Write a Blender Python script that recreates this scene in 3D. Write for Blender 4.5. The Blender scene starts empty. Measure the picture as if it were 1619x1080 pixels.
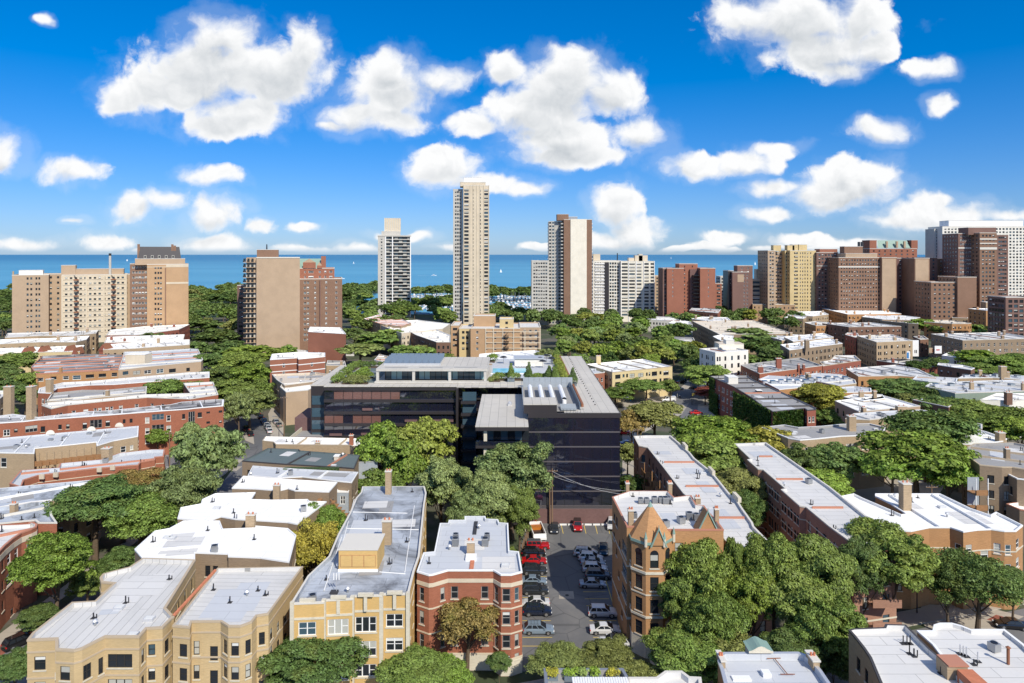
import bpy, math, random
import numpy as np
from mathutils import Vector, Matrix
random.seed(7)
scn = bpy.context.scene
C = scn.collection
# ------------------------------------------------------------------ camera, world, sun, exposure
CAMH, F, CX, HY = 59.0, 1080.0, 809.5, 402.0
cam = bpy.data.objects.new('camera', bpy.data.cameras.new('camera'))
C.objects.link(cam)
cam.location = (0, 0, CAMH)
cam.rotation_euler = (math.radians(90), 0, 0)
cam.data.sensor_width = 36.0
cam.data.lens = 36.0 * F / 1619.0
cam.data.shift_y = -(540.0 - HY) / 1619.0
cam.data.clip_start = 1.0
cam.data.clip_end = 90000.0
scn.camera = cam
scn.view_settings.view_transform = 'Standard'
scn.view_settings.look = 'None'
scn.view_settings.gamma = 1.0
scn.view_settings.use_curve_mapping = False
scn.view_settings.exposure = 0.15
scn.cycles.max_bounces = 6
scn.cycles.diffuse_bounces = 3
scn.cycles.glossy_bounces = 3
scn.cycles.transmission_bounces = 2
scn.cycles.transparent_max_bounces = 4

SUN_EL, SUN_AZ = 41.0, 151.0      # azimuth clockwise from +Y: the sun stands behind the camera, to the right
sd = bpy.data.lights.new('sun', 'SUN')
sd.energy = 4.45; sd.angle = math.radians(0.5); sd.color = (1.0, 0.93, 0.80)
sun = bpy.data.objects.new('sun', sd); C.objects.link(sun)
_e, _a = math.radians(SUN_EL), math.radians(SUN_AZ)
sdir = Vector((math.sin(_a) * math.cos(_e), math.cos(_a) * math.cos(_e), math.sin(_e)))
sun.rotation_euler = sdir.to_track_quat('Z', 'Y').to_euler()
sun.location = (60, -60, 150)

world = bpy.data.worlds.new('World'); scn.world = world; world.use_nodes = True
wt = world.node_tree; wt.nodes.clear()
def wn(t, **k):
    n = wt.nodes.new(t)
    for a, b in k.items(): setattr(n, a, b)
    return n
def wl(a, b): wt.links.new(a, b)
def wmath(op, a, b=None, c=None, clamp=False):
    n = wn('ShaderNodeMath', operation=op, use_clamp=clamp)
    for i, v in enumerate((a, b, c)):
        if v is None: continue
        if isinstance(v, (int, float)): n.inputs[i].default_value = v
        else: wl(v, n.inputs[i])
    return n.outputs[0]
def wvec(op, a, b=None):
    n = wn('ShaderNodeVectorMath', operation=op)
    for i, v in enumerate((a, b)):
        if v is None: continue
        if isinstance(v, tuple): n.inputs[i].default_value = v
        else: wl(v, n.inputs[i])
    return n
def wmap(v, f0, f1, t0=0.0, t1=1.0, smooth=True):
    n = wn('ShaderNodeMapRange', interpolation_type='SMOOTHSTEP' if smooth else 'LINEAR')
    wl(v, n.inputs[0]); n.inputs[1].default_value = f0; n.inputs[2].default_value = f1
    n.inputs[3].default_value = t0; n.inputs[4].default_value = t1
    return n.outputs[0]
def wnoise(vec, scale, detail, rough=0.55, dist=0.0):
    n = wn('ShaderNodeTexNoise'); n.inputs['Scale'].default_value = scale
    n.inputs['Detail'].default_value = detail; n.inputs['Roughness'].default_value = rough
    n.inputs['Distortion'].default_value = dist
    wl(vec, n.inputs['Vector']); return n
SKY_STRENGTH = 0.105
SKY_TINT = (0.50, 0.83, 1.18, 1)
def build_world():
    sky = wn('ShaderNodeTexSky', sky_type='NISHITA', sun_disc=False)
    sky.sun_elevation = math.radians(SUN_EL); sky.sun_rotation = math.radians(SUN_AZ)
    sky.altitude = 200; sky.air_density = 1.0; sky.dust_density = 0.35; sky.ozone_density = 2.2
    hsv = wn('ShaderNodeHueSaturation'); hsv.inputs['Saturation'].default_value = 1.2
    hsv.inputs['Hue'].default_value = 0.505
    hsv.inputs['Value'].default_value = 1.0
    tint = wn('ShaderNodeMix', data_type='RGBA', blend_type='MULTIPLY'); tint.inputs[0].default_value = 1.0
    tint.inputs[7].default_value = SKY_TINT
    wl(sky.outputs[0], tint.inputs[6]); wl(tint.outputs[2], hsv.inputs['Color'])
    gam = wn('ShaderNodeGamma'); gam.inputs[1].default_value = 0.82; wl(hsv.outputs[0], gam.inputs[0])
    post = wn('ShaderNodeMix', data_type='RGBA', blend_type='MULTIPLY'); post.inputs[0].default_value = 1.0
    post.inputs[7].default_value = (1.32, 1.13, 1.34, 1); wl(gam.outputs[0], post.inputs[6])
    skyc = post.outputs[2]
    tc = wn('ShaderNodeTexCoord')
    sep = wn('ShaderNodeSeparateXYZ'); wl(tc.outputs['Generated'], sep.inputs[0])
    x, y, z = sep.outputs
    ys = wmath('MAXIMUM', y, 0.02)
    u = wmath('DIVIDE', x, ys); v = wmath('DIVIDE', z, ys)
    # gnomonic direction chart of the eastern sky (units: hundredths of a tangent)
    cu = wmath('MULTIPLY', u, F / 100); cv = wmath('MULTIPLY', v, F / 100)
    comb = wn('ShaderNodeCombineXYZ'); wl(cu, comb.inputs[0]); wl(cv, comb.inputs[1])
    p = comb.outputs[0]
    wa = wnoise(p, 1.5, 3.0, 0.5)
    off = wvec('SUBTRACT', wa.outputs['Color'], (0.5, 0.5, 0.5))
    off = wvec('MULTIPLY', off.outputs[0], (0.50, 0.34, 0.0))
    pw = wvec('ADD', p, off.outputs[0]).outputs[0]
    ell = [(340,110,130,66),(250,140,88,40),(440,112,88,52),(350,62,62,40),(482,84,42,46),(372,180,80,36),(340,200,55,24),(200,155,46,24),
     (620,140,78,50),(560,182,62,26),(700,124,58,24),(618,104,40,26),(620,190,62,22),(525,195,30,10),
     (890,132,95,48),(902,106,58,34),(962,146,52,48),(850,176,100,40),(800,108,36,30),(890,215,105,36),(752,195,40,20),(1012,212,45,32),(900,246,100,20),
     (1092,260,62,22),(1180,254,58,22),(1232,236,44,15),(1262,32,130,50),(1300,78,92,44),(1365,30,52,40),(1190,30,60,30),(1330,108,42,24),(1385,70,40,30),
     (1460,106,48,17),(1490,168,23,17),(1390,207,46,20),(1350,288,88,36),(1300,308,72,26),(1222,298,50,16),(1386,276,46,30),(1340,270,36,28),
     (1470,342,95,27),(1420,348,60,16),(1480,320,40,18),(1218,336,50,13),(1592,342,46,12),(702,264,58,34),(762,290,72,18),(690,248,38,22),(832,297,42,13),
     (975,326,42,38),(1000,368,50,27),(960,382,58,18),(1150,378,42,12),(1270,382,60,12),(0,240,38,34),(118,270,56,22),(335,280,53,18),(212,330,40,24),(260,316,46,20),
     (340,338,48,28),(412,357,22,13),(36,387,62,13),(165,384,50,17),(340,388,62,17),(490,394,70,9),(560,393,42,9),(660,372,30,10),(850,390,40,9),(68,30,16,9),(1100,395,60,6),(1360,385,60,9),(610,372,26,8),(720,391,30,6),(1120,390,34,7),(1210,392,30,6),(120,350,20,7),(480,358,26,8),(1130,395,44,5),(1300,395,40,5),(240,396,30,5)]
    def field(q, cells, grow):
        dmin = None
        for (ex, ey, rx, ry) in cells:
            a = wvec('SUBTRACT', q, ((ex - CX) / 100, (HY - ey) / 100, 0))
            b = wvec('MULTIPLY', a.outputs[0], (100.0 / rx / grow, 100.0 / ry / grow, 0))
            l = wvec('LENGTH', b.outputs[0]).outputs['Value']
            dmin = l if dmin is None else wmath('SMOOTH_MIN', dmin, l, 0.14)
        return wmath('SUBTRACT', 1.0, dmin)
    n1 = wnoise(pw, 1.7, 11.0, 0.60)
    n0 = wnoise(p, 0.9, 3.0, 0.5)
    f1 = wmath('SUBTRACT', n1.outputs['Fac'], 0.5)
    fl = field(pw, ell, 1.10)
    dens = wmath('ADD', fl, wmath('MULTIPLY', f1, 1.6))
    edge = wmap(n0.outputs['Fac'], 0.36, 0.64, 0.22, 0.85)
    av = wn('ShaderNodeMapRange', interpolation_type='SMOOTHSTEP'); wl(dens, av.inputs[0]); av.inputs[1].default_value = -0.10; wl(edge, av.inputs[2])
    veil = wmath('MULTIPLY', wmap(wmath('ADD', dens, wmath('MULTIPLY', wmath('SUBTRACT', n0.outputs['Fac'], 0.5), 1.6)), -0.38, 0.25), 0.13)
    alpha = wmath('MAXIMUM', av.outputs[0], veil)
    # self-shading: how much cloud lies between this point and the sun side (up and to the right)
    p2 = wvec('ADD', pw, (0.08, 0.26, 0.0)).outputs[0]
    big = [c for c in ell if c[2] * c[3] > 900]
    n2 = wnoise(p2, 1.2, 3.0, 0.5)
    d2 = wmath('ADD', field(p2, big, 1.0), wmath('MULTIPLY', wmath('SUBTRACT', n2.outputs['Fac'], 0.5), 1.0))
    p3 = wvec('ADD', pw, (0.05, 0.13, 0.0)).outputs[0]
    n3 = wnoise(p3, 1.7, 6.0, 0.55)
    rel = wmath('SUBTRACT', n3.outputs['Fac'], n1.outputs['Fac'])
    thin = wmap(dens, 0.1, 0.6)
    shade = wmath('MULTIPLY', wmath('ADD', wmath('MULTIPLY', wmap(d2, -0.15, 1.05), 0.78), wmath('MULTIPLY', rel, 1.5), clamp=True), thin)
    cc = wn('ShaderNodeMix', data_type='RGBA')
    cc.inputs[6].default_value = (8.5, 8.55, 8.6, 1); cc.inputs[7].default_value = (4.9, 5.25, 5.6, 1)
    wl(shade, cc.inputs[0])
    front = wmap(y, 0.03, 0.12)
    low = wmap(v, 0.0, 0.012)
    up = wmap(v, 0.43, 0.55, 1.0, 0.0)
    amask = wmath('MULTIPLY', wmath('MULTIPLY', alpha, front), wmath('MULTIPLY', low, up))
    # the rest of the sky: scattered fair-weather cloud of the same kind, unseen, cover raised to add fill light
    zz = wmath('MAXIMUM', wmath('ADD', z, 0.12), 0.05)
    c2 = wn('ShaderNodeCombineXYZ'); wl(wmath('DIVIDE', x, zz), c2.inputs[0]); wl(wmath('DIVIDE', y, zz), c2.inputs[1])
    n4 = wnoise(c2.outputs[0], 1.1, 6.0, 0.55)
    a2 = wmath('MULTIPLY', wmap(n4.outputs['Fac'], 0.50, 0.62), wmap(z, 0.0, 0.06))
    inv = wmath('SUBTRACT', 1.0, wmath('MULTIPLY', front, up))
    side = wmap(wmath('ABSOLUTE', u), 0.80, 1.0)
    inv = wmath('MAXIMUM', inv, side)
    a2 = wmath('MULTIPLY', a2, inv)
    am = wmath('MAXIMUM', amask, a2)
    mx = wn('ShaderNodeMix', data_type='RGBA')
    wl(am, mx.inputs[0]); wl(skyc, mx.inputs[6]); wl(cc.outputs[2], mx.inputs[7])
    bg = wn('ShaderNodeBackground'); bg.inputs[1].default_value = SKY_STRENGTH
    wl(mx.outputs[2], bg.inputs[0])
    out = wn('ShaderNodeOutputWorld'); wl(bg.outputs[0], out.inputs[0])
build_world()
try:
    world.cycles.sampling_method = 'MANUAL'; world.cycles.sample_map_resolution = 512
except Exception: pass

# ------------------------------------------------------------------ measuring: a point of the photograph -> a place at a known height or distance
def P(px, py, z=0.0):
    D = F * (CAMH - z) / (py - HY)
    return Vector(((px - CX) * D / F, D, z))
def X_at(px, Y): return (px - CX) * Y / F
def Z_at(py, Y): return CAMH - (py - HY) * Y / F

# ------------------------------------------------------------------ materials
MATS = {}
def _nt(name):
    m = bpy.data.materials.new(name); m.use_nodes = True
    nt = m.node_tree; b = nt.nodes['Principled BSDF']
    return m, nt, b
def mixrgb(nt, fac, a, b, mode='MIX'):
    n = nt.nodes.new('ShaderNodeMix'); n.data_type = 'RGBA'; n.blend_type = mode
    for i, v in ((0, fac), (6, a), (7, b)):
        if isinstance(v, (int, float)): n.inputs[i].default_value = v
        elif isinstance(v, tuple): n.inputs[i].default_value = (*v[:3], 1)
        else: nt.links.new(v, n.inputs[i])
    return n.outputs[2]
def noise(nt, scale, detail=4, rough=.6, vscale=None, coord='Object', dist=0):
    tc = nt.nodes.new('ShaderNodeTexCoord'); mp = nt.nodes.new('ShaderNodeMapping')
    if vscale: mp.inputs['Scale'].default_value = vscale
    nt.links.new(tc.outputs[coord], mp.inputs[0])
    n = nt.nodes.new('ShaderNodeTexNoise'); n.inputs['Scale'].default_value = scale
    n.inputs['Detail'].default_value = detail; n.inputs['Roughness'].default_value = rough
    n.inputs['Distortion'].default_value = dist
    nt.links.new(mp.outputs[0], n.inputs['Vector']); return n.outputs['Fac']
def mrange(nt, v, a, b, c=0., d=1.):
    n = nt.nodes.new('ShaderNodeMapRange'); n.interpolation_type = 'SMOOTHSTEP'
    nt.links.new(v, n.inputs[0])
    for i, x in zip((1, 2, 3, 4), (a, b, c, d)): n.inputs[i].default_value = x
    return n.outputs[0]
def bump(nt, b, h, strength=.3, dist=.05):
    n = nt.nodes.new('ShaderNodeBump'); n.inputs['Strength'].default_value = strength; n.inputs['Distance'].default_value = dist
    nt.links.new(h, n.inputs['Height']); nt.links.new(n.outputs[0], b.inputs['Normal'])
def plain(name, col, rough=.6, metal=0., spec=.5):
    if name in MATS: return MATS[name]
    m, nt, b = _nt(name)
    b.inputs['Base Color'].default_value = (*col, 1); b.inputs['Roughness'].default_value = rough
    b.inputs['Metallic'].default_value = metal; b.inputs['Specular IOR Level'].default_value = spec
    MATS[name] = m; return m
def masonry(name, col, var=.22, dark=.55, courses=9.0, stain=.35):
    """brick or render: course streaks, patchy firing colour, weather stains with a shape of their own"""
    m, nt, b = _nt(name)
    c1 = tuple(x * (1 - var) for x in col); c2 = tuple(min(1, x * (1 + var)) for x in col)
    a = noise(nt, 1.6, 5, .7, (1, 1, courses))
    base = mixrgb(nt, mrange(nt, a, .3, .7), c1, c2)
    a2 = noise(nt, .16, 4, .6)
    base = mixrgb(nt, mrange(nt, a2, .35, .7, 0, .5), base, tuple(x * .8 for x in col))
    a3 = noise(nt, .5, 6, .65, (1, 1, .22))
    base = mixrgb(nt, mrange(nt, a3, .56, .8, 0, stain), base, tuple(x * dark for x in col))
    nt.links.new(base, b.inputs['Base Color']); b.inputs['Roughness'].default_value = .88
    b.inputs['Specular IOR Level'].default_value = .25
    bump(nt, b, a, .25, .03)
    MATS[name] = m; return m
def roofing(name, col, dirt=(.25, .25, .26), amt=.5, seams=0.0, streak=(1, 1, 1), patch=.6, ang=0.0):
    m, nt, b = _nt(name)
    a = noise(nt, .10, 6, .68, streak, dist=.6)
    base = mixrgb(nt, mrange(nt, a, patch - .12, patch + .16, 0, amt), col, dirt)
    a2 = noise(nt, 1.3, 6, .72, streak)
    base = mixrgb(nt, mrange(nt, a2, .52, .85, 0, amt * .8), base, tuple(x * .62 for x in col))
    a3 = noise(nt, .035, 2, .5)
    base = mixrgb(nt, mrange(nt, a3, .35, .7, 0, .3), base, tuple(x * .8 for x in col))
    if seams:
        tc = nt.nodes.new('ShaderNodeTexCoord'); mp = nt.nodes.new('ShaderNodeMapping')
        mp.inputs['Rotation'].default_value = (0, 0, ang)
        nt.links.new(tc.outputs['Object'], mp.inputs[0])
        br = nt.nodes.new('ShaderNodeTexBrick'); br.inputs['Scale'].default_value = 1.0
        br.inputs['Brick Width'].default_value = 26.0 if 'seamed' in name else 9.0; br.inputs['Row Height'].default_value = 1.1 if 'seamed' in name else 1.9
        br.inputs['Mortar Size'].default_value = .035 if 'seamed' in name else .05; br.inputs['Mortar Smooth'].default_value = .3
        br.inputs['Color1'].default_value = (1, 1, 1, 1); br.inputs['Color2'].default_value = (.93, .93, .93, 1)
        br.inputs['Mortar'].default_value = (.45, .45, .45, 1)
        nt.links.new(mp.outputs[0], br.inputs['Vector'])
        base = mixrgb(nt, seams, base, br.outputs[0], 'MULTIPLY')
    nt.links.new(base, b.inputs['Base Color']); b.inputs['Roughness'].default_value = .75
    b.inputs['Specular IOR Level'].default_value = .3
    bump(nt, b, a2, .15, .03)
    MATS[name] = m; return m
masonry('cream_brick', (.52, .39, .215), .14)
masonry('tan_brick', (.40, .30, .195))
masonry('dull_tan_brick', (.28, .21, .145), .2, .6)
masonry('yellow_brick', (.60, .40, .16), .10, .7)
masonry('pale_yellow_brick', (.62, .50, .28), .10)
masonry('orange_brick', (.43, .235, .11), .18)
masonry('red_brick', (.33, .125, .075), .22)
masonry('deep_red_brick', (.28, .10, .07), .2)
masonry('brown_brick', (.20, .115, .082), .22)
masonry('russet_brick', (.36, .20, .14), .2)
masonry('purple_brick', (.17, .10, .09), .2)
masonry('tower_tan', (.44, .325, .225), .06, .8, 3.0, .2)
masonry('tower_orange', (.46, .30, .175), .08, .75, 3.0, .3)
masonry('tower_cream', (.62, .535, .41), .06, .8, 3.0)
masonry('tower_yellow', (.60, .47, .25), .07, .8, 3.0)
masonry('tower_brown', (.24, .145, .10), .12, .7, 3.0)
masonry('tower_purple', (.20, .12, .10), .12, .7, 3.0)
masonry('tower_red', (.31, .13, .085), .08, .8, 3.0, .15)
masonry('concrete', (.52, .50, .46), .1, .7, 2.0)
masonry('white_wall', (.76, .73, .66), .05, .75, 2.0, .2)
masonry('offwhite_wall', (.78, .73, .62), .05, .8, 2.0, .2)
masonry('stone', (.62, .57, .46), .1, .6, 3.0)
masonry('grey_wall', (.34, .38, .42), .08, .7, 2.0)
masonry('terracotta', (.55, .20, .11), .14, .7, 1.0, .2)
masonry('wood_deck', (.34, .18, .085), .25, .5, 14.0)
roofing('roof_white', (.86, .85, .82), (.62, .62, .61), .28, .28, patch=.62)
roofing('roof_light', (.66, .65, .63), (.42, .42, .43), .5, .75)
roofing('roof_seamed', (.62, .61, .59), (.42, .42, .41), .6, .95, ang=.03); roofing('roof_seamed_long', (.62, .61, .59), (.42, .42, .41), .6, .95, ang=1.5)
roofing('roof_blue', (.535, .555, .585), (.40, .42, .45), .4, .4)
roofing('roof_silver', (.46, .50, .56), (.04, .04, .045), 1.0, .75, patch=.53)
roofing('roof_grey', (.33, .325, .32), (.22, .21, .20), .5, .5)
roofing('roof_slate', (.12, .155, .16), (.19, .20, .2), .4, .3)
roofing('roof_black', (.045, .045, .05), (.12, .12, .12), .5)
roofing('roof_tan', (.62, .54, .44), (.40, .33, .26), .6, .3)
roofing('roof_patchy', (.62, .63, .65), (.07, .06, .06), 1.0, .2, (.25, 1.6, 1), .44, -.3)
roofing('roof_concrete', (.56, .53, .475), (.42, .40, .37), .5, .8, patch=.55, ang=1.57)
roofing('asphalt', (.135, .137, .142), (.24, .23, .22), .6, 0, (1, 1, 1), .56)
roofing('street_asphalt', (.17, .17, .175), (.26, .25, .24), .6)
roofing('pavement', (.42, .38, .32), (.27, .24, .2), .5, .35)
roofing('lawn', (.055, .085, .025), (.10, .08, .05), .7)
plain('coping', (.62, .59, .53), .8)
plain('coping_red', (.45, .20, .13), .8)
plain('coping_white', (.80, .80, .79), .7)
plain('coping_dark', (.06, .055, .055), .6)
plain('coping_tan', (.46, .37, .26), .8)
plain('frame_white', (.80, .80, .78), .5)
plain('frame_dark', (.03, .028, .027), .4)
plain('frame_grey', (.33, .32, .30), .5)
plain('glass_dark', (.018, .022, .028), .08, 0, .6)
plain('glass_blue', (.05, .09, .12), .08, 0, .7)
plain('glass_teal', (.25, .42, .46), .12, 0, .7)
plain('blind', (.42, .42, .38), .5, 0, .5)
plain('blind_white', (.68, .68, .65), .5, 0, .5)
plain('metal_grey', (.38, .39, .40), .45, .6)
plain('metal_dark', (.035, .035, .04), .45, .3)
plain('metal_light', (.62, .63, .65), .4, .5)
plain('paint_white', (.80, .80, .80), .5)
m_ = MATS['asphalt']; nt_ = m_.node_tree; b_ = nt_.nodes['Principled BSDF']; src_ = b_.inputs['Base Color'].links[0].from_socket
tc_ = nt_.nodes.new('ShaderNodeTexCoord'); vo_ = nt_.nodes.new('ShaderNodeTexVoronoi'); vo_.feature = 'DISTANCE_TO_EDGE'; vo_.inputs['Scale'].default_value = .16
nt_.links.new(tc_.outputs['Object'], vo_.inputs['Vector']); nt_.links.new(mixrgb(nt_, mrange(nt_, vo_.outputs['Distance'], 0, .022, .5, 0), src_, (.05, .05, .052)), b_.inputs['Base Color'])
plain('paint_yellow', (.62, .45, .09), .7)
plain('black_metal', (.014, .014, .016), .35, 0, .5)
plain('copper_green', (.22, .33, .28), .6)
plain('solar', (.20, .26, .32), .25, .2, .8)  # pale blue-grey has the sky reflection put into the colour
plain('pool_blue', (.16, .55, .68), .12, 0, .6)
plain('rust', (.25, .10, .05), .8)
plain('tyre', (.015, .015, .016), .8)
plain('rim', (.42, .43, .45), .3, .8)
plain('lamp_glass', (.75, .76, .76), .15, 0, .7)
plain('tail_red', (.45, .01, .01), .2)
plain('soil', (.09, .06, .04), .9)
plain('planter', (.16, .20, .24), .6)
plain('wood_pole', (.20, .13, .08), .85)

def mat_blackglass():
    m, nt, b = _nt('black_glass')
    a = noise(nt, .35, 3, .5)
    base = mixrgb(nt, a, (.008, .013, .030), (.018, .015, .026))
    nt.links.new(base, b.inputs['Base Color']); b.inputs['Roughness'].default_value = .035
    b.inputs['Specular IOR Level'].default_value = 1.0; b.inputs['IOR'].default_value = 1.75
    a2 = noise(nt, .30, 2, .5)
    bump(nt, b, a2, .10, .15)
    MATS['black_glass'] = m
mat_blackglass()
def mat_leaf():
    m = bpy.data.materials.new('leaf'); m.use_nodes = True; nt = m.node_tree; nt.nodes.clear()
    oi = nt.nodes.new('ShaderNodeObjectInfo'); geo = nt.nodes.new('ShaderNodeNewGeometry')
    r = geo.outputs['Random Per Island']
    v = mrange(nt, r, 0, 1, .5, 1.55)
    vm = nt.nodes.new('ShaderNodeVectorMath'); vm.operation = 'SCALE'
    nt.links.new(oi.outputs['Color'], vm.inputs[0]); nt.links.new(v, vm.inputs['Scale'])
    a = noise(nt, .5, 3, .6)
    c = mixrgb(nt, mrange(nt, a, .45, .72, 0, .55), vm.outputs[0], (.24, .26, .05), 'MIX')
    a = noise(nt, .22, 2, .5)
    c = mixrgb(nt, mrange(nt, a, .35, .65, 0, .55), c, vm.outputs[0], 'MIX')
    dif = nt.nodes.new('ShaderNodeBsdfDiffuse'); tr = nt.nodes.new('ShaderNodeBsdfTranslucent')
    gl = nt.nodes.new('ShaderNodeBsdfGlossy'); gl.inputs['Roughness'].default_value = .55
    gl.inputs['Color'].default_value = (.5, .55, .5, 1)
    nt.links.new(c, dif.inputs[0]); nt.links.new(c, tr.inputs[0])
    m1 = nt.nodes.new('ShaderNodeMixShader'); m1.inputs[0].default_value = .36
    nt.links.new(dif.outputs[0], m1.inputs[1]); nt.links.new(tr.outputs[0], m1.inputs[2])
    m2 = nt.nodes.new('ShaderNodeMixShader'); m2.inputs[0].default_value = .035
    nt.links.new(m1.outputs[0], m2.inputs[1]); nt.links.new(gl.outputs[0], m2.inputs[2])
    o = nt.nodes.new('ShaderNodeOutputMaterial'); nt.links.new(m2.outputs[0], o.inputs[0])
    MATS['leaf'] = m
mat_leaf()
masonry('bark', (.13, .095, .065), .3)
def mat_vine():
    m, nt, b = _nt('ivy')
    a = noise(nt, 2.2, 6, .7)
    base = mixrgb(nt, mrange(nt, a, .35, .7), (.022, .045, .012), (.09, .14, .028))
    nt.links.new(base, b.inputs['Base Color']); b.inputs['Roughness'].default_value = .7
    bump(nt, b, a, 1.0, .4)
    MATS['ivy'] = m
mat_vine()
def mat_water():
    m, nt, b = _nt('lake_water')
    a = noise(nt, .0016, 6, .6, (.35, 1, 1))
    base = mixrgb(nt, mrange(nt, a, .3, .7), (.08, .28, .45), (.115, .34, .51))
    # deeper open water is darker: a shoal near the shore
    tc = nt.nodes.new('ShaderNodeTexCoord'); sp = nt.nodes.new('ShaderNodeSeparateXYZ')
    nt.links.new(tc.outputs['Object'], sp.inputs[0])
    dpt = mrange(nt, sp.outputs[1], 1200, 9000)
    base = mixrgb(nt, dpt, base, (.05, .20, .37))
    nt.links.new(base, b.inputs['Base Color']); b.inputs['Roughness'].default_value = .6
    b.inputs['Specular IOR Level'].default_value = .12
    w = noise(nt, .25, 5, .7, (.5, 1, 1)); bump(nt, b, w, .5, .4)
    MATS['lake_water'] = m
mat_water()
def mat_ground():
    m, nt, b = _nt('ground_cover')
    a = noise(nt, .06, 5, .65)
    base = mixrgb(nt, mrange(nt, a, .42, .6), (.04, .06, .022), (.12, .105, .085))
    a2 = noise(nt, .8, 4, .6)
    base = mixrgb(nt, mrange(nt, a2, .3, .8, 0, .5), base, (.07, .075, .05))
    nt.links.new(base, b.inputs['Base Color']); b.inputs['Roughness'].default_value = .95
    MATS['ground_cover'] = m
mat_ground()

# ------------------------------------------------------------------ mesh helpers
KIDS = {}; OFF = {}      # children of each thing; base point of each thing
class MB:
    def __init__(s): s.v = []; s.f = []; s.m = []; s.mats = []
    def mi(s, mat):
        if mat not in s.mats: s.mats.append(mat)
        return s.mats.index(mat)
    def face(s, pts, mat):
        n = len(s.v); s.v += [tuple(p) for p in pts]; s.f.append(tuple(range(n, n + len(pts)))); s.m.append(s.mi(mat))
    def box(s, x0, x1, y0, y1, z0, z1, mat, rot=0.0, c=None, bottom=True):
        if c is None: c = (0, 0)
        co, si = math.cos(rot), math.sin(rot)
        def t(x, y, z): return (c[0] + x * co - y * si, c[1] + x * si + y * co, z)
        n = len(s.v)
        s.v += [t(x0,y0,z0),t(x1,y0,z0),t(x1,y1,z0),t(x0,y1,z0),t(x0,y0,z1),t(x1,y0,z1),t(x1,y1,z1),t(x0,y1,z1)]
        fs = [(4,5,6,7),(0,1,5,4),(1,2,6,5),(2,3,7,6),(3,0,4,7)] + ([(3,2,1,0)] if bottom else [])
        for f in fs: s.f.append(tuple(n + i for i in f)); s.m.append(s.mi(mat))
    def tube(s, a, b, r0, r1, mat, n=6, cap=True):
        a = Vector(a); b = Vector(b); d = (b - a).normalized()
        u = d.orthogonal().normalized(); w = d.cross(u); k = len(s.v)
        for (p, r) in ((a, r0), (b, r1)):
            for i in range(n):
                t = 2 * math.pi * i / n
                s.v.append(tuple(p + (u * math.cos(t) + w * math.sin(t)) * r))
        for i in range(n):
            j = (i + 1) % n; s.f.append((k + i, k + j, k + n + j, k + n + i)); s.m.append(s.mi(mat))
        if cap: s.f.append(tuple(k + n + i for i in range(n))); s.m.append(s.mi(mat))
    def lathe(s, prof, c, mat, n=12, ang=2*math.pi):
        k = len(s.v)
        for (r, z) in prof:
            for i in range(n):
                t = ang * i / n; s.v.append((c[0] + r * math.cos(t), c[1] + r * math.sin(t), c[2] + z))
        for q in range(len(prof) - 1):
            for i in range(n):
                j = (i + 1) % n
                s.f.append((k+q*n+i, k+q*n+j, k+(q+1)*n+j, k+(q+1)*n+i)); s.m.append(s.mi(mat))
    def prism(s, poly, z0, z1, mat, top=None):
        n = len(poly)
        for i in range(n):
            a, b = poly[i], poly[(i + 1) % n]
            s.face([(a[0],a[1],z0),(b[0],b[1],z0),(b[0],b[1],z1),(a[0],a[1],z1)], mat)
        s.face([(p[0],p[1],z1) for p in poly], top or mat)
        s.face([(p[0],p[1],z0) for p in reversed(poly)], mat)
    def mesh(s, name, off=(0, 0, 0)):
        me = bpy.data.meshes.new(name)
        ox, oy, oz = off
        me.from_pydata([(x - ox, y - oy, z - oz) for x, y, z in s.v], [], s.f)
        for mt in s.mats: me.materials.append(MATS[mt])
        if len(s.mats) > 1: me.polygons.foreach_set('material_index', s.m)
        me.update(); return me
    def build(s, name, parent=None, off=None):
        """one mesh object; world-space vertices, made local to the parent's base"""
        if parent is not None and off is None: off = OFF.get(parent.name, (0, 0, 0))
        if off is None: off = (0, 0, 0)
        o = bpy.data.objects.new(name, s.mesh(name, off)); C.objects.link(o)
        if parent is not None:
            o.parent = parent; KIDS.setdefault(parent.name, []).append(o)
            if parent.name in OFF: OFF.setdefault(o.name, OFF[parent.name])
        elif off != (0, 0, 0): o.location = off
        return o
def tag(o, label=None, cat=None, group=None, kind=None):
    for k, v in (('label', label), ('category', cat), ('group', group), ('kind', kind)):
        if v: o[k] = v
    return o
ROOTS = []
def thing(name, label, cat, loc=(0, 0, 0), group=None, rz=0.0):
    o = bpy.data.objects.new(name, None); C.objects.link(o); o.location = loc; o.rotation_euler = (0, 0, rz)
    o.empty_display_size = .5
    OFF[o.name] = tuple(loc); ROOTS.append(o)
    return tag(o, label, cat, group)
def put(mesh, name, parent, loc, rz=0.0):
    o = bpy.data.objects.new(name, mesh); C.objects.link(o); o.parent = parent; o.location = loc; o.rotation_euler = (0, 0, rz)
    KIDS.setdefault(parent.name, []).append(o)
    return o
def copy_tree(o, parent=None):
    c = o.copy(); C.objects.link(c); c.parent = parent
    for ch in [x for x in KIDS.get(o.name, ())]: copy_tree(ch, c)
    return c
def ccw(poly):
    a = sum(poly[i][0] * poly[(i+1) % len(poly)][1] - poly[(i+1) % len(poly)][0] * poly[i][1] for i in range(len(poly)))
    return poly if a > 0 else poly[::-1]
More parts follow.
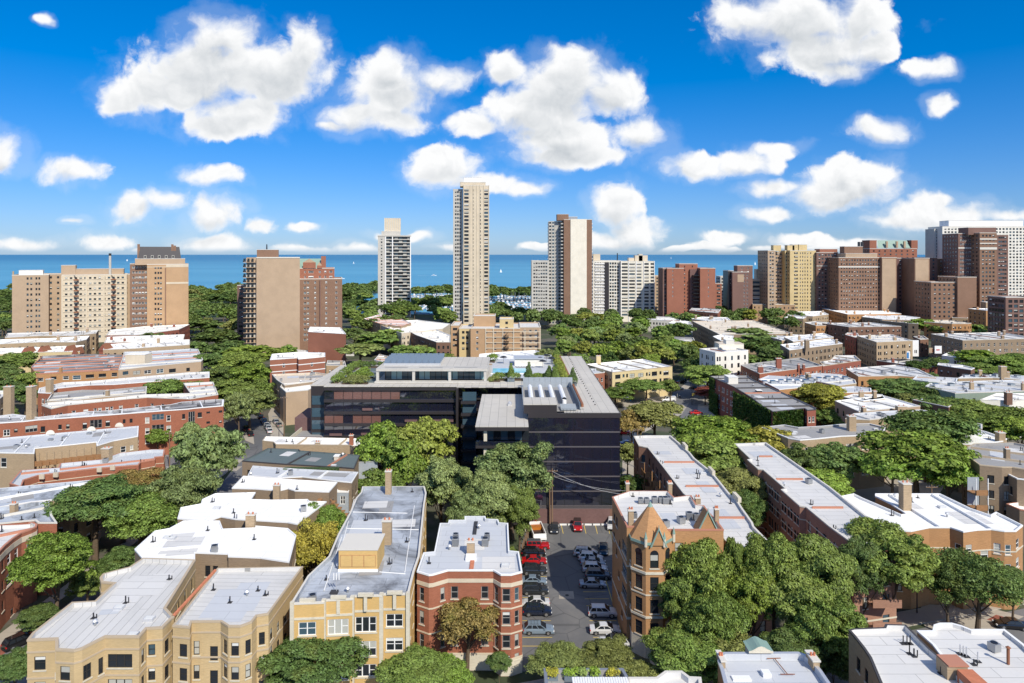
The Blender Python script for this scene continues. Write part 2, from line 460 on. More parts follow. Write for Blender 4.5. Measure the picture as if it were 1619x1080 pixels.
def offset(poly, d):
    """move every edge of a ccw polygon outwards by d (inwards when negative)"""
    n = len(poly); out = []
    for i in range(n):
        p0, p1, p2 = Vector(poly[i-1][:2]), Vector(poly[i][:2]), Vector(poly[(i+1) % n][:2])
        e1 = (p1 - p0).normalized(); e2 = (p2 - p1).normalized()
        n1 = Vector((e1.y, -e1.x)); n2 = Vector((e2.y, -e2.x))
        m = n1 + n2
        if m.length < .2: m = n1; k = 1
        else:
            m.normalize(); k = min(1 / max(.35, m.dot(n1)), 2.2)
        out.append((p1.x + m.x * d * k, p1.y + m.y * d * k))
    return out
# ------------------------------------------------------------------ buildings
WMESH = {}
def window_meshes(w, h, style, var):
    """frame and pane of a sash window about an opening centre; x along the wall, +y into it"""
    key = (round(w, 2), round(h, 2), style, var)
    if key in WMESH: return WMESH[key]
    fr = {'dark': 'frame_dark', 'white': 'frame_white', 'grey': 'frame_grey'}[style[0]]
    f = MB(); t = .07 if style[0] != 'white' else .10
    x0, x1, z0, z1 = -w/2, w/2, -h/2, h/2
    if style[0] == 'white': x0 -= .0
    n = style[1]        # lights side by side
    f.box(x0, x1, .07, .14, z1 - t, z1, fr); f.box(x0, x1, .07, .14, z0, z0 + t, fr)
    f.box(x0, x0 + t, .07, .14, z0 + t, z1 - t, fr); f.box(x1 - t, x1, .07, .14, z0 + t, z1 - t, fr)
    for i in range(1, n):
        xc = x0 + (x1 - x0) * i / n; f.box(xc - t/2 - .02, xc + t/2 + .02, .075, .135, z0 + t, z1 - t, fr)
    for i in range(n):
        a = x0 + (x1 - x0) * i / n; b = x0 + (x1 - x0) * (i + 1) / n
        if not (n == 3 and i == 1): f.box(a + t, b - t, .085, .13, -.035 + h*.02, .035 + h*.02, fr)
    if style[2]: f.box(x0 - .12, x1 + .12, -.09, .065, z0 - .16, z0 - .003, style[2])
    p = MB(); zb = {0: z0, 1: z0 + h*.5, 2: z0 + h*.72, 3: z0 + .1, 4: z0, 5: z0}[var]
    bl = 'blind_white' if var in (2,) else 'blind'
    g = 'glass_dark' if var != 4 else 'glass_blue'
    if var in (1, 2, 3):
        p.face([(x0, .125, z0), (x1, .125, z0), (x1, .125, zb), (x0, .125, zb)], g)
        p.face([(x0, .125, zb), (x1, .125, zb), (x1, .125, z1), (x0, .125, z1)], bl)
    else: p.face([(x0, .125, z0), (x1, .125, z0), (x1, .125, z1), (x0, .125, z1)], g)
    WMESH[key] = (f.mesh('window'), p.mesh('pane')); return WMESH[key]
def add_window_raw(mb, org, d, inw, w, h, style, var):
    """the same window in few faces, joined into its building's stuff part"""
    fr = {'dark': 'frame_dark', 'white': 'frame_white', 'grey': 'frame_grey'}[style[0]]
    t = .10
    def q(x, y, z): return (org[0] + d[0]*x + inw[0]*y, org[1] + d[1]*x + inw[1]*y, org[2] + z)
    g = ('glass_dark', 'blind', 'glass_blue', 'blind_white')[(0, 1, 3, 0, 2, 0)[var]]
    zb = -h/2 if var in (0, 4, 5) else 0
    if zb > -h/2: mb.face([q(-w/2, .12, -h/2), q(w/2, .12, -h/2), q(w/2, .12, zb), q(-w/2, .12, zb)], 'glass_dark')
    mb.face([q(-w/2, .12, zb), q(w/2, .12, zb), q(w/2, .12, h/2), q(-w/2, .12, h/2)], g)
    for a in ([(-w/2, -h/2), (w/2, -h/2), (w/2, -h/2+t), (-w/2, -h/2+t)], [(-w/2, -t/2), (w/2, -t/2), (w/2, t/2), (-w/2, t/2)],
              [(-w/2, h/2-t), (w/2, h/2-t), (w/2, h/2), (-w/2, h/2)], [(-w/2, -h/2+t), (-w/2+t, -h/2+t), (-w/2+t, h/2-t), (-w/2, h/2-t)],
              [(w/2-t, -h/2+t), (w/2, -h/2+t), (w/2, h/2-t), (w/2-t, h/2-t)]):
        mb.face([q(x, .10, z) for x, z in a], fr)
def wall_grid(mb, a, b, z0, z1, ops, mat, depth=.14):
    a = Vector(a[:2]); b = Vector(b[:2]); L = (b - a).length; d = (b - a) / L; inw = Vector((-d.y, d.x))
    us = sorted({0.0, L, *[round(x, 3) for o in ops for x in (o[0], o[1])]})
    vs = sorted({z0, z1, *[round(x, 3) for o in ops for x in (o[2], o[3])]})
    def q(u, z, y=0): p = a + d*u + inw*y; return (p.x, p.y, z)
    for i in range(len(vs) - 1):
        zc = (vs[i] + vs[i+1]) / 2; run = None
        row = [o for o in ops if o[2] < zc < o[3]]
        for j in range(len(us) - 1):
            uc = (us[j] + us[j+1]) / 2
            hole = any(o[0] < uc < o[1] for o in row)
            if not hole and run is None: run = us[j]
            if hole and run is not None: mb.face([q(run, vs[i]), q(us[j], vs[i]), q(us[j], vs[i+1]), q(run, vs[i+1])], mat); run = None
        if run is not None: mb.face([q(run, vs[i]), q(L, vs[i]), q(L, vs[i+1]), q(run, vs[i+1])], mat)
    for (u0, u1, v0, v1) in ops:
        mb.face([q(u0, v0), q(u0, v0, depth), q(u0, v1, depth), q(u0, v1)], mat)
        mb.face([q(u1, v0, depth), q(u1, v0), q(u1, v1), q(u1, v1, depth)], mat)
        mb.face([q(u0, v0), q(u1, v0), q(u1, v0, depth), q(u0, v0, depth)], mat)
        mb.face([q(u0, v1, depth), q(u1, v1, depth), q(u1, v1), q(u0, v1)], mat)
NB = [0]
EYE = Vector((0, 0, CAMH))
def building(name, label, poly, h, wall='red_brick', roof='roof_light', cope='coping', z0=0.0, group=None, cat='building',
             win=True, style=('dark', 1, 'stone'), fl=3.2, top=1.9, bay=3.1, ww=1.0, wh=1.7, traced=(), para=.55, blank=(),
             chim=0, vents=3, bands=(), band_mat='stone', walls={}, minwin=1.6, parent=None, world_pts=None, cw=.30, pairs=.25, wstuff=7.0, limit=290, party=True):
    """poly: roof outline as points of the photograph at height h (or world_pts). Returns the thing."""
    rnd = random.Random(len(ROOTS) * 13 + 5)
    pts = [tuple(p) for p in world_pts] if world_pts else [tuple(P(x, y, h))[:2] for x, y in poly]
    if len(pts) == 3:    # three roof corners seen: the fourth completes the rectangle
        pts.append((pts[0][0] + pts[2][0] - pts[1][0], pts[0][1] + pts[2][1] - pts[1][1]))
    pts = ccw(pts); n = len(pts)
    cx = sum(p[0] for p in pts) / n; cy = sum(p[1] for p in pts) / n
    t = parent or thing(name, label, cat, (cx, cy, z0), group)
    wb = MB(); stuffw = MB(); nwin = 0
    edges = []
    for i in range(n):
        a, b = Vector(pts[i]), Vector(pts[(i+1) % n]); L = (b - a).length
        if L < .05: continue
        d = (b - a) / L; out = Vector((d.y, -d.x)); mid = (a + b) / 2
        facing = out.dot(Vector((0, 0)) - mid) > 0
        edges.append((a, b, L, d, out, mid, facing, []))
    # windows traced from the photograph: find the wall each one is on
    for tw in traced:
        xa, ya, xb, yb = tw[:4]; xc = (xa + xb) / 2; best = None
        for e in edges:
            a, b, L, d, out, mid, facing, ops = e
            if not facing: continue
            r = Vector(((xc - CX) / F, 1.0)); den = r.x * d.y - r.y * d.x
            if abs(den) < 1e-6: continue
            tt = (a.x * d.y - a.y * d.x) / den; hit = r * tt; u = (hit - a).dot(d)
            if 0.0 <= u <= L and tt > 0 and (best is None or tt < best[0]): best = (tt, e)
        if not best: continue
        tt, e = best; a, b, L, d, out, mid, facing, ops = e
        us = []
        for x in (xa, xb):
            r = Vector(((x - CX) / F, 1.0)); den = r.x * d.y - r.y * d.x
            k = (a.x * d.y - a.y * d.x) / den; us.append((r * k - a).dot(d))
        u0, u1 = sorted(us); u0 = max(u0, .12); u1 = min(u1, L - .12)
        if u1 - u0 < .3: continue
        zt, zb = Z_at(ya, tt), Z_at(yb, tt)
        if zb < z0 + .2: zb = z0 + .2
        if zt - zb < .4: continue
        if any(not (u1 < o[0] or u0 > o[1] or zt < o[2] or zb > o[3]) for o in ops): continue
        ops.append([u0, u1, zb, zt, tw[4] if len(tw) > 4 else style])
    hastr = [bool(e[7]) for e in edges]
    for ei, e in enumerate(edges):
        a, b, L, d, out, mid, facing, ops = e
        wm = walls.get(ei, wall)
        if win and facing and L > minwin and ei not in blank and not hastr[ei]:
            nb = max(1, int(L / bay)); step = L / nb; z = h - top
            cols = []
            for k in range(nb):
                uc = (k + .5) * step
                if rnd.random() < pairs and step > 2.6: cols += [(uc - .62, .85), (uc + .62, .85)]
                elif rnd.random() < .12: cols.append((uc, ww * .7))
                else: cols.append((uc, ww * rnd.choice((1, 1, 1.25)) if ww > .9 else ww))
            while z - wh > z0 + .6:
                for uc, w_ in cols:
                    if uc - w_/2 > .25 and uc + w_/2 < L - .25: ops.append([uc - w_/2, uc + w_/2, z - wh, z, style])
                z -= fl
        wall_grid(wb, a, b, z0, h, [o[:4] for o in ops], wm)
        if not facing: 
            pass
        dist = max(40.0, mid.y); rz = math.atan2(d.y, d.x)
        for (u0, u1, v0, v1, st) in ops:
            w = round((u1 - u0) * 10) / 10; hh = round((v1 - v0) * 10) / 10; w = max(w, .3); hh = max(hh, .4)
            c = a + d * ((u0 + u1) / 2); zc = (v0 + v1) / 2
            var = rnd.choice((0, 0, 0, 1, 2, 3, 4, 0, 5))
            if max(w, hh) * F / dist < wstuff or nwin >= limit:
                add_window_raw(stuffw, (c.x, c.y, zc), d, -out, u1 - u0, v1 - v0, st, var)
            else:
                fm, pm = window_meshes(u1 - u0 if len(traced) else w, v1 - v0 if len(traced) else hh, st, var)
                o = put(fm, 'window', t, (c.x - OFF[t.name][0], c.y - OFF[t.name][1], zc - OFF[t.name][2]), rz)
                put(pm, 'pane', o, (0, 0, 0)); nwin += 1
    wb.build('wall', t)
    if stuffw.f:
        o = stuffw.build('window', t); o['kind'] = 'stuff'
    # roof deck, parapet upstand and coping
    inn = offset(pts, -cw); outp = offset(pts, .05)
    rb = MB(); rb.face([(x, y, h - para) for x, y in offset(pts, -.02)], roof)
    rb.build('roof', t)
    pb = MB(); m = n
    for i in range(n):
        j = (i + 1) % n
        A, B, Ai, Bi = outp[i], outp[j], inn[i], inn[j]
        pb.face([(*A, h + .10), (*B, h + .10), (*Bi, h + .10), (*Ai, h + .10)], cope)
        pb.face([(*A, h - .12), (*B, h - .12), (*B, h + .10), (*A, h + .10)], cope)
        pb.face([(*Bi, h - para), (*Ai, h - para), (*Ai, h + .10), (*Bi, h + .10)], roof)
    pb.build('parapet', t)
    for zb in bands:
        bb = MB(); o1 = offset(pts, .06)
        zz, hh = (zb if isinstance(zb, tuple) else (zb, .22))
        for i in range(n):
            j = (i + 1) % n
            bb.face([(*o1[i], zz), (*o1[j], zz), (*o1[j], zz + hh), (*o1[i], zz + hh)], band_mat)
            bb.face([(*o1[i], zz + hh), (*o1[j], zz + hh), (*pts[j], zz + hh), (*pts[i], zz + hh)], band_mat)
            bb.face([(*o1[j], zz), (*o1[i], zz), (*pts[i], zz), (*pts[j], zz)], band_mat)
        bb.build('string_course', t)
    # rooftop clutter
    def inside(p, poly=inn):
        c = False
        for i in range(len(poly)):
            a, b = poly[i], poly[i-1]
            if (a[1] > p[1]) != (b[1] > p[1]) and p[0] < (b[0]-a[0])*(p[1]-a[1])/(b[1]-a[1]+1e-9)+a[0]: c = not c
        return c
    xs = [p[0] for p in pts]; ys_ = [p[1] for p in pts]
    def spot():
        for _ in range(40):
            p = (rnd.uniform(min(xs) + 1, max(xs) - 1), rnd.uniform(min(ys_) + 1, max(ys_) - 1)) if max(xs) - min(xs) > 3 and max(ys_) - min(ys_) > 3 else (cx, cy)
            if inside(p) and inside((p[0] + .8, p[1])) and inside((p[0], p[1] + .8)): return p
        return None
    # party walls dividing the long roofs, and patched areas of other roofing
    be = max(edges, key=lambda e: e[2]); dd = be[3]; nn = Vector((-dd.y, dd.x)); o0 = Vector((cx, cy))
    sp = [(Vector(q) - o0).dot(dd) for q in pts]; wp = [(Vector(q) - o0).dot(nn) for q in pts]; area = (max(sp) - min(sp)) * (max(wp) - min(wp))
    vents = max(vents, min(14, int(area / 70)))
    if party and max(sp) - min(sp) > 17:
        u = min(sp) + rnd.uniform(6, 9)
        while u < max(sp) - 5:
            c0 = o0 + dd * u; hits = []
            for i in range(len(inn)):
                a, b = Vector(inn[i]) - c0, Vector(inn[i-1]) - c0; ua, ub = a.dot(dd), b.dot(dd)
                if (ua > 0) != (ub > 0): hits.append((a + (b - a) * (ua / (ua - ub))).dot(nn))
            hits.sort()
            for q in range(0, len(hits) - 1, 2):
                if hits[q+1] - hits[q] > 2.5:
                    w_ = MB(); ang = math.atan2(nn.y, nn.x); w_.box(hits[q], hits[q+1], -.16, .16, h - para, h - para + min(.4, para + .1), cope if rnd.random() < .88 or 'white' in roof else 'coping_red', ang, c0); w_.build('party_wall', t)
            u += rnd.uniform(7, 11)
    for k in range(min(9, int(area / 55))):
        p = spot()
        if not p: continue
        a, b = rnd.uniform(1.2, 4.5), rnd.uniform(1, 2.8); q4 = [Vector(p) + dd * sx_ * a + nn * sy_ * b for sx_, sy_ in ((-1, -1), (1, -1), (1, 1), (-1, 1))]
        if all(inside(q) for q in q4):
            w_ = MB(); w_.face([(q.x, q.y, h - para + .012 + .004 * k) for q in q4], rnd.choice(('roof_light', 'roof_white') if 'white' in roof else (('roof_light', 'roof_blue') if 'seamed' in roof else ('roof_grey', 'roof_light', 'roof_blue', 'roof_light')))); w_.build('roof_patch', t)
    for k in range(vents):
        p = spot()
        if not p: continue
        v = MB(); hh = rnd.uniform(.6, 1.1)
        kind = rnd.random(); z = h - para
        if kind < .6:
            v.tube((p[0], p[1], z), (p[0], p[1], z + hh), .09, .09, 'metal_dark', 6)
            v.box(-.28, .28, -.28, .28, z, z + .06, 'roof_black', 0, p)
            if rnd.random() < .5: v.tube((p[0] + .4, p[1], z), (p[0] + .4, p[1], z + hh * .8), .07, .07, 'metal_dark', 6)
            v.build('vent_pipe', t)
        elif kind < .72 and area > 120:
            v.box(-.5, .5, -.5, .5, z + .1, z + 1.0, 'metal_grey', .3, p); v.tube((p[0], p[1], z + 1.0), (p[0], p[1], z + 1.06), .38, .38, 'black_metal', 8); v.build('condenser', t)
        elif kind < .85:
            v.tube((p[0], p[1], z), (p[0], p[1], z + .5), .14, .14, 'metal_grey', 8)
            v.lathe([(.30, .5), (.34, .62), (.22, .80), (0.01, .86)], (p[0], p[1], z), 'metal_light', 8)
            v.build('roof_vent', t)
        else:
            v.box(-.6, .6, -.45, .45, z, z + .35, 'metal_light', 0, p); v.box(-.5, .5, -.35, .35, z + .35, z + .39, 'blind_white', 0, p)
            v.build('roof_hatch', t)
    for k in range(chim):
        p = spot()
        if p: chimney(t, p[0], p[1], h - para, rnd.uniform(1.6, 2.6), wall if 'brick' in wall else 'tan_brick', rnd.uniform(.45, .7), rnd.uniform(.35, .5))
    return t
def chimney(t, x, y, z, hh, mat='tan_brick', a=.6, b=.45, pots=True):
    c = MB(); c.box(-a, a, -b, b, z, z + hh, mat, 0, (x, y)); c.box(-a - .1, a + .1, -b - .1, b + .1, z + hh, z + hh + .16, 'coping', 0, (x, y))
    if pots:
        for s in (-.5, .5): c.tube((x + a * s, y, z + hh + .16), (x + a * s, y, z + hh + .5), .15, .13, 'terracotta', 7)
    return c.build('chimney', t)
def chimney_px(t, x0, x1, ytop, ybase, hroof, mat='tan_brick', dep=.8):
    """a chimney standing on a roof of height hroof whose foot is seen at row ybase"""
    p = P((x0 + x1) / 2, ybase, hroof); w = (x1 - x0) * p.y / F; ht = (ybase - ytop) * p.y / F
    return chimney(t, p.x, p.y + dep / 2, hroof - .05, ht, mat, w / 2, dep / 2)
def box_on(name, t, x0, x1, ybase, ytop, hroof, dep, wall, roof='roof_white'):
    """penthouse or stair head: front foot seen at row ybase"""
    p = P((x0 + x1) / 2, ybase, hroof); w = (x1 - x0) * p.y / F; ht = (ybase - ytop) * p.y / F
    m = MB(); m.box(-w/2, w/2, 0, dep, hroof - .1, hroof + ht, wall, 0, (p.x, p.y))
    m.box(-w/2 - .12, w/2 + .12, -.12, dep + .12, hroof + ht, hroof + ht + .15, roof, 0, (p.x, p.y))
    return m.build(name, t)

# ------------------------------------------------------------------ towers: box blocks with real recessed windows
def tower(name, label, x0, x1, ytop, D, wall, depth=22.0, rot=0.0, cols=5, fl=2.95, ww=1.5, wh=1.5, style=('dark', 1, None), group=None, side=True,
          blankfront=False, edge=1.2, roof='roof_light', zmin=3.0, top=1.6, colset=None, sidecols=5, cat='building', side_wall=None, parent=None, spandrel=None):
    """x0..x1 front face in the photograph at distance D, roof line at row ytop"""
    X0, X1 = X_at(x0, D), X_at(x1, D); h = Z_at(ytop, D)
    w = X1 - X0
    co, si = math.cos(rot), math.sin(rot)
    def R(u, v): return (X0 + u * co - v * si, D + u * si + v * co)
    pts = [R(0, 0), R(w, 0), R(w, depth), R(0, depth)]
    t = parent or thing(name, label, cat, ((X0 + X1) / 2, D + depth / 2, 0), group)
    wb = MB(); sw = MB(); rnd = random.Random(len(ROOTS) * 7)
    for i in range(4):
        a, b = Vector(pts[i]), Vector(pts[(i+1) % 4]); L = (b - a).length; d = (b - a) / L; out = Vector((d.y, -d.x))
        facing = out.dot(-(a + b) / 2) > 0 
        ops = []
        if facing and (i == 0 and not blankfront or i != 0 and side):
            nc = cols if i == 0 else sidecols
            if i == 0 and colset: cc = [(f * L, (wf or ww)) for f, wf in colset]
            else: cc = [(edge + (L - 2 * edge) * (k + .5) / nc, ww) for k in range(nc)]
            z = h - top
            while z - wh > zmin:
                for u, w_ in cc: ops.append((u - w_/2, u + w_/2, z - wh, z))
                z -= fl
        wall_grid(wb, a, b, 0, h, ops, (side_wall if side_wall and i != 0 else wall), .25)
        for (u0, u1, v0, v1) in ops:
            c = a + d * ((u0 + u1) / 2)
            add_window_raw(sw, (c.x - out.x * .10, c.y - out.y * .10, (v0 + v1) / 2), d, -out, u1 - u0, v1 - v0, style, rnd.choice((0, 0, 1, 2, 4, 5, 4)))
    wb.build('wall', t)
    if sw.f: o = sw.build('window', t); o['kind'] = 'stuff'
    r = MB(); r.face([(*p, h - .5) for p in offset(pts, -.03)], roof)
    inn = offset(pts, -.4); oo = offset(pts, .08)
    for i in range(4):
        j = (i + 1) % 4
        r.face([(*oo[i], h + .1), (*oo[j], h + .1), (*inn[j], h + .1), (*inn[i], h + .1)], 'coping')
        r.face([(*oo[i], h - .3), (*oo[j], h - .3), (*oo[j], h + .1), (*oo[i], h + .1)], 'coping')
        r.face([(*inn[j], h - .5), (*inn[i], h - .5), (*inn[i], h + .1), (*inn[j], h + .1)], wall)
    r.build('roof', t)
    return t
def top_box(t, name, x0, x1, ytop, ybase, D, off, dep, mat, roof='roof_light'):
    """a block on a tower's roof, set back by off"""
    Y = D + off; X0, X1 = X_at(x0, Y), X_at(x1, Y); m = MB()
    za, zb = Z_at(ybase, D) - .5, Z_at(ytop, Y)
    m.box(X0, X1, Y, Y + dep, za, zb, mat); m.box(X0 - .1, X1 + .1, Y - .1, Y + dep + .1, zb, zb + .25, roof)
    return m.build(name, t)

def turn(t, px0, D, deg, k=None, px1=None):
    """swing a tower built square-on round its front left corner onto the slanting lakefront grid, keeping its seen width"""
    a = math.radians(deg); pv = Vector((X_at(px0, D), D, 0)); o = Vector(OFF[t.name]); tx = (px1 - CX) / F
    k = 1.0 / (math.cos(a) - math.sin(a) * tx); k *= (1.0 + 0 * D)
    l = o - pv; l = Vector((l.x * k, l.y, l.z)); t.location = pv + Matrix.Rotation(a, 3, 'Z') @ l; t.rotation_euler = (0, 0, a); t.scale = (k, 1, 1)
# ------------------------------------------------------------------ trees
def arr_mesh(name, V, nface_verts, mats):
    """V: (nfaces, k, 3) float array, every face has k own vertices"""
    nf, k, _ = V.shape; me = bpy.data.meshes.new(name)
    me.vertices.add(nf * k); me.vertices.foreach_set('co', V.reshape(-1).astype(np.float32))
    me.loops.add(nf * k); me.loops.foreach_set('vertex_index', np.arange(nf * k, dtype=np.int32))
    me.polygons.add(nf); me.polygons.foreach_set('loop_start', np.arange(0, nf * k, k, dtype=np.int32))
    try: me.polygons.foreach_set('loop_total', np.full(nf, k, dtype=np.int32))
    except Exception: pass
    for m in mats: me.materials.append(MATS[m])
    me.update(calc_edges=True); return me
def leaves(rng, centers, radii, n, size, flat=.5, z_sq=.8, clump=0):
    """n leaf sprays on the shells of the lobes (or of smaller clumps grown on the lobes); sprays buried inside a neighbour are dropped"""
    if clump:
        k = len(centers); w = radii ** 2; idx = rng.choice(k, clump, p=w / w.sum()); d = rng.normal(size=(clump, 3)); d /= np.linalg.norm(d, axis=1)[:, None]; d[:, 2] = np.where(d[:, 2] < -.2, -d[:, 2], d[:, 2])
        cc = centers[idx] + d * (radii[idx] * rng.uniform(.62, 1.0, clump))[:, None] * np.array([1, 1, z_sq]); keep = np.ones(clump, bool)
        for j in range(k): keep &= ~((np.linalg.norm((cc - centers[j]) / np.array([1, 1, z_sq]), axis=1) < radii[j] * .6) & (idx != j))
        cc = cc[keep]; centers = cc; radii = rng.uniform(.5, 1.0, len(cc)) * (1.35 if clump < 215 else 1.12); z_sq = .6
    k = len(centers); w = radii ** 2; idx = rng.choice(k, n, p=w / w.sum())
    d = rng.normal(size=(n, 3)); d /= np.linalg.norm(d, axis=1)[:, None]
    d[:, 2] = np.where((d[:, 2] < -.15) & (rng.random(n) < .75), -d[:, 2], d[:, 2])
    rr = radii[idx] * (1 + .11 * rng.normal(size=n)) * np.where(rng.random(n) < .25, rng.uniform(.4, 1, n), 1)
    p = centers[idx] + d * rr[:, None] * np.array([1, 1, z_sq])
    keep = np.ones(n, bool)
    if not clump:
        for j in range(k): keep &= ~((np.linalg.norm((p - centers[j]) / np.array([1, 1, z_sq]), axis=1) < radii[j] * .72) & (idx != j))
    p = p[keep]; d = d[keep]; m = len(p)
    nrm = d * 1.0 + rng.normal(size=(m, 3)) * flat * .75 + np.array([.12, -.2, .45]); nrm /= np.linalg.norm(nrm, axis=1)[:, None]
    t = np.cross(nrm, rng.normal(size=(m, 3))); t /= np.linalg.norm(t, axis=1)[:, None]; b = np.cross(nrm, t)
    s = size * rng.uniform(.55, 1.45, m)[:, None]
    dn = nrm * s * .22
    V = np.stack([p - t*s - dn, p - b*s*.62 + dn*.4, p + t*s - dn, p + b*s*.62 + dn*.4], axis=1)
    return V
def limbs(mb, rng, h0, cz, R, centers, radii, r0=.32, count=7):
    top = Vector((rng.normal() * .3, rng.normal() * .3, h0 + (cz - h0) * .75))
    mid = Vector((top.x * .4, top.y * .4, h0 * .55))
    mb.tube((0, 0, -.1), mid, r0 * 1.25, r0, 'bark', 8, False); mb.tube(mid, top, r0, r0 * .55, 'bark', 8, False)
    order = rng.permutation(len(centers))[:count]
    for j in order:
        c = Vector(centers[j]); s = mid.lerp(top, float(rng.uniform(.2, 1.0)))
        k = s.lerp(c, .5) + Vector((0, 0, -.35)); mb.tube(s, k, r0 * .42, r0 * .28, 'bark', 5, False); mb.tube(k, c, r0 * .28, r0 * .08, 'bark', 5, False)
        for _ in range(2):
            e = c + Vector(rng.normal(size=3)) * radii[j] * .6; mb.tube(k.lerp(c, .6), e, r0 * .12, r0 * .04, 'bark', 4, False)
def tree_proto(seed, kind, lod):
    """crown radius 5 m, total height 12 m; returns (trunk mesh, crown mesh)"""
    rng = np.random.default_rng(seed)
    n, size = {'near': (42000, .15), 'mid': (13000, .26), 'far': (3000, .55)}[lod]
    if kind == 'round':   nl, H, zs, cz, sp, rl, fl, airy = 30, 7.6, .82, 7.2, (.5, .80), (.26, .40), .5, 1.0
    elif kind == 'wide':  nl, H, zs, cz, sp, rl, fl, airy = 40, 5.2, .50, 8.4, (.45, .92), (.20, .32), .35, .75
    elif kind == 'tall':  nl, H, zs, cz, sp, rl, fl, airy = 34, 9.6, .95, 6.9, (.4, .78), (.24, .38), .55, 1.0
    elif kind == 'loose': nl, H, zs, cz, sp, rl, fl, airy = 26, 7.6, .8, 7.4, (.5, .95), (.17, .30), .6, .55
    elif kind == 'willow': nl, H, zs, cz, sp, rl, fl, airy = 34, 8.0, 1.05, 7.2, (.45, .85), (.22, .34), .45, .95
    elif kind == 'bush':  nl, H, zs, cz, sp, rl, fl, airy = 16, 9.5, .9, 5.2, (.4, .7), (.34, .48), .5, .8
    else: nl, H, zs, cz, sp, rl, fl, airy = 30, 7.5, .8, 7.2, (.5, .8), (.26, .4), .5, 1
    R = 5.0
    g = np.pi * (3 - 5 ** .5); i = np.arange(nl); zz = 1 - 1.55 * (i + .5) / nl; rr = np.sqrt(np.clip(1 - zz ** 2, 0, 1)); th = g * i + rng.uniform(0, 6)
    dirs = np.stack([np.cos(th) * rr, np.sin(th) * rr, zz], 1) + rng.normal(size=(nl, 3)) * .13
    dist = rng.uniform(sp[0], sp[1], nl)[:, None]
    cen = dirs * dist * np.array([R, R, H / 2]) + np.array([0, 0, cz]); rad = rng.uniform(rl[0], rl[1], nl) * R
    inner = np.array([[0, 0, cz + .2], [1.2, -.8, cz - .6], [-1.2, .9, cz + .5]]); 
    cen = np.concatenate([cen, inner]); rad = np.concatenate([rad, np.array([.42, .36, .36]) * R * (1 if airy > .7 else .7)])
    # keep the crown's widest lobes inside the 5 m radius
    over = np.maximum(1, (np.linalg.norm(cen[:, :2], axis=1) + rad * .9) / R); cen[:, :2] /= over[:, None]
    zt = (cen[:, 2] + rad * zs).max(); cen[:, 2] += 12.0 - zt
    V = leaves(rng, cen, rad, int(n * airy), size, fl, zs if kind != 'willow' else 1.15, {'near': 330, 'mid': 210, 'far': 110}[lod])
    if kind == 'willow':
        V[:, 2, 2] -= size * .9; V[:, 0, 2] += size * .5
    V[:, :, 2] = np.maximum(V[:, :, 2], .3)
    crown = arr_mesh('crown', V, 4, ['leaf'])
    mb = MB(); limbs(mb, rng, max(1.5, cz - H * .45), cz, R, cen[:nl], rad, .30 if kind != 'bush' else .14, 9 if lod == 'near' else 5)
    return mb.mesh('trunk'), crown
PROTO = {}
def proto(kind, lod):
    key = (kind, lod)
    if key not in PROTO:
        nv = 2 if lod != 'far' else 2
        PROTO[key] = [tree_proto(hash_s(kind + lod) + 17 * q, kind, lod) for q in range(nv)]
    return PROTO[key]
def hash_s(s): return sum((i + 3) * ord(c) for i, c in enumerate(s)) % 9973
GREENS = {'green': (0.215, 0.305, 0.07), 'dark green': (0.135, 0.21, 0.06), 'bright green': (0.24, 0.35, 0.06), 'yellow-green': (0.31, 0.36, 0.07), 'grey-green': (0.24, 0.32, 0.12), 'yellow': (0.36, 0.34, 0.06), 'rust-tinged green': (0.338, 0.248, 0.083), 'olive green': (0.248, 0.283, 0.088), 'maroon': (0.275, 0.083, 0.065)}
TREES = []
trng = random.Random(99)
def tree(px, ytop, wpx, col='green', kind='round', Ht=13.0, label=None, at=None):
    """crown top seen at (px, ytop), crown wpx wide in the photograph, Ht metres tall, standing on the ground"""
    if at: D = at[1]; X = at[0]
    else: D = F * (CAMH - Ht) / (ytop - HY); X = X_at(px, D)
    TREES.append([None, col, X, D, wpx * D / F, kind, label, Ht, wpx])
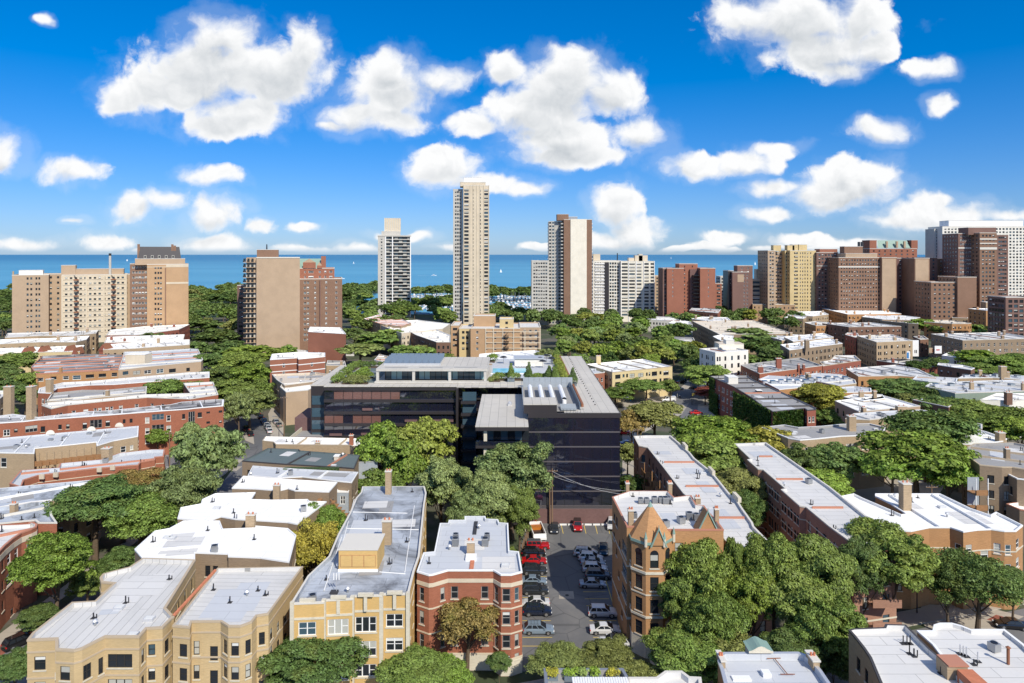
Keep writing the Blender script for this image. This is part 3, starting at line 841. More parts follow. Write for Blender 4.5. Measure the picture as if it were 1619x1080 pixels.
def plant_trees():
    """the 290 trees that show largest are things; the remaining distant ones read as one wood and are one object"""
    TREES.sort(key=lambda r: -(r[8] + (1000 if r[6] else 0))); rest = []
    for k, r in enumerate(TREES):
        t_, col, X, D, w, kind, label, Ht, wpx = r
        lod = 'near' if D < 150 else ('mid' if D < 330 else 'far')
        c = GREENS[col]; q = trng.uniform(.82, 1.2); a = trng.uniform(0, 6.28); sx = w / 10.0; sz = Ht / 12.0
        if k >= 290: rest.append((X, D, sx, sz, a)); continue
        tm, cm = trng.choice(proto(kind, lod))
        t = thing('tree', label, 'tree', (X, D, 0)); r[0] = t
        o1 = put(tm, 'trunk', t, (0, 0, 0), a); o2 = put(cm, 'crown', t, (0, 0, 0), a); o1.scale = o2.scale = (sx, sx, sz)
        o2.color = (c[0] * q * trng.uniform(.92, 1.1), c[1] * q, c[2] * q, 1)
    del TREES[290:]
    cm = proto('round', 'far')[0][1]; nv = len(cm.vertices); co = np.empty(nv * 3); cm.vertices.foreach_get('co', co); co = co.reshape(-1, 4, 3)[::2]; parts = []
    for X, D, sx, sz, a in rest:
        v = co * np.array([sx, sx, sz]); x = v[..., 0] * math.cos(a) - v[..., 1] * math.sin(a) + X; y = v[..., 0] * math.sin(a) + v[..., 1] * math.cos(a) + D
        parts.append(np.stack([x, y, v[..., 2]], -1))
    if parts:
        V = np.concatenate(parts); c = V.mean(axis=1, keepdims=True); V = c + (V - c) * 1.3
        o = bpy.data.objects.new('distant_wood', arr_mesh('distant_wood', V, 4, ['leaf'])); C.objects.link(o); o.color = (.17, .25, .07, 1)
        tag(o, 'mass of dark green trees in the lakeside park behind the apartment towers', 'wood', None, 'stuff')
LAND = []     # (x, y, phrase): landmarks that tree labels refer to
def landmark(x, y, phrase, z=0): p = P(x, y, z); LAND.append((p.x, p.y, phrase))
def label_trees():
    groups = {}
    for rec in TREES:
        t, col, X, D, w, kind, label, Ht, wpx = rec
        if label: continue
        best = min(LAND, key=lambda l: (l[0] - X) ** 2 + (l[1] - D) ** 2)
        dx, dy = X - best[0], D - best[1]
        rel = ('right of' if dx > 0 else 'left of') if abs(dx) > abs(dy) else ('behind' if dy > 0 else 'in front of')
        sz = 'tall' if Ht > 15 else ('small' if w < 8 else ('broad' if w > 14 else 'medium'))
        groups.setdefault((sz, col, rel, best[2]), []).append((X, t))
    word = ['second', 'third', 'fourth', 'fifth', 'sixth', 'seventh', 'eighth', 'ninth', 'tenth', 'eleventh', 'twelfth']
    for (sz, col, rel, ph), lst in groups.items():
        lst.sort(key=lambda q: q[0]); base = '%s %s tree %s %s' % (sz, col, rel, ph)
        for i, (X, t) in enumerate(lst):
            if len(lst) == 1: t['label'] = base
            elif i == 0: t['label'] = base + ', leftmost'
            elif i == len(lst) - 1: t['label'] = base + ', rightmost'
            else: t['label'] = base + ', %s from the left' % (word[i-1] if i - 1 < len(word) else str(i + 1) + 'th')
            if len(lst) > 1: t['group'] = base.replace(' tree ', ' trees ')

# ------------------------------------------------------------------ vehicles
def car_material(name, col, rough=.25, metal=.3):
    if name in MATS: return
    m, nt, b = _nt(name); b.inputs['Base Color'].default_value = (*col, 1); b.inputs['Roughness'].default_value = rough
    b.inputs['Metallic'].default_value = metal; b.inputs['Coat Weight'].default_value = .7; b.inputs['Coat Roughness'].default_value = .05
    MATS[name] = m
for nm, c in {'car white': (.74, .74, .73), 'car silver': (.42, .45, .48), 'car blue-grey': (.24, .31, .38), 'car black': (.012, .012, .014),
              'car red': (.52, .012, .014), 'car grey': (.12, .13, .14), 'car navy': (.012, .02, .045), 'car blue': (.02, .07, .32), 'car tan': (.34, .32, .26),
              'car dark grey': (.035, .04, .045), 'car orange': (.6, .2, .02), 'car light blue': (.10, .30, .50)}.items(): car_material(nm, c)
# profile: stations along the length (x from the tail), hood/belt height, roof height (None where there is no cabin)
CARS = {
 'sedan': dict(L=4.75, W=1.82, belt=[(0, .70), (.05, .92), (.9, .97), (2.2, .95), (3.3, .93), (4.3, .80), (4.65, .66), (4.75, .45)], cab=(.75, 1.55, 2.75, 3.65), top=1.44),
 'suv': dict(L=4.7, W=1.90, belt=[(0, .80), (.05, 1.05), (.8, 1.10), (2.2, 1.08), (3.45, 1.06), (4.3, .98), (4.62, .82), (4.7, .5)], cab=(.12, .55, 2.75, 3.55), top=1.70),
 'wagon': dict(L=4.82, W=1.86, belt=[(0, .75), (.05, .98), (.8, 1.02), (2.2, 1.0), (3.4, .98), (4.35, .88), (4.72, .72), (4.82, .48)], cab=(.15, .75, 2.7, 3.6), top=1.60),
 'jeep': dict(L=4.6, W=1.88, belt=[(0, .85), (.04, 1.15), (.8, 1.17), (2.2, 1.17), (3.1, 1.17), (4.3, 1.12), (4.5, .98), (4.6, .55)], cab=(.06, .15, 2.75, 3.12), top=1.84),
 'van': dict(L=5.9, W=2.0, belt=[(0, .9), (.04, 1.25), (.8, 1.28), (2.2, 1.28), (4.4, 1.25), (5.4, 1.1), (5.8, .9), (5.9, .55)], cab=(.04, .12, 4.0, 4.95), top=2.15),
}
CARP = {}
def car_proto(kind, paint, roofmat=None, rack=False):
    key = (kind, paint, roofmat, rack)
    if key in CARP: return CARP[key]
    k = CARS[kind]; L, W = k['L'], k['W']; hw = W / 2; parts = []
    zb = .22 if kind in ('sedan', 'wagon') else .30
    b = MB(); st = []
    for (x, z) in k['belt']:
        e = min(x, L - x); tp = 1 - .13 * max(0, 1 - e / .7) ** 2
        st.append([(x, -hw * tp * .92, zb), (x, -hw * tp, zb + .22), (x, -hw * tp, z - .22), (x, -hw * tp * .93, z - .04), (x, -hw * .55 * tp, z + .02), (x, hw * .55 * tp, z + .02),
                   (x, hw * tp * .93, z - .04), (x, hw * tp, z - .22), (x, hw * tp, zb + .22), (x, hw * tp * .92, zb)])
    for i in range(len(st) - 1):
        for j in range(9): b.face([st[i][j], st[i+1][j], st[i+1][j+1], st[i][j+1]], paint)
    b.face(list(reversed(st[0])), paint); b.face(st[-1], paint)
    # wheel arches
    for wx in (L * .19, L * .80):
        for s in (-1, 1): b.box(wx - .42, wx + .42, s * hw - .012 if s > 0 else s * hw - .008, s * hw + .008 if s > 0 else s * hw + .012, zb - .02, zb + .40, 'tyre')
    # cabin pillars and roof
    a0, a1, a2, a3 = k['cab']; top = k['top']; bz = k['belt'][3][1]
    rw = hw * .78; cw_ = hw * .93; rm = roofmat or paint
    b.face([(a1, -rw, top - .05), (a2, -rw, top - .05), (a2 - .05, -rw * .7, top), (a1 + .05, -rw * .7, top)], rm)
    b.face([(a1 + .05, -rw * .7, top), (a2 - .05, -rw * .7, top), (a2 - .05, rw * .7, top), (a1 + .05, rw * .7, top)], rm)
    b.face([(a1 + .05, rw * .7, top), (a2 - .05, rw * .7, top), (a2, rw, top - .05), (a1, rw, top - .05)], rm)
    b.face([(a1, -rw, top - .05), (a1 + .05, -rw * .7, top), (a1 + .05, rw * .7, top), (a1, rw, top - .05)], rm)
    b.face([(a2 - .05, -rw * .7, top), (a2, -rw, top - .05), (a2, rw, top - .05), (a2 - .05, rw * .7, top)], rm)
    for s in (-1, 1):   # painted pillars under the glass
        b.face([(a0, s * cw_, bz - .03), (a3, s * cw_, bz - .03), (a2, s * rw, top - .05), (a1, s * rw, top - .05)], paint)
    b.face([(a0, cw_, bz - .03), (a0, -cw_, bz - .03), (a1, -rw, top - .05), (a1, rw, top - .05)], paint)
    b.face([(a3, -cw_, bz - .05), (a3, cw_, bz - .05), (a2, rw, top - .05), (a2, -rw, top - .05)], paint)
    # mirrors, bumpers
    for s in (-1, 1): b.box(a3 - .35, a3 - .15, s * (hw + .12) - .1, s * (hw + .12) + .1, bz, bz + .15, paint)
    b.box(L - .08, L + .03, -hw * .7, hw * .7, zb, zb + .18, 'metal_dark'); b.box(-.04, .06, -hw * .75, hw * .75, zb, zb + .18, 'metal_dark')
    if rack:
        for s in (-1, 1): b.box(a1 + .2, a2 - .2, s * rw * .85 - .02, s * rw * .85 + .02, top, top + .04, 'metal_dark')
        for x in (a1 + .5, (a1 + a2) / 2, a2 - .5): b.box(x - .02, x + .02, -rw * .85, rw * .85, top + .04, top + .06, 'metal_dark')
    parts.append(('body', b.mesh('body', (L/2, 0, 0))))
    def quad(pts, ins=.07, out=.012):
        c = sum((Vector(p) for p in pts), Vector()) / 4; q = [Vector(p) for p in pts]
        nrm = (q[1] - q[0]).cross(q[3] - q[0]).normalized()
        if nrm.dot(c - Vector((L/2, 0, 1.0))) < 0: nrm = -nrm
        m = MB(); m.face([p + (c - p).normalized() * ins + nrm * out for p in q], 'glass_dark'); return m
    g = quad([(a3, -cw_, bz), (a3, cw_, bz), (a2, rw, top - .06), (a2, -rw, top - .06)]); parts.append(('windshield', g.mesh('windshield', (L/2, 0, 0))))
    g = quad([(a0, cw_, bz), (a0, -cw_, bz), (a1, -rw, top - .06), (a1, rw, top - .06)]); parts.append(('rear_window', g.mesh('rear_window', (L/2, 0, 0))))
    for s in (-1, 1):
        def pt(u, v):   # u 0..1 along, v 0..1 up the side of the cabin
            x0, x1 = a0 + (a1 - a0) * v, a3 + (a2 - a3) * v
            return (x0 + (x1 - x0) * u, s * (cw_ + (rw - cw_) * v), bz + (top - .05 - bz) * v)
        cuts = [(.05, .34), (.36, .64), (.66, .95)] if kind in ('suv', 'wagon', 'jeep') else ([(.10, .50), (.53, .92)] if kind == 'sedan' else [(.72, .96)])
        for u0, u1 in cuts:
            g = quad([pt(u0, .06), pt(u1, .06), pt(u1 - (.02 if u1 < .9 else .0), .92), pt(u0, .92)], .02); parts.append(('side_window', g.mesh('side_window', (L/2, 0, 0))))
        m = MB(); m.box(L - .16, L - .01, s * hw * .68 - .2, s * hw * .68 + .14, zb + .30, zb + .46, 'lamp_glass'); parts.append(('headlight', m.mesh('headlight', (L/2, 0, 0))))
        m = MB(); m.box(-.02, .10, s * hw * .74 - .16, s * hw * .74 + .12, zb + .42, zb + .62, 'tail_red'); parts.append(('taillight', m.mesh('taillight', (L/2, 0, 0))))
    wr = .34 if kind in ('sedan', 'wagon') else .39
    wh = []
    for wx in (L * .19, L * .80):
        for s in (-1, 1):
            ty = MB(); ty.tube((wx - L/2, s * (hw - .20), wr), (wx - L/2, s * (hw + .015), wr), wr, wr, 'tyre', 14)
            ri = MB(); ri.tube((wx - L/2, s * (hw + .0), wr), (wx - L/2, s * (hw + .03), wr), wr * .66, wr * .6, 'rim', 10)
            wh.append((ty.mesh('wheel'), ri.mesh('rim')))
    CARP[key] = (parts, wh); return CARP[key]
def car(label, px, ybase, heading, kind='sedan', paint='car white', roofmat=None, rack=False, group=None, mid=True, name='parked_car', cat='car', loc=None, lite=False):
    """px: centre column; ybase: row of the near wheels' foot; heading 0 = nose to +x, 90 = away from the camera"""
    if loc: X, Y = loc
    else:
        p = P(px, ybase, 0); a = math.radians(heading); k = CARS[kind]
        X, Y = p.x, p.y + abs(math.cos(a)) * k['W'] / 2 + abs(math.sin(a)) * k['L'] / 2
    t = thing(name, label, cat, (X, Y, GROUND_Z), group, math.radians(heading))
    parts, wh = car_proto(kind, paint, roofmat, rack)
    for nm, me in parts: put(me, nm, t, (0, 0, 0))
    for tm, rm in wh:
        w = put(tm, 'wheel', t, (0, 0, 0)); put(rm, 'rim', w, (0, 0, 0))
    return t
GROUND_Z = .03
# ================================================================== THE SETTING
def sheet(name, pts, z, mat, kind='structure', thick=0.0):
    m = MB(); pts = ccw([tuple(p[:2]) for p in pts])
    if thick: m.prism(pts, z - thick, z, mat)
    else: m.face([(x, y, z) for x, y in pts], mat)
    o = m.build(name); o['kind'] = kind; return o
def gpx(l): return [P(x, y, 0) for x, y in l]
sheet('ground', [(-20000, -400), (20000, -400), (20000, 1140), (-20000, 1140)], 0.0, 'ground_cover')
lake = MB()
xs = [-80000, -20000, -6000, -1500, 0, 1500, 6000, 20000, 80000]; ysl = [1120, 1400, 2500, 6000, 15000, 40000, 85000]
for i in range(len(xs) - 1):
    for j in range(len(ysl) - 1): lake.face([(xs[i], ysl[j], -.4), (xs[i+1], ysl[j], -.4), (xs[i+1], ysl[j+1], -.4), (xs[i], ysl[j+1], -.4)], 'lake_water')
lo = lake.build('lake_water'); lo['kind'] = 'structure'
sheet('harbour_water', gpx([(560, 497), (900, 497), (880, 464), (560, 464)]), .02, 'lake_water')
sheet('shore_rocks', [(-3000, 1116), (3000, 1116), (3000, 1126), (-3000, 1126)], .1, 'lawn', thick=1.2)
sheet('park_lawn', [(-1500, 640), (330, 640), (330, 1100), (-1500, 1100)], .008, 'lawn')
# streets (asphalt 4 mm steps above the ground; pavements are real kerb steps)
S = 'street_asphalt'
def ob(x): return 84 + .29 * x
sheet('road', [(-160, ob(-160) - 5), (220, ob(220) - 5), (220, ob(220) + 5), (-160, ob(-160) + 5)], .012, S)
sheet('pavement', [(-48, ob(-48) + 7), (8, ob(8) + 7), (8, ob(8) + 9.5), (-48, ob(-48) + 9.5)], .12, 'pavement', thick=.12)
sheet('pavement', [(20, ob(20) + 6), (220, ob(220) + 6), (220, ob(220) + 10), (20, ob(20) + 10)], .12, 'pavement', thick=.12)
sheet('road', [(-75, 40), (-66, 40), (-66, 200), (-75, 200)], .016, S)
sheet('pavement', [(-64.5, 88), (-62, 88), (-62, 196), (-64.5, 196)], .12, 'pavement', thick=.12)
sheet('pavement', [(-79.5, 88), (-77, 88), (-77, 196), (-79.5, 196)], .12, 'pavement', thick=.12)
sheet('road', [(-82, 196), (-62, 196), (-76, 222), (-204, 452), (-218, 448), (-92, 218)], .020, 'asphalt')
sheet('road', [(-150, 190), (-52, 190), (-52, 200), (-150, 200)], .024, S)
sheet('pavement', gpx([(402, 703), (388, 697), (384, 688), (400, 684)]), .13, 'pavement', thick=.12)
sheet('pavement', gpx([(428, 690), (447, 692), (452, 660), (432, 640), (424, 655)]), .13, 'pavement', thick=.12)
sheet('road', gpx([(984, 760), (1008, 760), (1005, 690), (1110, 640), (1160, 600), (1130, 596), (1086, 604), (1066, 622), (984, 650)]), .012, 'pavement')
sheet('road', gpx([(984, 668), (1120, 628), (1120, 612), (1050, 622), (984, 646)]), .020, S)
sheet('road', gpx([(1050, 700), (1090, 700), (1112, 640), (1104, 590), (1088, 590), (1094, 630)]), .026, S)
sheet('pavement', gpx([(984, 634), (1046, 621), (1066, 630), (1040, 638), (984, 645)]), .13, 'pavement', thick=.12)
sheet('pavement', gpx([(1104, 640), (1140, 628), (1128, 700), (1096, 700)]), .13, 'pavement', thick=.12)
# car park
lot = gpx([(822, 1062), (1012, 1062), (1000, 1030), (962, 826), (838, 826), (815, 880)])
sheet('car_park', lot, .030, 'asphalt')
sheet('concrete_pad', gpx([(884, 947), (908, 947), (906.5, 935), (883.5, 935)]), .034, 'pavement')
dr = MB(); dc = P(896.5, 941.5, 0); dr.tube((dc.x, dc.y, .034), (dc.x, dc.y, .05), .33, .33, 'black_metal', 12)
tag(dr.build('drain_cover', off=(dc.x, dc.y, .034)), 'small dark round drain cover on the pale concrete pad in the car park', 'drain')
def stripe(a, b, w=.13):
    A = P(*a, 0); B = P(*b, 0); d = (B - A).normalized(); n = Vector((-d.y, d.x, 0)) * w / 2; m = MB()
    m.face([(A - n)[:2] + (.036,) if 0 else (A.x - n.x, A.y - n.y, .036), (B.x - n.x, B.y - n.y, .036), (B.x + n.x, B.y + n.y, .036), (A.x + n.x, A.y + n.y, .036)], 'paint_yellow')
    o = m.build('bay_line'); o['kind'] = 'structure'
for y in (884, 912, 945, 981.7, 1008, 1021.9): stripe((826, y), (862 + (y - 884) * .09, y))
for y in (936, 947, 958, 981.7, 1008): stripe((922 + (y - 936) * .22, y), (959 + (y - 936) * .34, y))
stripe((943, 870), (985, 1006))
for x in (888.5, 924.5, 942.5, 962): stripe((x - 1, 831), (x + 2, 844))
kb = MB()
for i in range(6):
    a, b = P(885 + i * 13.2, 831, 0), P(896 + i * 13.2, 831, 0)
    kb = MB(); kb.box(a.x, b.x, a.y, a.y + .35, .03, .28, 'coping_white'); o = kb.build('kerb_stone'); o['kind'] = 'structure'
# yards, alleys
sheet('yard', gpx([(345, 772), (700, 772), (700, 700), (400, 700)]), .010, 'pavement')
sheet('alley', gpx([(1100, 1000), (1180, 1000), (1130, 700), (1108, 700)]), .010, 'lawn')
sheet('alley', gpx([(1290, 812), (1420, 870), (1500, 760), (1250, 730)]), .012, 'pavement')
sheet('yard', [(-66, 60), (-62, 60), (-62, 80), (-66, 80)], .14, 'lawn')
sheet('yard', gpx([(0, 1075), (45, 1075), (45, 1000), (0, 1010)]), .010, 'deep_red_brick')
sheet('garage_roof_deck', gpx([(262, 745), (300, 735), (305, 700), (262, 703)]), .02, 'roof_grey')
sheet('driveway', gpx([(1462, 990), (1530, 1010), (1600, 985), (1619, 975), (1500, 945), (1455, 955)]), .018, 'pavement')
sheet('driveway', gpx([(1560, 980), (1600, 990), (1610, 982), (1575, 972)]), .022, 'deep_red_brick')

# ================================================================== FOREGROUND BUILDINGS
DK = ('dark', 1, 'stone'); DK2 = ('dark', 2, 'stone'); DK3 = ('dark', 3, 'stone'); WH = ('white', 1, 'stone'); WH2 = ('white', 2, 'stone'); WH3 = ('white', 3, 'stone'); GR = ('grey', 1, 'stone'); PL = ('dark', 1, None)
def z2(l): return [(x0 / 3.855, 800 + y0 / 3.855, x1 / 3.855, 800 + y1 / 3.855, *r) for x0, y0, x1, y1, *r in l]
def z3(l): return [(300 + x0 / 3.855, 800 + y0 / 3.855, 300 + x1 / 3.855, 800 + y1 / 3.855, *r) for x0, y0, x1, y1, *r in l]
def z4(l): return [(640 + x0 / 3.855, 800 + y0 / 3.855, 640 + x1 / 3.855, 800 + y1 / 3.855, *r) for x0, y0, x1, y1, *r in l]
def z7(l): return [(900 + x0 / 3.376, 760 + y0 / 3.376, 900 + x1 / 3.376, 760 + y1 / 3.376, *r) for x0, y0, x1, y1, *r in l]
def z8(l): return [(1199 + x0 / 3.855, 800 + y0 / 3.855, 1199 + x1 / 3.855, 800 + y1 / 3.855, *r) for x0, y0, x1, y1, *r in l]
# 1. cream brick building, left wing
m1w = z2([(208, 918, 278, 1000, DK), (366, 978, 426, 1064, DK), (477, 972, 556, 1062, DK2), (600, 925, 629, 1025, DK), (657, 903, 806, 986, DK3), (903, 843, 946, 910, DK),
          (208, 1072, 278, 1150, DK), (366, 1130, 426, 1210, DK), (477, 1125, 556, 1210, DK2), (657, 1056, 806, 1140, DK3), (903, 990, 946, 1062, DK), (903, 1140, 946, 1210, DK)])
b = building('apartment_building', 'cream brick apartment block with stepped bays and pale seamed roof in the bottom left corner',
    [(43,1012.7),(88,1011),(88,1028),(117,1029.6),(130,1026),(166,1007.5),(220,1007.5),(232,994.5),(257,993),(271,979),(275,976),(262,962),(309,886),(226,883),(205,897),(181,903),(163,908),(158,914),(160,921),(180,923),(150,951),(114,953),(52,1001)],
    13.5, 'cream_brick', 'roof_seamed_long', 'coping_tan', traced=m1w, party=False, vents=7, bands=(8.9, 12.0), band_mat='coping_tan', para=.45)
# 2. cream brick building, right wing
rows = []
for dy in (0, 147, 294):
    rows += [(1094, 842 + dy, 1140, 920 + dy, DK), (1180, 823 + dy, 1216, 908 + dy, DK), (1280, 855 + dy, 1328, 943 + dy, ('dark', 1, 'stone')), (1409, 834 + dy, 1456, 914 + dy, DK), (1496, 815 + dy, 1530, 900 + dy, DK), (1578, 770 + dy, 1614, 846 + dy, DK),
             (1362, 815 + dy, 1384, 900 + dy, DK)]
m2w = z2(rows) + z3([(420, 770 + d, 458, 846 + d, DK) for d in (0, 147, 294)] + [(490 + i * 42, 745 - i * 40 + d, 506 + i * 42, 815 - i * 52 + d, DK) for i in range(5) for d in (0, 110)])
b = building('apartment_building', 'cream brick apartment block with pale seamed roof, right of the stepped-bay cream block',
    [(273,990),(300,992.5),(303,983.5),(321,983),(349,983),(361,990.6),(380,990.6),(398,984),(406,974),(424.5,971),(479,896.5),(372,898.6),(344,899)],
    13.3, 'cream_brick', 'roof_seamed', 'coping_tan', traced=m2w, party=False, vents=5, bands=(8.8, 11.9), band_mat='coping_tan', para=.4, cw=.22)
for nm in ('red_coping',):
    m = MB(); A, B = P(273, 975, 13.5), P(340, 902, 13.5); m.tube((A.x, A.y, 13.5), (B.x, B.y, 13.5), .22, .22, 'terracotta', 6); m.build('tile_coping', b)
# 3/4. white-roofed buildings behind
building('white_roofed_building', 'sprawling white-roofed brick building directly behind the cream blocks',
    [(213,869),(245,840),(268,836),(290,824),(347,824),(352,837),(404,835),(404,832),(455,836),(468,847),(457,889),(411,882),(361,880),(361,876),(308,874),(308,884),(225,883)],
    13.0, 'dull_tan_brick', 'roof_white', 'coping_white', vents=3, style=DK, cw=.12, para=.2)
b = building('white_roofed_building', 'white-roofed brick building with square chimneys, second row behind the cream blocks',
    [(281,820),(286,803),(318,797),(320,790),(340,781),(404,779),(397,790),(430,791),(486,790),(489,793),(516,793.5),(500,806),(470,829),(455,826),(372,821),(349,817),(330,824)],
    13.0, 'dull_tan_brick', 'roof_white', 'coping_white', vents=2, cw=.12, para=.2)
chimney_px(b, 388, 402, 815, 836, 12.8, 'tan_brick')
b = building('white_roofed_building', 'narrow white-roofed brick building with notched rear wall, third row behind the cream blocks',
    [(367,772),(385,753),(433,757),(533,763),(520,778),(466,776),(455,772.5),(441,776),(404,773)], 12.6, 'dull_tan_brick', 'roof_white', 'coping_white', vents=1, cw=.12, para=.2)
chimney_px(b, 431.5, 441.5, 768, 790, 11.8, 'tan_brick'); 
b = building('grey_roofed_building', 'pale grey-roofed building with satellite dishes, just in front of the slate-grey roof',
    [(392,752),(400,737),(470,742),(566,747),(556,763),(534,761),(478,754),(440,756)], 12.2, 'dull_tan_brick', 'roof_blue', 'coping_white', vents=3, cw=.12, para=.2)
b = building('slate_roofed_building', 'long slate-grey flat-roofed building with a strip of green roof edge',
    [(383,729),(400,721),(424,709),(472,711),(475,713),(569,720),(560,741),(537,739),(450,734)], 12.0, 'dull_tan_brick', 'roof_slate', 'coping_dark', vents=3, cw=.15, para=.2)
box_on('roof_hatch', b, 528, 535, 728, 722, 11.8, 1.4, 'roof_tan')
m = MB(); A, B = P(449, 742, 11.9), P(535, 742.5, 11.9); m.box(A.x, B.x, A.y - .6, A.y + .5, 10.9, 12.25, 'ivy'); m.build('green_roof_edge', b)
b = building('white_roofed_building', 'white-roofed building with yellow end walls facing the dark glass block',
    [(415,697),(420,690.5),(577,694),(573,705),(558,706),(553,704),(436,703),(432,699)], 11.5, 'tan_brick', 'roof_white', 'coping_tan', vents=3, walls={}, cw=.15, para=.25)
chimney_px(b, 552, 558, 689, 709, 10.5, 'red_brick'); chimney_px(b, 498, 505, 700, 715, 9.5, 'tan_brick')
building('garden_studio', 'small pale blue box-like studio beside the slate-grey roof', [(563,731),(597,730),(594,725.5),(565,725.5)], 11.0, 'grey_wall', 'roof_slate', 'metal_light', vents=0, style=('dark', 2, None), cw=.1, para=.2, top=3, blank=(0,))
building('garden_studio', 'small grey weatherboard annex with white-framed glazing at the rear of the white roofs', [(533,778),(551,778),(556,764),(536,764)], 10.5, 'grey_wall', 'roof_white', 'coping_white', vents=0, style=('white', 2, None), cw=.1, para=.1, bay=2.2, top=.8)
# orange timber stair
st = thing('timber_staircase', 'orange timber back stairs beside the white-roofed buildings', 'staircase', tuple(P(540, 800, 8)))
A = P(521, 776, 11); 
for k in range(9):
    m = MB(); x = A.x + k * .62; z = 11.2 - k * .62; m.box(x, x + .75, A.y - 4.6, A.y - 2.6, z - .12, z, 'wood_deck'); m.box(x, x + .08, A.y - 4.6, A.y - 4.5, z, z + 1, 'wood_deck'); m.build('step', st)
m = MB(); m.box(A.x - .8, A.x, A.y - 8, A.y, 6, 11.3, 'wood_deck'); m.tube((A.x, A.y - 4.55, 12.3), (A.x + 5.6, A.y - 4.55, 6.6), .07, .07, 'wood_deck', 5); m.box(A.x, A.x + 6, A.y - 4.6, A.y - 2.6, 3.2, 5.2, 'wood_deck'); m.build('frame', st)
# 5. yellow brick building
yw = z3([(662, 708, 770, 790, WH2), (840, 690, 968, 785, WH3), (1008, 675, 1138, 770, WH3), (1196, 658, 1300, 738, WH2), (1008, 824, 1138, 917, WH3), (1196, 803, 1300, 884, WH2), (1008, 965, 1138, 1042, WH3), (1196, 945, 1256, 1020, WH2),
         (840, 838, 968, 930, WH3), (662, 850, 770, 935, WH2), (840, 980, 968, 1060, WH3), (662, 990, 770, 1070, WH2)]) + [(658, 835 + k*16, 664, 852 + k*18) for k in range(0)]
yb = building('apartment_building', 'yellow brick apartment block with silvered roof, tall chimneys and white window frames',
    [(460,955),(512,953),(513,949.5),(557,947.5),(558,943),(603,942),(604,940),(646,939.5),(655,903),(663,880),(671,799),(674,780),(671,769.5),(573,770),(571,779),(563,788),(553,812),(535,845),(520,880),(487,911)],
    14.0, 'yellow_brick', 'roof_silver', 'coping', traced=yw, party=False, vents=4, bands=((11.9, .3),), para=.5, cw=.25)
# battlement piers and merlons on its parapet
for i, (x, y) in enumerate([(486, 953), (535, 948.5), (578, 944.5), (624, 941)]):
    p = P(x, y, 14.0); m = MB(); m.box(-.22, .22, -.14, .02, 12.2, 14.05, 'stone', 0, (p.x, p.y)); m.build('pier', yb)
    m = MB(); m.box(-1.0, 1.0, -.12, .30, 14.11, 14.5, 'stone', 0, (p.x, p.y)); m.build('merlon', yb)
for x, y in [(462, 955), (512, 951), (557, 946), (603, 941), (645, 940)]:
    p = P(x, y, 14.0); m = MB(); m.box(-.25, .25, -.2, .25, .2, 14.3, 'stone', 0, (p.x, p.y)); m.build('pilaster', yb)
for r in yw:
    p0 = P((r[0]+r[2])/2 + (r[2]-r[0])*.28, 939, 14.0); X = X_at(r[2] - 4, p0.y); z = Z_at(r[3], p0.y)
    m = MB(); m.box(-.38, .38, -.62, .0, z + .12, z + .62, 'paint_white', 0, (X - .5, p0.y + .7)); m.box(-.3, .3, -.64, -.622, z + .18, z + .56, 'metal_grey', 0, (X - .5, p0.y + .7)); m.build('air_conditioner', yb)
chimney_px(yb, 604, 618, 825, 862, 13.5, 'tan_brick', 1.2); chimney_px(yb, 609, 618, 746, 782, 13.5, 'tan_brick', 1.0)
p = P(566, 904, 13.5); w = 61 * p.y / F; hh = 40 * p.y / F * .85; m = MB()
m.box(-w/2, w/2, 0, 5.5, 13.3, 13.5 + hh, 'yellow_brick', 0, (p.x, p.y)); m.build('lift_house', yb)
m = MB(); m.box(-w/2 - .1, w/2 + .1, -.1, 5.6, 13.5 + hh, 13.62 + hh, 'coping', 0, (p.x, p.y)); m.box(-w/2 - .1, w/2 + .1, -.15, 0, 13.5, 13.9, 'coping_white', 0, (p.x, p.y)); m.build('lift_house_trim', yb)
for k in (-1, 0, 1):
    m = MB(); m.box(-.85, .85, -.06, -.01, 14.2, 15.9, 'orange_brick', 0, (p.x + k * 1.7, p.y)); m.box(-.78, .78, -.09, -.065, 14.27, 15.83, 'yellow_brick', 0, (p.x + k * 1.7, p.y)); m.build('recessed_panel', yb)
an = P(532, 938, 13.5); m = MB(); m.tube((an.x, an.y, 13.5), (an.x, an.y, 15.9), .04, .03, 'metal_light', 5)
for s in (-.35, 0, .35): m.box(-.06, .06, -.05, .05, 15.3, 16.2, 'paint_white', 0, (an.x + s, an.y))
m.box(-.35, .35, -.03, .03, 15.6, 15.66, 'metal_light', 0, (an.x, an.y)); m.build('antenna', yb)
for (x, y) in [(532, 938)]: m = MB(); m.box(-.5, .5, -.4, .4, 13.5, 13.8, 'roof_black', 0, (an.x - .3, an.y)); m.build('antenna_base', yb)
for a_, b_ in [((552, 810), (644, 812)), ((548, 836), (662, 838)), ((600, 905), (641, 908)), ((560, 790), (536, 880)), ((655, 800), (640, 905)), ((512, 935), (540, 850))]:
    A, B = P(*a_, 13.5), P(*b_, 13.5); m = MB(); m.tube((A.x, A.y, 13.56), (B.x, B.y, 13.56), .07, .07, 'coping_white', 5); m.build('roof_conduit', yb)
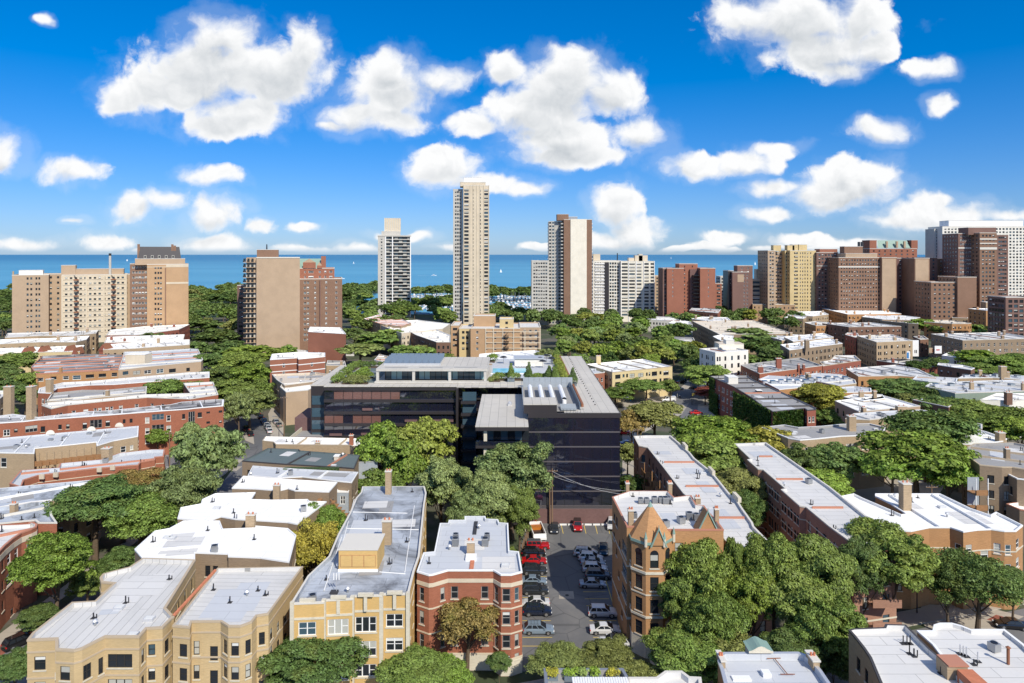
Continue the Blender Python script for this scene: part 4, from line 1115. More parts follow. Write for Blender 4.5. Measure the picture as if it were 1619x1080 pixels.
# 6. red brick building
rw = []
for d in (0, 140, 283):
    rw += [(90, 497 + d, 117, 580 + d, GR), (140, 510 + d, 189, 588 + d, GR), (218, 497 + d, 243, 575 + d, GR), (282, 490 + d, 325, 565 + d, GR), (466, 490 + d, 509, 565 + d, GR), (545, 490 + d, 568, 580 + d, GR), (595, 506 + d, 644, 584 + d, GR), (670, 497 + d, 695, 576 + d, GR)]
rw += [(90, 905, 117, 950, GR), (610, 912, 645, 950, GR), (670, 897, 696, 935, GR)]
rb_ = building('apartment_building', 'red brick three-flat with blue-grey roof and cream band, left of the car park',
    [(659.5,904),(678,909.5),(684,909),(708,902),(780,902),(792,909),(808,909),(825.5,904.5),(820,873),(805,871.5),(803,828),(789,827),(787,822),(768,821),(767,817),(735,817),(735,823),(710,823),(709,828),(696,828),(687,873),(670,874.5)],
    14.2, 'red_brick', 'roof_blue', 'coping_white', traced=z4(rw), party=False, vents=2, bands=((12.5, .55), (9.4, .2), (5.9, .2), (2.3, .25)), band_mat='tower_cream', para=.35, cw=.18)
m = MB(); o1 = offset(ccw([tuple(P(x, y, 14.2))[:2] for x, y in [(659.5,904),(678,909.5),(684,909),(708,902),(780,902),(792,909),(808,909),(825.5,904.5),(820,873),(670,874.5)]]), .03)
for i in range(len(o1)):
    j = (i + 1) % len(o1); m.face([(*o1[i], .05), (*o1[j], .05), (*o1[j], 2.3), (*o1[i], 2.3)], 'stone')
m.build('foundation', rb_)
chimney_px(rb_, 738, 750, 858, 878, 13.9, 'tan_brick', 1.2)
p = P(745, 883, 13.9); m = MB(); m.box(-.8, .8, -.8, .8, 13.85, 14.3, 'coping_white', 0, (p.x, p.y)); m.build('roof_hatch', rb_)
for (a_, b_) in [((745, 902), (743, 884)), ((750, 845), (753, 825))]:
    A, B = P(*a_, 13.9), P(*b_, 13.9); m = MB(); m.box(-.3, .3, 0, (B.y - A.y), 13.86, 14.0, 'roof_black' if a_[1] < 860 else 'terracotta', 0, (A.x, A.y)); m.build('roof_ridge', rb_)
def ac_unit(x, y, h, label, n=1, s=1.0, group=None):
    p = P(x, y, h); t = thing('air_conditioner', label, 'air conditioner', (p.x, p.y, h), group)
    for k in range(n):
        m = MB(); cx = k * 1.05 * s; m.box(cx - .42*s, cx + .42*s, -.42*s, .42*s, .12, .95*s, 'metal_grey'); 
        for q in range(5): m.box(cx - .43*s, cx + .43*s, -.43*s, .43*s, (.2 + q*.14)*s, (.24 + q*.14)*s, 'metal_dark')
        m.build('cabinet', t, (0, 0, 0)); f = MB(); f.tube((cx, 0, .95*s), (cx, 0, 1.0*s), .34*s, .34*s, 'black_metal', 10); f.build('fan', t, (0, 0, 0))
        f = MB(); f.box(cx - .4*s, cx - .3*s, -.4*s, .4*s, 0, .12, 'wood_pole'); f.box(cx + .3*s, cx + .4*s, -.4*s, .4*s, 0, .12, 'wood_pole'); f.build('foot', t, (0, 0, 0))
    return t
ac_unit(720, 862, 13.9, 'stacked air conditioner on the left half of the red brick block\'s blue-grey roof', 1, 1.2)
ac_unit(720.5, 853, 13.9, 'air conditioner behind the front one on the left half of the blue-grey roof', 1, 1.0)
ac_unit(767, 862, 13.9, 'air conditioner on the right half of the red brick block\'s blue-grey roof', 1, 1.2)
ac_unit(770, 853, 13.9, 'air conditioner behind the front one on the right half of the blue-grey roof', 1, 1.0)
# 7. orange brick building with turret
GH = 18.0
gw = z7([(238, 175, 245, 215, DK), (236, 275, 243, 315, DK), (250, 360, 256, 400, DK), (250, 195, 259, 245, DK), (266, 320, 273, 360, DK), (283, 333, 312, 400, GR), (283, 450, 309, 517, GR), (281, 565, 308, 630, GR), (300, 672, 310, 725, DK), (278, 690, 285, 730, DK), (262, 480, 268, 520, DK), (262, 590, 268, 630, DK)])
gb = building('apartment_building', 'orange brick building with conical brick turret and stone trim, right of the car park',
    [(968,786.5),(995,777),(1056,777),(1066,787),(1089,784),(1093,784),(1101,799),(1113,800),(1122,812),(1133,823),(1144,838),(1050,838),(1048,833),(991,833)],
    GH, 'orange_brick', 'roof_light', 'coping_red', traced=gw, party=False, vents=5, para=.5, cw=.22, chim=0, bands=((12.0, .2), (4.1, .35)))
ct = Vector((X_at(1028, 102.6), 102.6, 0)); R_ = 3.25
tr_ = MB()
for i in range(8):
    a0, a1 = math.pi / 8 + i * math.pi / 4, math.pi / 8 + (i + 1) * math.pi / 4
    A = (ct.x + R_ * math.cos(a0), ct.y + R_ * math.sin(a0)); B = (ct.x + R_ * math.cos(a1), ct.y + R_ * math.sin(a1))
    out = Vector((math.cos((a0+a1)/2), math.sin((a0+a1)/2)))
    L = (Vector(B) - Vector(A)).length; ops = []
    if out.y < .3:
        ops = [(L/2 - .62, L/2 + .62, zc - 1.0, zc + 1.0) for zc in (14.2, 10.9, 7.6, 4.2)]
    wall_grid(tr_, A, B, 0, 17.0, ops, 'orange_brick')
    d = (Vector(B) - Vector(A)) / L; rz = math.atan2(d.y, d.x)
    for o_ in ops:
        fm, pm = window_meshes(1.24, 2.0, DK, random.choice((0, 1, 0)))
        c_ = Vector(A) + d * (L / 2); w_ = put(fm, 'window', gb, (c_.x - OFF[gb.name][0], c_.y - OFF[gb.name][1], (o_[2] + o_[3]) / 2), rz); put(pm, 'pane', w_, (0, 0, 0))
        if abs(o_[3] - 15.2) < .1:
            am = MB(); k0 = Vector(A) + d * (L/2)
            for q in range(8):
                t0, t1 = math.pi * q / 8, math.pi * (q + 1) / 8
                am.face([(k0.x + d.x * .62 * math.cos(t0) + out.x*.02, k0.y + d.y * .62 * math.cos(t0) + out.y*.02, 15.2 + .62 * math.sin(t0)), (k0.x + d.x * .62 * math.cos(t1) + out.x*.02, k0.y + d.y * .62 * math.cos(t1) + out.y*.02, 15.2 + .62 * math.sin(t1)), (k0.x + out.x*.02, k0.y + out.y*.02, 15.2)], 'glass_dark')
            am.build('arch', gb)
tr_.build('turret', gb)
for zb, hh, ex, mt in ((12.3, .35, .14, 'stone'), (9.2, .18, .08, 'stone'), (5.9, .3, .12, 'stone'), (16.6, .4, .18, 'copper_green')):
    m = MB(); m.prism([(ct.x + (R_ + ex) * math.cos(math.pi/8 + i*math.pi/4), ct.y + (R_ + ex) * math.sin(math.pi/8 + i*math.pi/4)) for i in range(8)], zb, zb + hh, mt); m.build('string_course', gb)
m = MB(); m.prism([(ct.x + (R_ + .02) * math.cos(math.pi/8 + i*math.pi/4), ct.y + (R_ + .02) * math.sin(math.pi/8 + i*math.pi/4)) for i in range(8)], .05, 3.0, 'stone'); m.build('foundation', gb)
cone = MB(); n8 = [(ct.x + (R_ + .1) * math.cos(math.pi/8 + i*math.pi/4), ct.y + (R_ + .1) * math.sin(math.pi/8 + i*math.pi/4), 17.0) for i in range(8)]
n9 = [(ct.x + .35 * math.cos(math.pi/8 + i*math.pi/4), ct.y + .35 * math.sin(math.pi/8 + i*math.pi/4), 21.2) for i in range(8)]
for i in range(8):
    j = (i+1) % 8; cone.face([n8[i], n8[j], n9[j], n9[i]], 'orange_brick')
cone.build('turret_roof', gb)
m = MB(); m.tube((ct.x, ct.y, 21.1), (ct.x, ct.y, 21.9), .42, .03, 'copper_green', 8); m.build('finial', gb)
def gablet(x, y, w, z, hgt, dep, rz=0):
    m = MB(); co, si = math.cos(rz), math.sin(rz)
    def q(a, b_, c_): return (x + a*co - b_*si, y + a*si + b_*co, c_)
    m.face([q(-w/2, 0, z), q(w/2, 0, z), q(0, 0, z + hgt)], 'orange_brick'); m.face([q(-w/2, 0, z), q(0, 0, z + hgt), q(0, dep, z + hgt), q(-w/2, dep, z)], 'orange_brick')
    m.face([q(0, 0, z + hgt), q(w/2, 0, z), q(w/2, dep, z), q(0, dep, z + hgt)], 'orange_brick'); m.build('gablet', gb)
    for s in (-1, 1):
        m = MB(); A = Vector(q(s * w/2, -.08, z - .2)); B = Vector(q(0, -.08, z + hgt + .15)); m.tube(A, B, .13, .10, 'copper_green', 5); m.build('gable_trim', gb)
    m = MB(); m.tube(q(0, -.05, z + hgt), q(0, -.05, z + hgt + .7), .12, .03, 'copper_green', 6); m.build('finial', gb)
gablet(ct.x + .6, ct.y - 3.25, 2.3, 16.6, 2.3, 2.5)

for dx, dy in ((-1.3, -3.2), (1.4, -3.2), (3.2, -1.4)):
    m = MB(); m.tube((ct.x + dx, ct.y + dy, 16.4), (ct.x + dx, ct.y + dy, 17.6), .22, .22, 'stone', 6); m.tube((ct.x + dx, ct.y + dy, 17.6), (ct.x + dx, ct.y + dy, 18.6), .26, .02, 'copper_green', 6); m.build('pinnacle', gb)
gp = P(1119, 836, GH); gablet(gp.x, gp.y - .1, 3.6, 17.2, 3.3, 2.2)
for (x0, x1, yt, yb2) in [(994, 1002, 808, 834), (990, 995, 765, 777), (1057, 1063, 765, 783), (1100, 1108, 788, 797), (1131, 1137, 806, 830)]: chimney_px(gb, x0, x1, yt, yb2, 17.5, 'tan_brick', .9)
for i, (x, y, n_, lb) in enumerate([(1013, 796, 2, 'left pair of grey air conditioners on the white roof behind the turret'), (1035, 795, 3, 'middle run of air conditioners at the back of the turret building roof'), (1052, 796, 1, 'dark round-topped air conditioner at the right end of the rear run'),
        (1003, 819, 1, 'air conditioner beside the chimney just left of the turret roof'), (1101, 822, 2, 'pair of air conditioners near the right-hand gable of the turret building'), (1090, 821, 1, 'lone small air conditioner left of the right-hand gable pair'), (1110, 816, 1, 'single air conditioner right of the right-hand gable pair')]):
    ac_unit(x, y, 17.5, lb, n_, .95 + .1 * (i % 3))
m = MB(); A = P(985, 843, GH); 
# 8. long light-roofed row right of the car park
r1 = building('apartment_building', 'long brick walk-up with light roof and red tile divisions, behind the turret building',
    [(1002,690),(1022,689),(1060,689),(1073,700),(1076,703),(1091,716),(1098,725),(1122,744),(1130,752),(1155,783),(1163,787),(1175,806),(1190,827),(1192,833),(1220,862),(1165,870),(1120,832),(1104,800),(1092,790),(1081,781),(1048,738),(1024,708),(1010,705)],
    14.0, 'russet_brick', 'roof_light', 'coping', party=False, vents=9, para=.4, cw=.3, style=DK)
for (a_, b_) in [((1050, 731), (1096, 729)), ((1084, 769), (1134, 767)), ((1133, 819), (1175, 817))]:
    A, B = P(*a_, 13.7), P(*b_, 13.7); m = MB(); m.box(A.x, B.x, A.y - .12, A.y + .12, 13.6, 13.95, 'coping_red'); m.build('party_wall', r1)
for (x, y) in [(1125, 748), (1165, 790), (1083, 708)]:
    p = P(x, y, 14.0); m = MB(); m.box(-.3, .3, -1.6, 1.6, 14.0, 14.9, 'stone', 0, (p.x, p.y)); m.build('stone_gable', r1)
# rear wooden porches of that row
pd = thing('porch_tower', 'tan brick wall and timber rear porches at the far end of the long walk-up', 'porch', tuple(P(1015, 800, 0)))
for i, (x, y0) in enumerate([(1014, 152), (1020, 146), (1027, 140)]):
    for k in range(3):
        Y = y0; X0 = X_at(1008 + i * 11, Y + 8); m = MB(); m.box(X0, X0 + 3, Y, Y + 3.5, 3 + k * 3.1, 3.2 + k * 3.1, 'wood_deck'); m.box(X0, X0 + .08, Y, Y + 3.5, 3.2 + k*3.1, 4.2 + k*3.1, 'wood_deck'); m.box(X0, X0 + 3, Y, Y + .08, 3.2 + k*3.1, 4.2 + k*3.1, 'wood_deck'); m.build('deck', pd)
    for q in (0, 2.9): m = MB(); m.box(X0 + q, X0 + q + .16, Y, Y + .16, 0, 12.6, 'wood_deck'); m.build('post', pd)
# 9. second long brown building
r2 = building('apartment_building', 'long brown brick block with pale roof, across the tree court from the long walk-up',
    None,
    14.0, 'russet_brick', 'roof_light', 'coping', party=False, vents=10, world_pts=[(53,105.7),(60.5,107.5),(61.4,132),(60.6,163),(52.8,162),(52.4,150),(51.5,149.5),(51.5,143),(52.4,142.5),(52.4,131),(51.4,130.5),(51.4,122),(52.3,121.5),(52.4,113)], para=.4, cw=.3, style=('dark', 1, 'stone'), bands=((11.6, .18), (8.2, .15), (1.8, .25)), wh=1.8, bay=2.6, minwin=2.2)
for (a_, b_) in [((1227, 758), (1268, 757)), ((1284, 803), (1333, 803)), ((1200, 722), (1220, 721))]:
    A, B = P(*a_, 13.7), P(*b_, 13.7); m = MB(); m.box(A.x, B.x, A.y - .12, A.y + .12, 13.6, 13.95, 'coping_red'); m.build('party_wall', r2)
A = P(1385, 864, 14.0)
for k in (5.4, 2.0):
    m = MB(); X0 = X_at(1367, 106.5); m.box(X0, X0 + 4.4, 104.0, 105.68, k - .3, k, 'russet_brick'); m.box(X0, X0 + 4.4, 104.0, 104.15, k + .01, k + .9, 'russet_brick'); m.build('balcony', r2)
for k in range(0): pass
# 10. white-roofed orange brick building, right
wr = z8([(1160, 205, 1180, 275, WH), (1197, 230, 1236, 292, WH), (1265, 237, 1301, 290, WH), (1355, 270, 1402, 330, WH), (1434, 228, 1476, 290, WH), (1503, 237, 1540, 298, WH), (1569, 200, 1588, 260, WH), (1090, 322, 1135, 385, WH), (1035, 435, 1058, 490, WH), (1265, 350, 1301, 400, WH), (1434, 345, 1476, 400, WH), (1503, 355, 1540, 410, WH), (1197, 345, 1236, 400, WH), (1569, 315, 1588, 375, WH), (1095, 435, 1135, 490, WH)])
r3 = building('apartment_building', 'orange brick block with bright white roof and tall square chimney at the right',
    [(1320,787),(1350,781),(1364,788),(1425,814),(1433,813),(1408,797),(1384,785),(1384,781),(1460,781),(1486,781),(1534,804),(1566,815),(1575,810),(1617,831),(1606,840),(1588,840),(1567,837),(1545,838),(1523,841),(1502,834),(1469,834),(1440,840),(1400,838),(1360,815)],
    13.0, 'orange_brick', 'roof_white', 'coping_white', traced=wr, vents=4, para=.3, cw=.2, bands=((9.5, .2),), walls={})
chimney_px(r3, 1428.5, 1441.5, 766, 812, 12.2, 'tan_brick', 1.6)
# 11. far-right tan building
r4 = building('apartment_building', 'tan brick block with grey roof, light well and white rear porches at the right edge',
    [(1521,712),(1540,702),(1602,700),(1625,704),(1640,745),(1600,739),(1584,739),(1549,735.5),(1530,722)], 14.0, 'dull_tan_brick', 'roof_grey', 'coping_tan', vents=4, chim=1, style=DK2, para=.4, bay=5)
for k in range(3):
    p = P(1528, 740, 12); m = MB(); X0 = X_at(1528, 143.5); zz = 3.3 + 3.1 * k
    m.box(X0, X0 + 2.6, 140.6, 143.4, zz - .2, zz, 'wood_deck'); m.box(X0, X0 + 2.6, 140.6, 140.7, zz, zz + .9, 'wood_deck'); m.build('balcony', r4)
    m = MB(); m.box(X0 + .1, X0 + 2.5, 143.3, 143.42, zz, zz + 2.7, 'grey_wall'); m.build('porch_wall', r4)  # white porch interior, its shade put into the grey colour
for q in (0, 2.5): m = MB(); X0 = X_at(1528, 143.5) + q; m.box(X0, X0 + .14, 140.6, 140.75, 0, 12.8, 'paint_white'); m.build('porch_post', r4)
building('apartment_building', 'dark tan building with small white roof at the right edge, before the grey roof',
    [(1584,745),(1619,741),(1650,742),(1650,762),(1608,757)], 12.5, 'dull_tan_brick', 'roof_white', 'coping_white', vents=1, style=DK3, bay=4, top=2.2)
building('brick_garage', 'low brown building with red-edged white roof at the right edge above the white-roofed orange block',
    [(1591,797),(1619,793),(1650,793),(1650,812),(1612,806)], 7.5, 'dull_tan_brick', 'roof_white', 'coping_red', vents=0, win=False)
# 12. bottom edge roofs
b = building('apartment_building', 'brick building with smooth blue-grey roof and rounded parapet at the bottom right of centre',
    [(1135,1046),(1138,1036),(1145,1032.5),(1262,1032),(1274,1036),(1283,1043),(1298,1060),(1325,1100),(1150,1100),(1140,1060)], 13.0, 'orange_brick', 'roof_blue', 'metal_light', vents=0, para=.6, cw=.35, party=False)
m = MB(); p = P(1199, 1030, 13.0); 
m.box(-1.2, 1.2, -.5, .9, 12.4, 13.5, 'stone', 0, (p.x, p.y)); m.build('dormer_wall', b)
m = MB()
for i in range(8):
    a0, a1 = -1.4 + i * .35, -1.05 + i * .35; f_ = lambda a: 13.5 + .6 * math.exp(-(a*1.2) ** 2)
    m.face([(p.x + a0, p.y - .9, f_(a0)), (p.x + a1, p.y - .9, f_(a1)), (p.x + a1, p.y + 1.2, f_(a1)), (p.x + a0, p.y + 1.2, f_(a0))], 'copper_green')
    m.face([(p.x + a0, p.y - .9, 13.3), (p.x + a1, p.y - .9, 13.3), (p.x + a1, p.y - .9, f_(a1)), (p.x + a0, p.y - .9, f_(a0))], 'stone')
m.build('copper_dormer', b)
for (x0, x1, yt, yb2) in [(1141, 1147, 1046, 1056), (1286, 1296, 1046, 1060)]: chimney_px(b, x0, x1, yt, yb2, 12.6, 'tan_brick', 2.0)
p = P(1211, 1068, 12.4); m = MB(); m.box(-.45, .45, -.45, .45, 12.35, 12.85, 'paint_white', 0, (p.x, p.y)); m.build('roof_vent', b)
p = P(1172, 1074, 12.4); m = MB(); m.box(-1, 1, -.4, .4, 12.35, 12.6, 'paint_white', 0, (p.x, p.y)); m.build('skylight', b)
p = P(1232, 1055, 12.4); m = MB(); m.tube((p.x, p.y + 1.3, 12.6), (p.x + .3, p.y - 1.6, 12.6), .05, .05, 'rust', 5); m.tube((p.x - .9, p.y + 1.3, 12.6), (p.x + .7, p.y + 1.4, 12.6), .05, .05, 'rust', 5); m.tube((p.x - .5, p.y - 1.6, 12.6), (p.x + 1.1, p.y - 1.6, 12.6), .05, .05, 'rust', 5); m.build('gas_pipe', b)
b = building('apartment_building', 'white roof with six-sided parapet bay at the bottom edge, left of the copper dormer',
    [(992,1072),(1038,1072),(1052,1062),(1078,1062),(1090,1071),(1108,1072),(1112,1100),(992,1100)], 13.0, 'orange_brick', 'roof_light', 'coping', vents=0)
# planted roof terrace
tb = building('terrace_building', 'building with planted roof terrace and ribbed white canopy at the bottom centre', [(860,1058),(985,1058),(992,1070),(995,1100),(864,1100)], 13.0, 'stone', 'roof_grey', 'metal_grey', vents=0, para=.9)
for k in range(22):
    p = P(906 + k * 4, 1074, 13.2); m = MB(); m.box(-.12, .12, -4, 0, 13.2, 13.45, 'paint_white', 0, (p.x, p.y)); m.build('canopy_rib', tb)
rngp = np.random.default_rng(5)
for i, (x0, x1, c_, lb) in enumerate([(866, 882, 'yellow', 'yellow-leaved shrub in the left corner of the bottom roof terrace'), (892, 915, 'bright green', 'lime green planting left of centre on the bottom roof terrace'), (917, 923, 'grey-green', 'small pale flowering plant in the middle of the bottom roof terrace'),
        (926, 951, 'bright green', 'lime green planting right of centre on the bottom roof terrace'), (962, 979, 'yellow', 'yellow-leaved shrub in the right corner of the bottom roof terrace')]):
    p = P((x0 + x1) / 2, 1070, 12.4); w = (x1 - x0) * p.y / F
    cen = np.array([[rngp.uniform(-w/2.4, w/2.4), rngp.uniform(-.3, .3), .75] for _ in range(6)]); V = leaves(rngp, cen, np.full(6, .42), 900, .09, .8, 1.0)
    t = thing('shrub', lb, 'shrub', (p.x, p.y, 12.1)); o = put(arr_mesh('foliage', V, 4, ['leaf']), 'foliage', t, (0, 0, 0)); c = GREENS[c_]; o.color = (c[0]*1.3, c[1]*1.3, c[2], 1)
    m = MB(); m.box(-w/2, w/2, -.35, .35, 0, .5, 'planter'); m.build('planter', t, (0, 0, 0))
# bottom-right pale roofs
b = building('apartment_building', 'tan brick building with seamed roof and dark right parapet near the bottom right corner',
    [(1342,997),(1349,995),(1398,993),(1400,988),(1432,989),(1470,1027),(1500,1052),(1530,1085),(1545,1100),(1400,1100),(1375,1040),(1365,1025),(1350,1006)], 12.0, 'tan_brick', 'roof_light', 'coping_dark', vents=0, para=.5, style=DK, cw=.25, party=False)
for x, y in [(1428, 1018), (1434, 1018), (1439, 1018), (1438, 1034)]:
    p = P(x, y, 11.5); m = MB(); m.tube((p.x, p.y, 11.5), (p.x, p.y, 12.5), .07, .07, 'metal_dark', 6); m.box(-.3, .3, -.3, .3, 11.5, 11.56, 'roof_black', 0, (p.x, p.y)); m.build('vent_pipe', b)
b = building('apartment_building', 'building with broad white roof and curved parapet in the bottom right corner',
    [(1450,998),(1475,998),(1477,989),(1486,986),(1505,986),(1520,990),(1535,996),(1588,996),(1619,1020),(1660,1060),(1660,1100),(1535,1100),(1512,1062),(1490,1040),(1475,1020)], 12.0, 'tan_brick', 'roof_light', 'coping_white', vents=0, para=.35, party=False)
for x, y in [(1518, 1034), (1523, 1036), (1528, 1038), (1546, 1046)]:
    p = P(x, y, 11.7); m = MB(); m.tube((p.x, p.y, 11.7), (p.x, p.y, 12.8), .08, .08, 'metal_light', 6); m.box(-.3, .3, -.3, .3, 11.7, 11.76, 'roof_black', 0, (p.x, p.y)); m.build('vent_pipe', b)
p = P(1594, 1050, 11.7); m = MB(); m.tube((p.x, p.y, 11.7), (p.x, p.y, 13.6), .17, .17, 'rust', 8); m.tube((p.x, p.y, 13.6), (p.x, p.y, 13.8), .3, .05, 'rust', 8); m.build('flue', b)
m = MB(); p = P(1508, 1058, 12.0); m.box(-1.5, .8, -1.2, .8, 11.2, 13.0, 'tan_brick', 0, (p.x, p.y)); m.box(-1.4, .9, -1.3, .9, 13.0, 13.15, 'coping_red', 0, (p.x, p.y)); m.build('chimney', b)
m = MB(); p = P(1540, 1080, 12.0); m.box(-1.2, .5, -2.5, 1, 11.2, 12.9, 'terracotta', 0, (p.x, p.y)); m.build('chimney', b)
# ================================================================== LEFT BLOCK
def zl(l): return [(x0 / 3.855, 560 + y0 / 3.855, x1 / 3.855, 560 + y1 / 3.855, *r) for x0, y0, x1, y1, *r in l]
def zq(l): return [(x0 / 5.397, 700 + y0 / 5.397, x1 / 5.397, 700 + y1 / 5.397, *r) for x0, y0, x1, y1, *r in l]
lw = zq([(228, 858, 275, 950, WH), (120, 905, 155, 990, WH), (62, 945, 92, 1030, WH)]) + zl([(45, 1040 + 0, 50, 1050, WH)]) + [(10, 905, 20, 925, WH), (17, 960, 24, 990, DK)]
building('apartment_building', 'bright red brick building with cream-banded curved cornice at the left edge',
    [(-40,905),(0,871.5),(9,862),(22,851),(34,843),(50,837),(58,833),(59,829),(52,826.5),(46,826),(45,829),(28,830),(-40,832)], 12.5, 'red_brick', 'roof_light', 'coping_red', traced=lw, vents=2, bands=((10.9, .9),), band_mat='tower_cream', para=.4)
b = building('apartment_building', 'red brick flats with pale grey roof and brick chimney, behind the cream-banded red building',
    [(-40,829),(0,828),(42,824),(55,823),(60,827),(90,827),(82,815),(80,793),(50,794.5),(30,799),(0,802),(-40,803)], 12.5, 'red_brick', 'roof_silver', 'coping', vents=4, chim=0, walls={}, style=DK)
chimney_px(b, 15, 23, 798, 812, 12.0, 'tan_brick', 1.0)
building('apartment_building', 'grey-roofed flats with bright white parapet edge, partly under the trees at left',
    [(-40,806),(0,802),(50,794),(80,791),(110,790),(150,772),(160,758),(130,761),(60,767),(18,771),(9,772),(-40,775)], 12.0, 'tan_brick', 'roof_silver', 'coping_white', vents=2, para=.4)
b = building('apartment_building', 'red brick building with cream-trimmed parapet between the porches and trees at left',
    [(33,770.5),(38,759),(60,752),(92,748),(150,741),(219,735.5),(223,731),(245,727),(246,723),(259,722),(261,711),(240,711),(188,717),(160,727),(95,733),(92,740),(33,744),(15,765)], 11.5, 'red_brick', 'roof_blue', 'coping_red', vents=5, style=('dark', 1, 'stone'), bands=((9.9, .15),), band_mat='tower_cream', top=2.8)
chimney_px(b, 160, 172, 710, 729, 11.0, 'tan_brick', 1.5)
for x, y in [(66, 753), (88, 750), (157, 742), (178, 739)]:
    p = P(x, y, 11.5); m = MB(); m.box(-.5, .5, -.14, .2, 10.9, 11.9, 'tower_cream', 0, (p.x, p.y)); m.build('parapet_block', b)
# porch building
b = building('apartment_building', 'tan brick flats with blue-white roof and weathered wooden rear porches at left',
    [(-40,714),(0,716),(54,717),(55,709),(105,704),(152,699),(153,705),(180,697),(218,690),(219,674),(140,681),(60,688),(-40,697)], 12.0, 'tan_brick', 'roof_blue', 'coping_white', vents=6, cw=.2, para=.25, style=('white', 1, 'stone'), blank=(0,1,2,3,4,5,6),
    traced=zl([(735, 562, 768, 600, WH), (793, 555, 812, 583, WH), (0, 632, 40, 690, WH)]))
for i in range(9):
    px = 58 + i * 11.6
    base = P(px, 712 - i * 1.3, 12.0); X0 = base.x; Y0 = base.y
    for k in range(3):
        z = 2.7 + 3.1 * k; m = MB(); m.box(0, 2.35, -1.9, -.1, z - .2, z, 'wood_deck', .05, (X0, Y0)); m.box(0, 2.35, -1.9, -1.82, z, z + 1.0, 'wood_deck', .05, (X0, Y0)); m.build('porch_deck', b)
    m = MB(); m.box(0, .16, -1.95, -1.8, 0, 11.6, 'tan_brick', .05, (X0, Y0)); m.build('porch_post', b)
for px, y in [(28, 708), (43, 706), (80, 697), (103, 693), (141, 687)]:
    p = P(px, y, 11.7); m = MB(); m.box(-.5, .5, -.4, .4, 11.7, 12.3, 'metal_grey', 0, (p.x, p.y)); m.build('roof_vent', b)
for x, y in [(79, 683), (144, 677), (188, 671)]:
    p = P(x, y + 4, 12.0); m = MB()
    for q in range(8):
        a0, a1 = math.pi*q/8, math.pi*(q+1)/8
        m.face([(p.x + 1.1*math.cos(a0), p.y, 12 + 1.1*math.sin(a0)), (p.x + 1.1*math.cos(a1), p.y, 12 + 1.1*math.sin(a1)), (p.x, p.y, 12)], 'offwhite_wall')
        m.face([(p.x + 1.1*math.cos(a0), p.y, 12 + 1.1*math.sin(a0)), (p.x + 1.1*math.cos(a0), p.y + .3, 12 + 1.1*math.sin(a0)), (p.x + 1.1*math.cos(a1), p.y + .3, 12 + 1.1*math.sin(a1)), (p.x + 1.1*math.cos(a1), p.y, 12 + 1.1*math.sin(a1))], 'offwhite_wall')
    m.build('arched_parapet', b)
# red brick row with porch recesses
rr = zl([(885, 385, 910, 420, WH), (885, 450, 910, 487, WH), (885, 512, 912, 545, WH), (1015, 372, 1040, 408, WH), (1015, 435, 1042, 472, WH), (1110, 365, 1128, 395, DK), (1205, 355, 1230, 385, DK), (643, 405, 670, 440, DK), (748, 397, 765, 422, DK), (790, 393, 808, 418, DK), (503, 418, 530, 455, DK), (355, 430, 376, 458, DK), (403, 427, 424, 455, DK), (248, 440, 275, 475, DK), (20, 460, 60, 498, WH2), (85, 455, 108, 478, DK),
         (1258, 350, 1280, 362, DK), (1333, 343, 1355, 357, DK), (1258, 410, 1280, 424, DK), (1335, 405, 1352, 420, DK)])
rec = [(926, 365, 1000, 400), (926, 430, 1000, 470), (1148, 350, 1188, 420), (150, 435, 230, 475), (548, 400, 625, 450), (930, 490, 1000, 540)]
rr += zl([(a, b_, c, d, ('grey', 3, None)) for a, b_, c, d in rec])
b4 = building('apartment_building', 'long red brick walk-up with porch recesses and pale roof edge at left centre',
    [(-40,672.5),(0,669),(39,666.5),(60,664),(141,658.5),(162,657),(239,651),(260,649.5),(297,647),(309,645.5),(353,641.7),(354,632),(340,632),(287,636),(270,640),(166,650),(140,651),(60,660),(20,655),(-40,663)], 13.0, 'red_brick', 'roof_patchy', 'coping_white', traced=rr, vents=7, para=.35, cw=.5)
chimney_px(b4, 41, 50, 612, 665, 12.4, 'tan_brick', 2.0)
building('apartment_building', 'red brick building with white roof edge, just behind the long red walk-up',
    [(81,646.5),(107,640.5),(200,631),(232,628.5),(300,631),(345,624),(337,604),(290,606),(301,622),(231,624),(164,631),(75,637),(66,641)], 12.2, 'red_brick', 'roof_light', 'coping', vents=4, style=('white', 1, 'stone'), wh=1.2, fl=3.4)
b = building('apartment_building', 'grey-roofed building with a dark roofed extension, at left behind the red brick parapets',
    [(74,634),(105,634),(168,627),(231,624),(232,611),(168,617),(130,617),(82,622)], 11.5, 'tan_brick', 'roof_grey', 'coping', vents=3, chim=1)
b = building('apartment_building', 'red brick parapet building stepping up to the right below the tan window wall',
    [(91,614),(140,609),(180,608),(233,604),(300,599),(331,597),(331,588),(300,589),(235,595),(140,603),(100,605),(62,614),(60,621),(80,622)], 12.0, 'red_brick', 'roof_light', 'coping_white', vents=4, style=('white', 1, 'stone'), cw=.4)
chimney_px(b, 72, 80, 600, 624, 11.4, 'tan_brick', 1.6)
tw1 = []
for x in (75, 96, 115, 136, 159, 179): pass
zz = lambda l: [(x0 / 5.397, 500 + y0 / 5.397, x1 / 5.397, 500 + y1 / 5.397, s) for x0, y0, x1, y1, s in l]
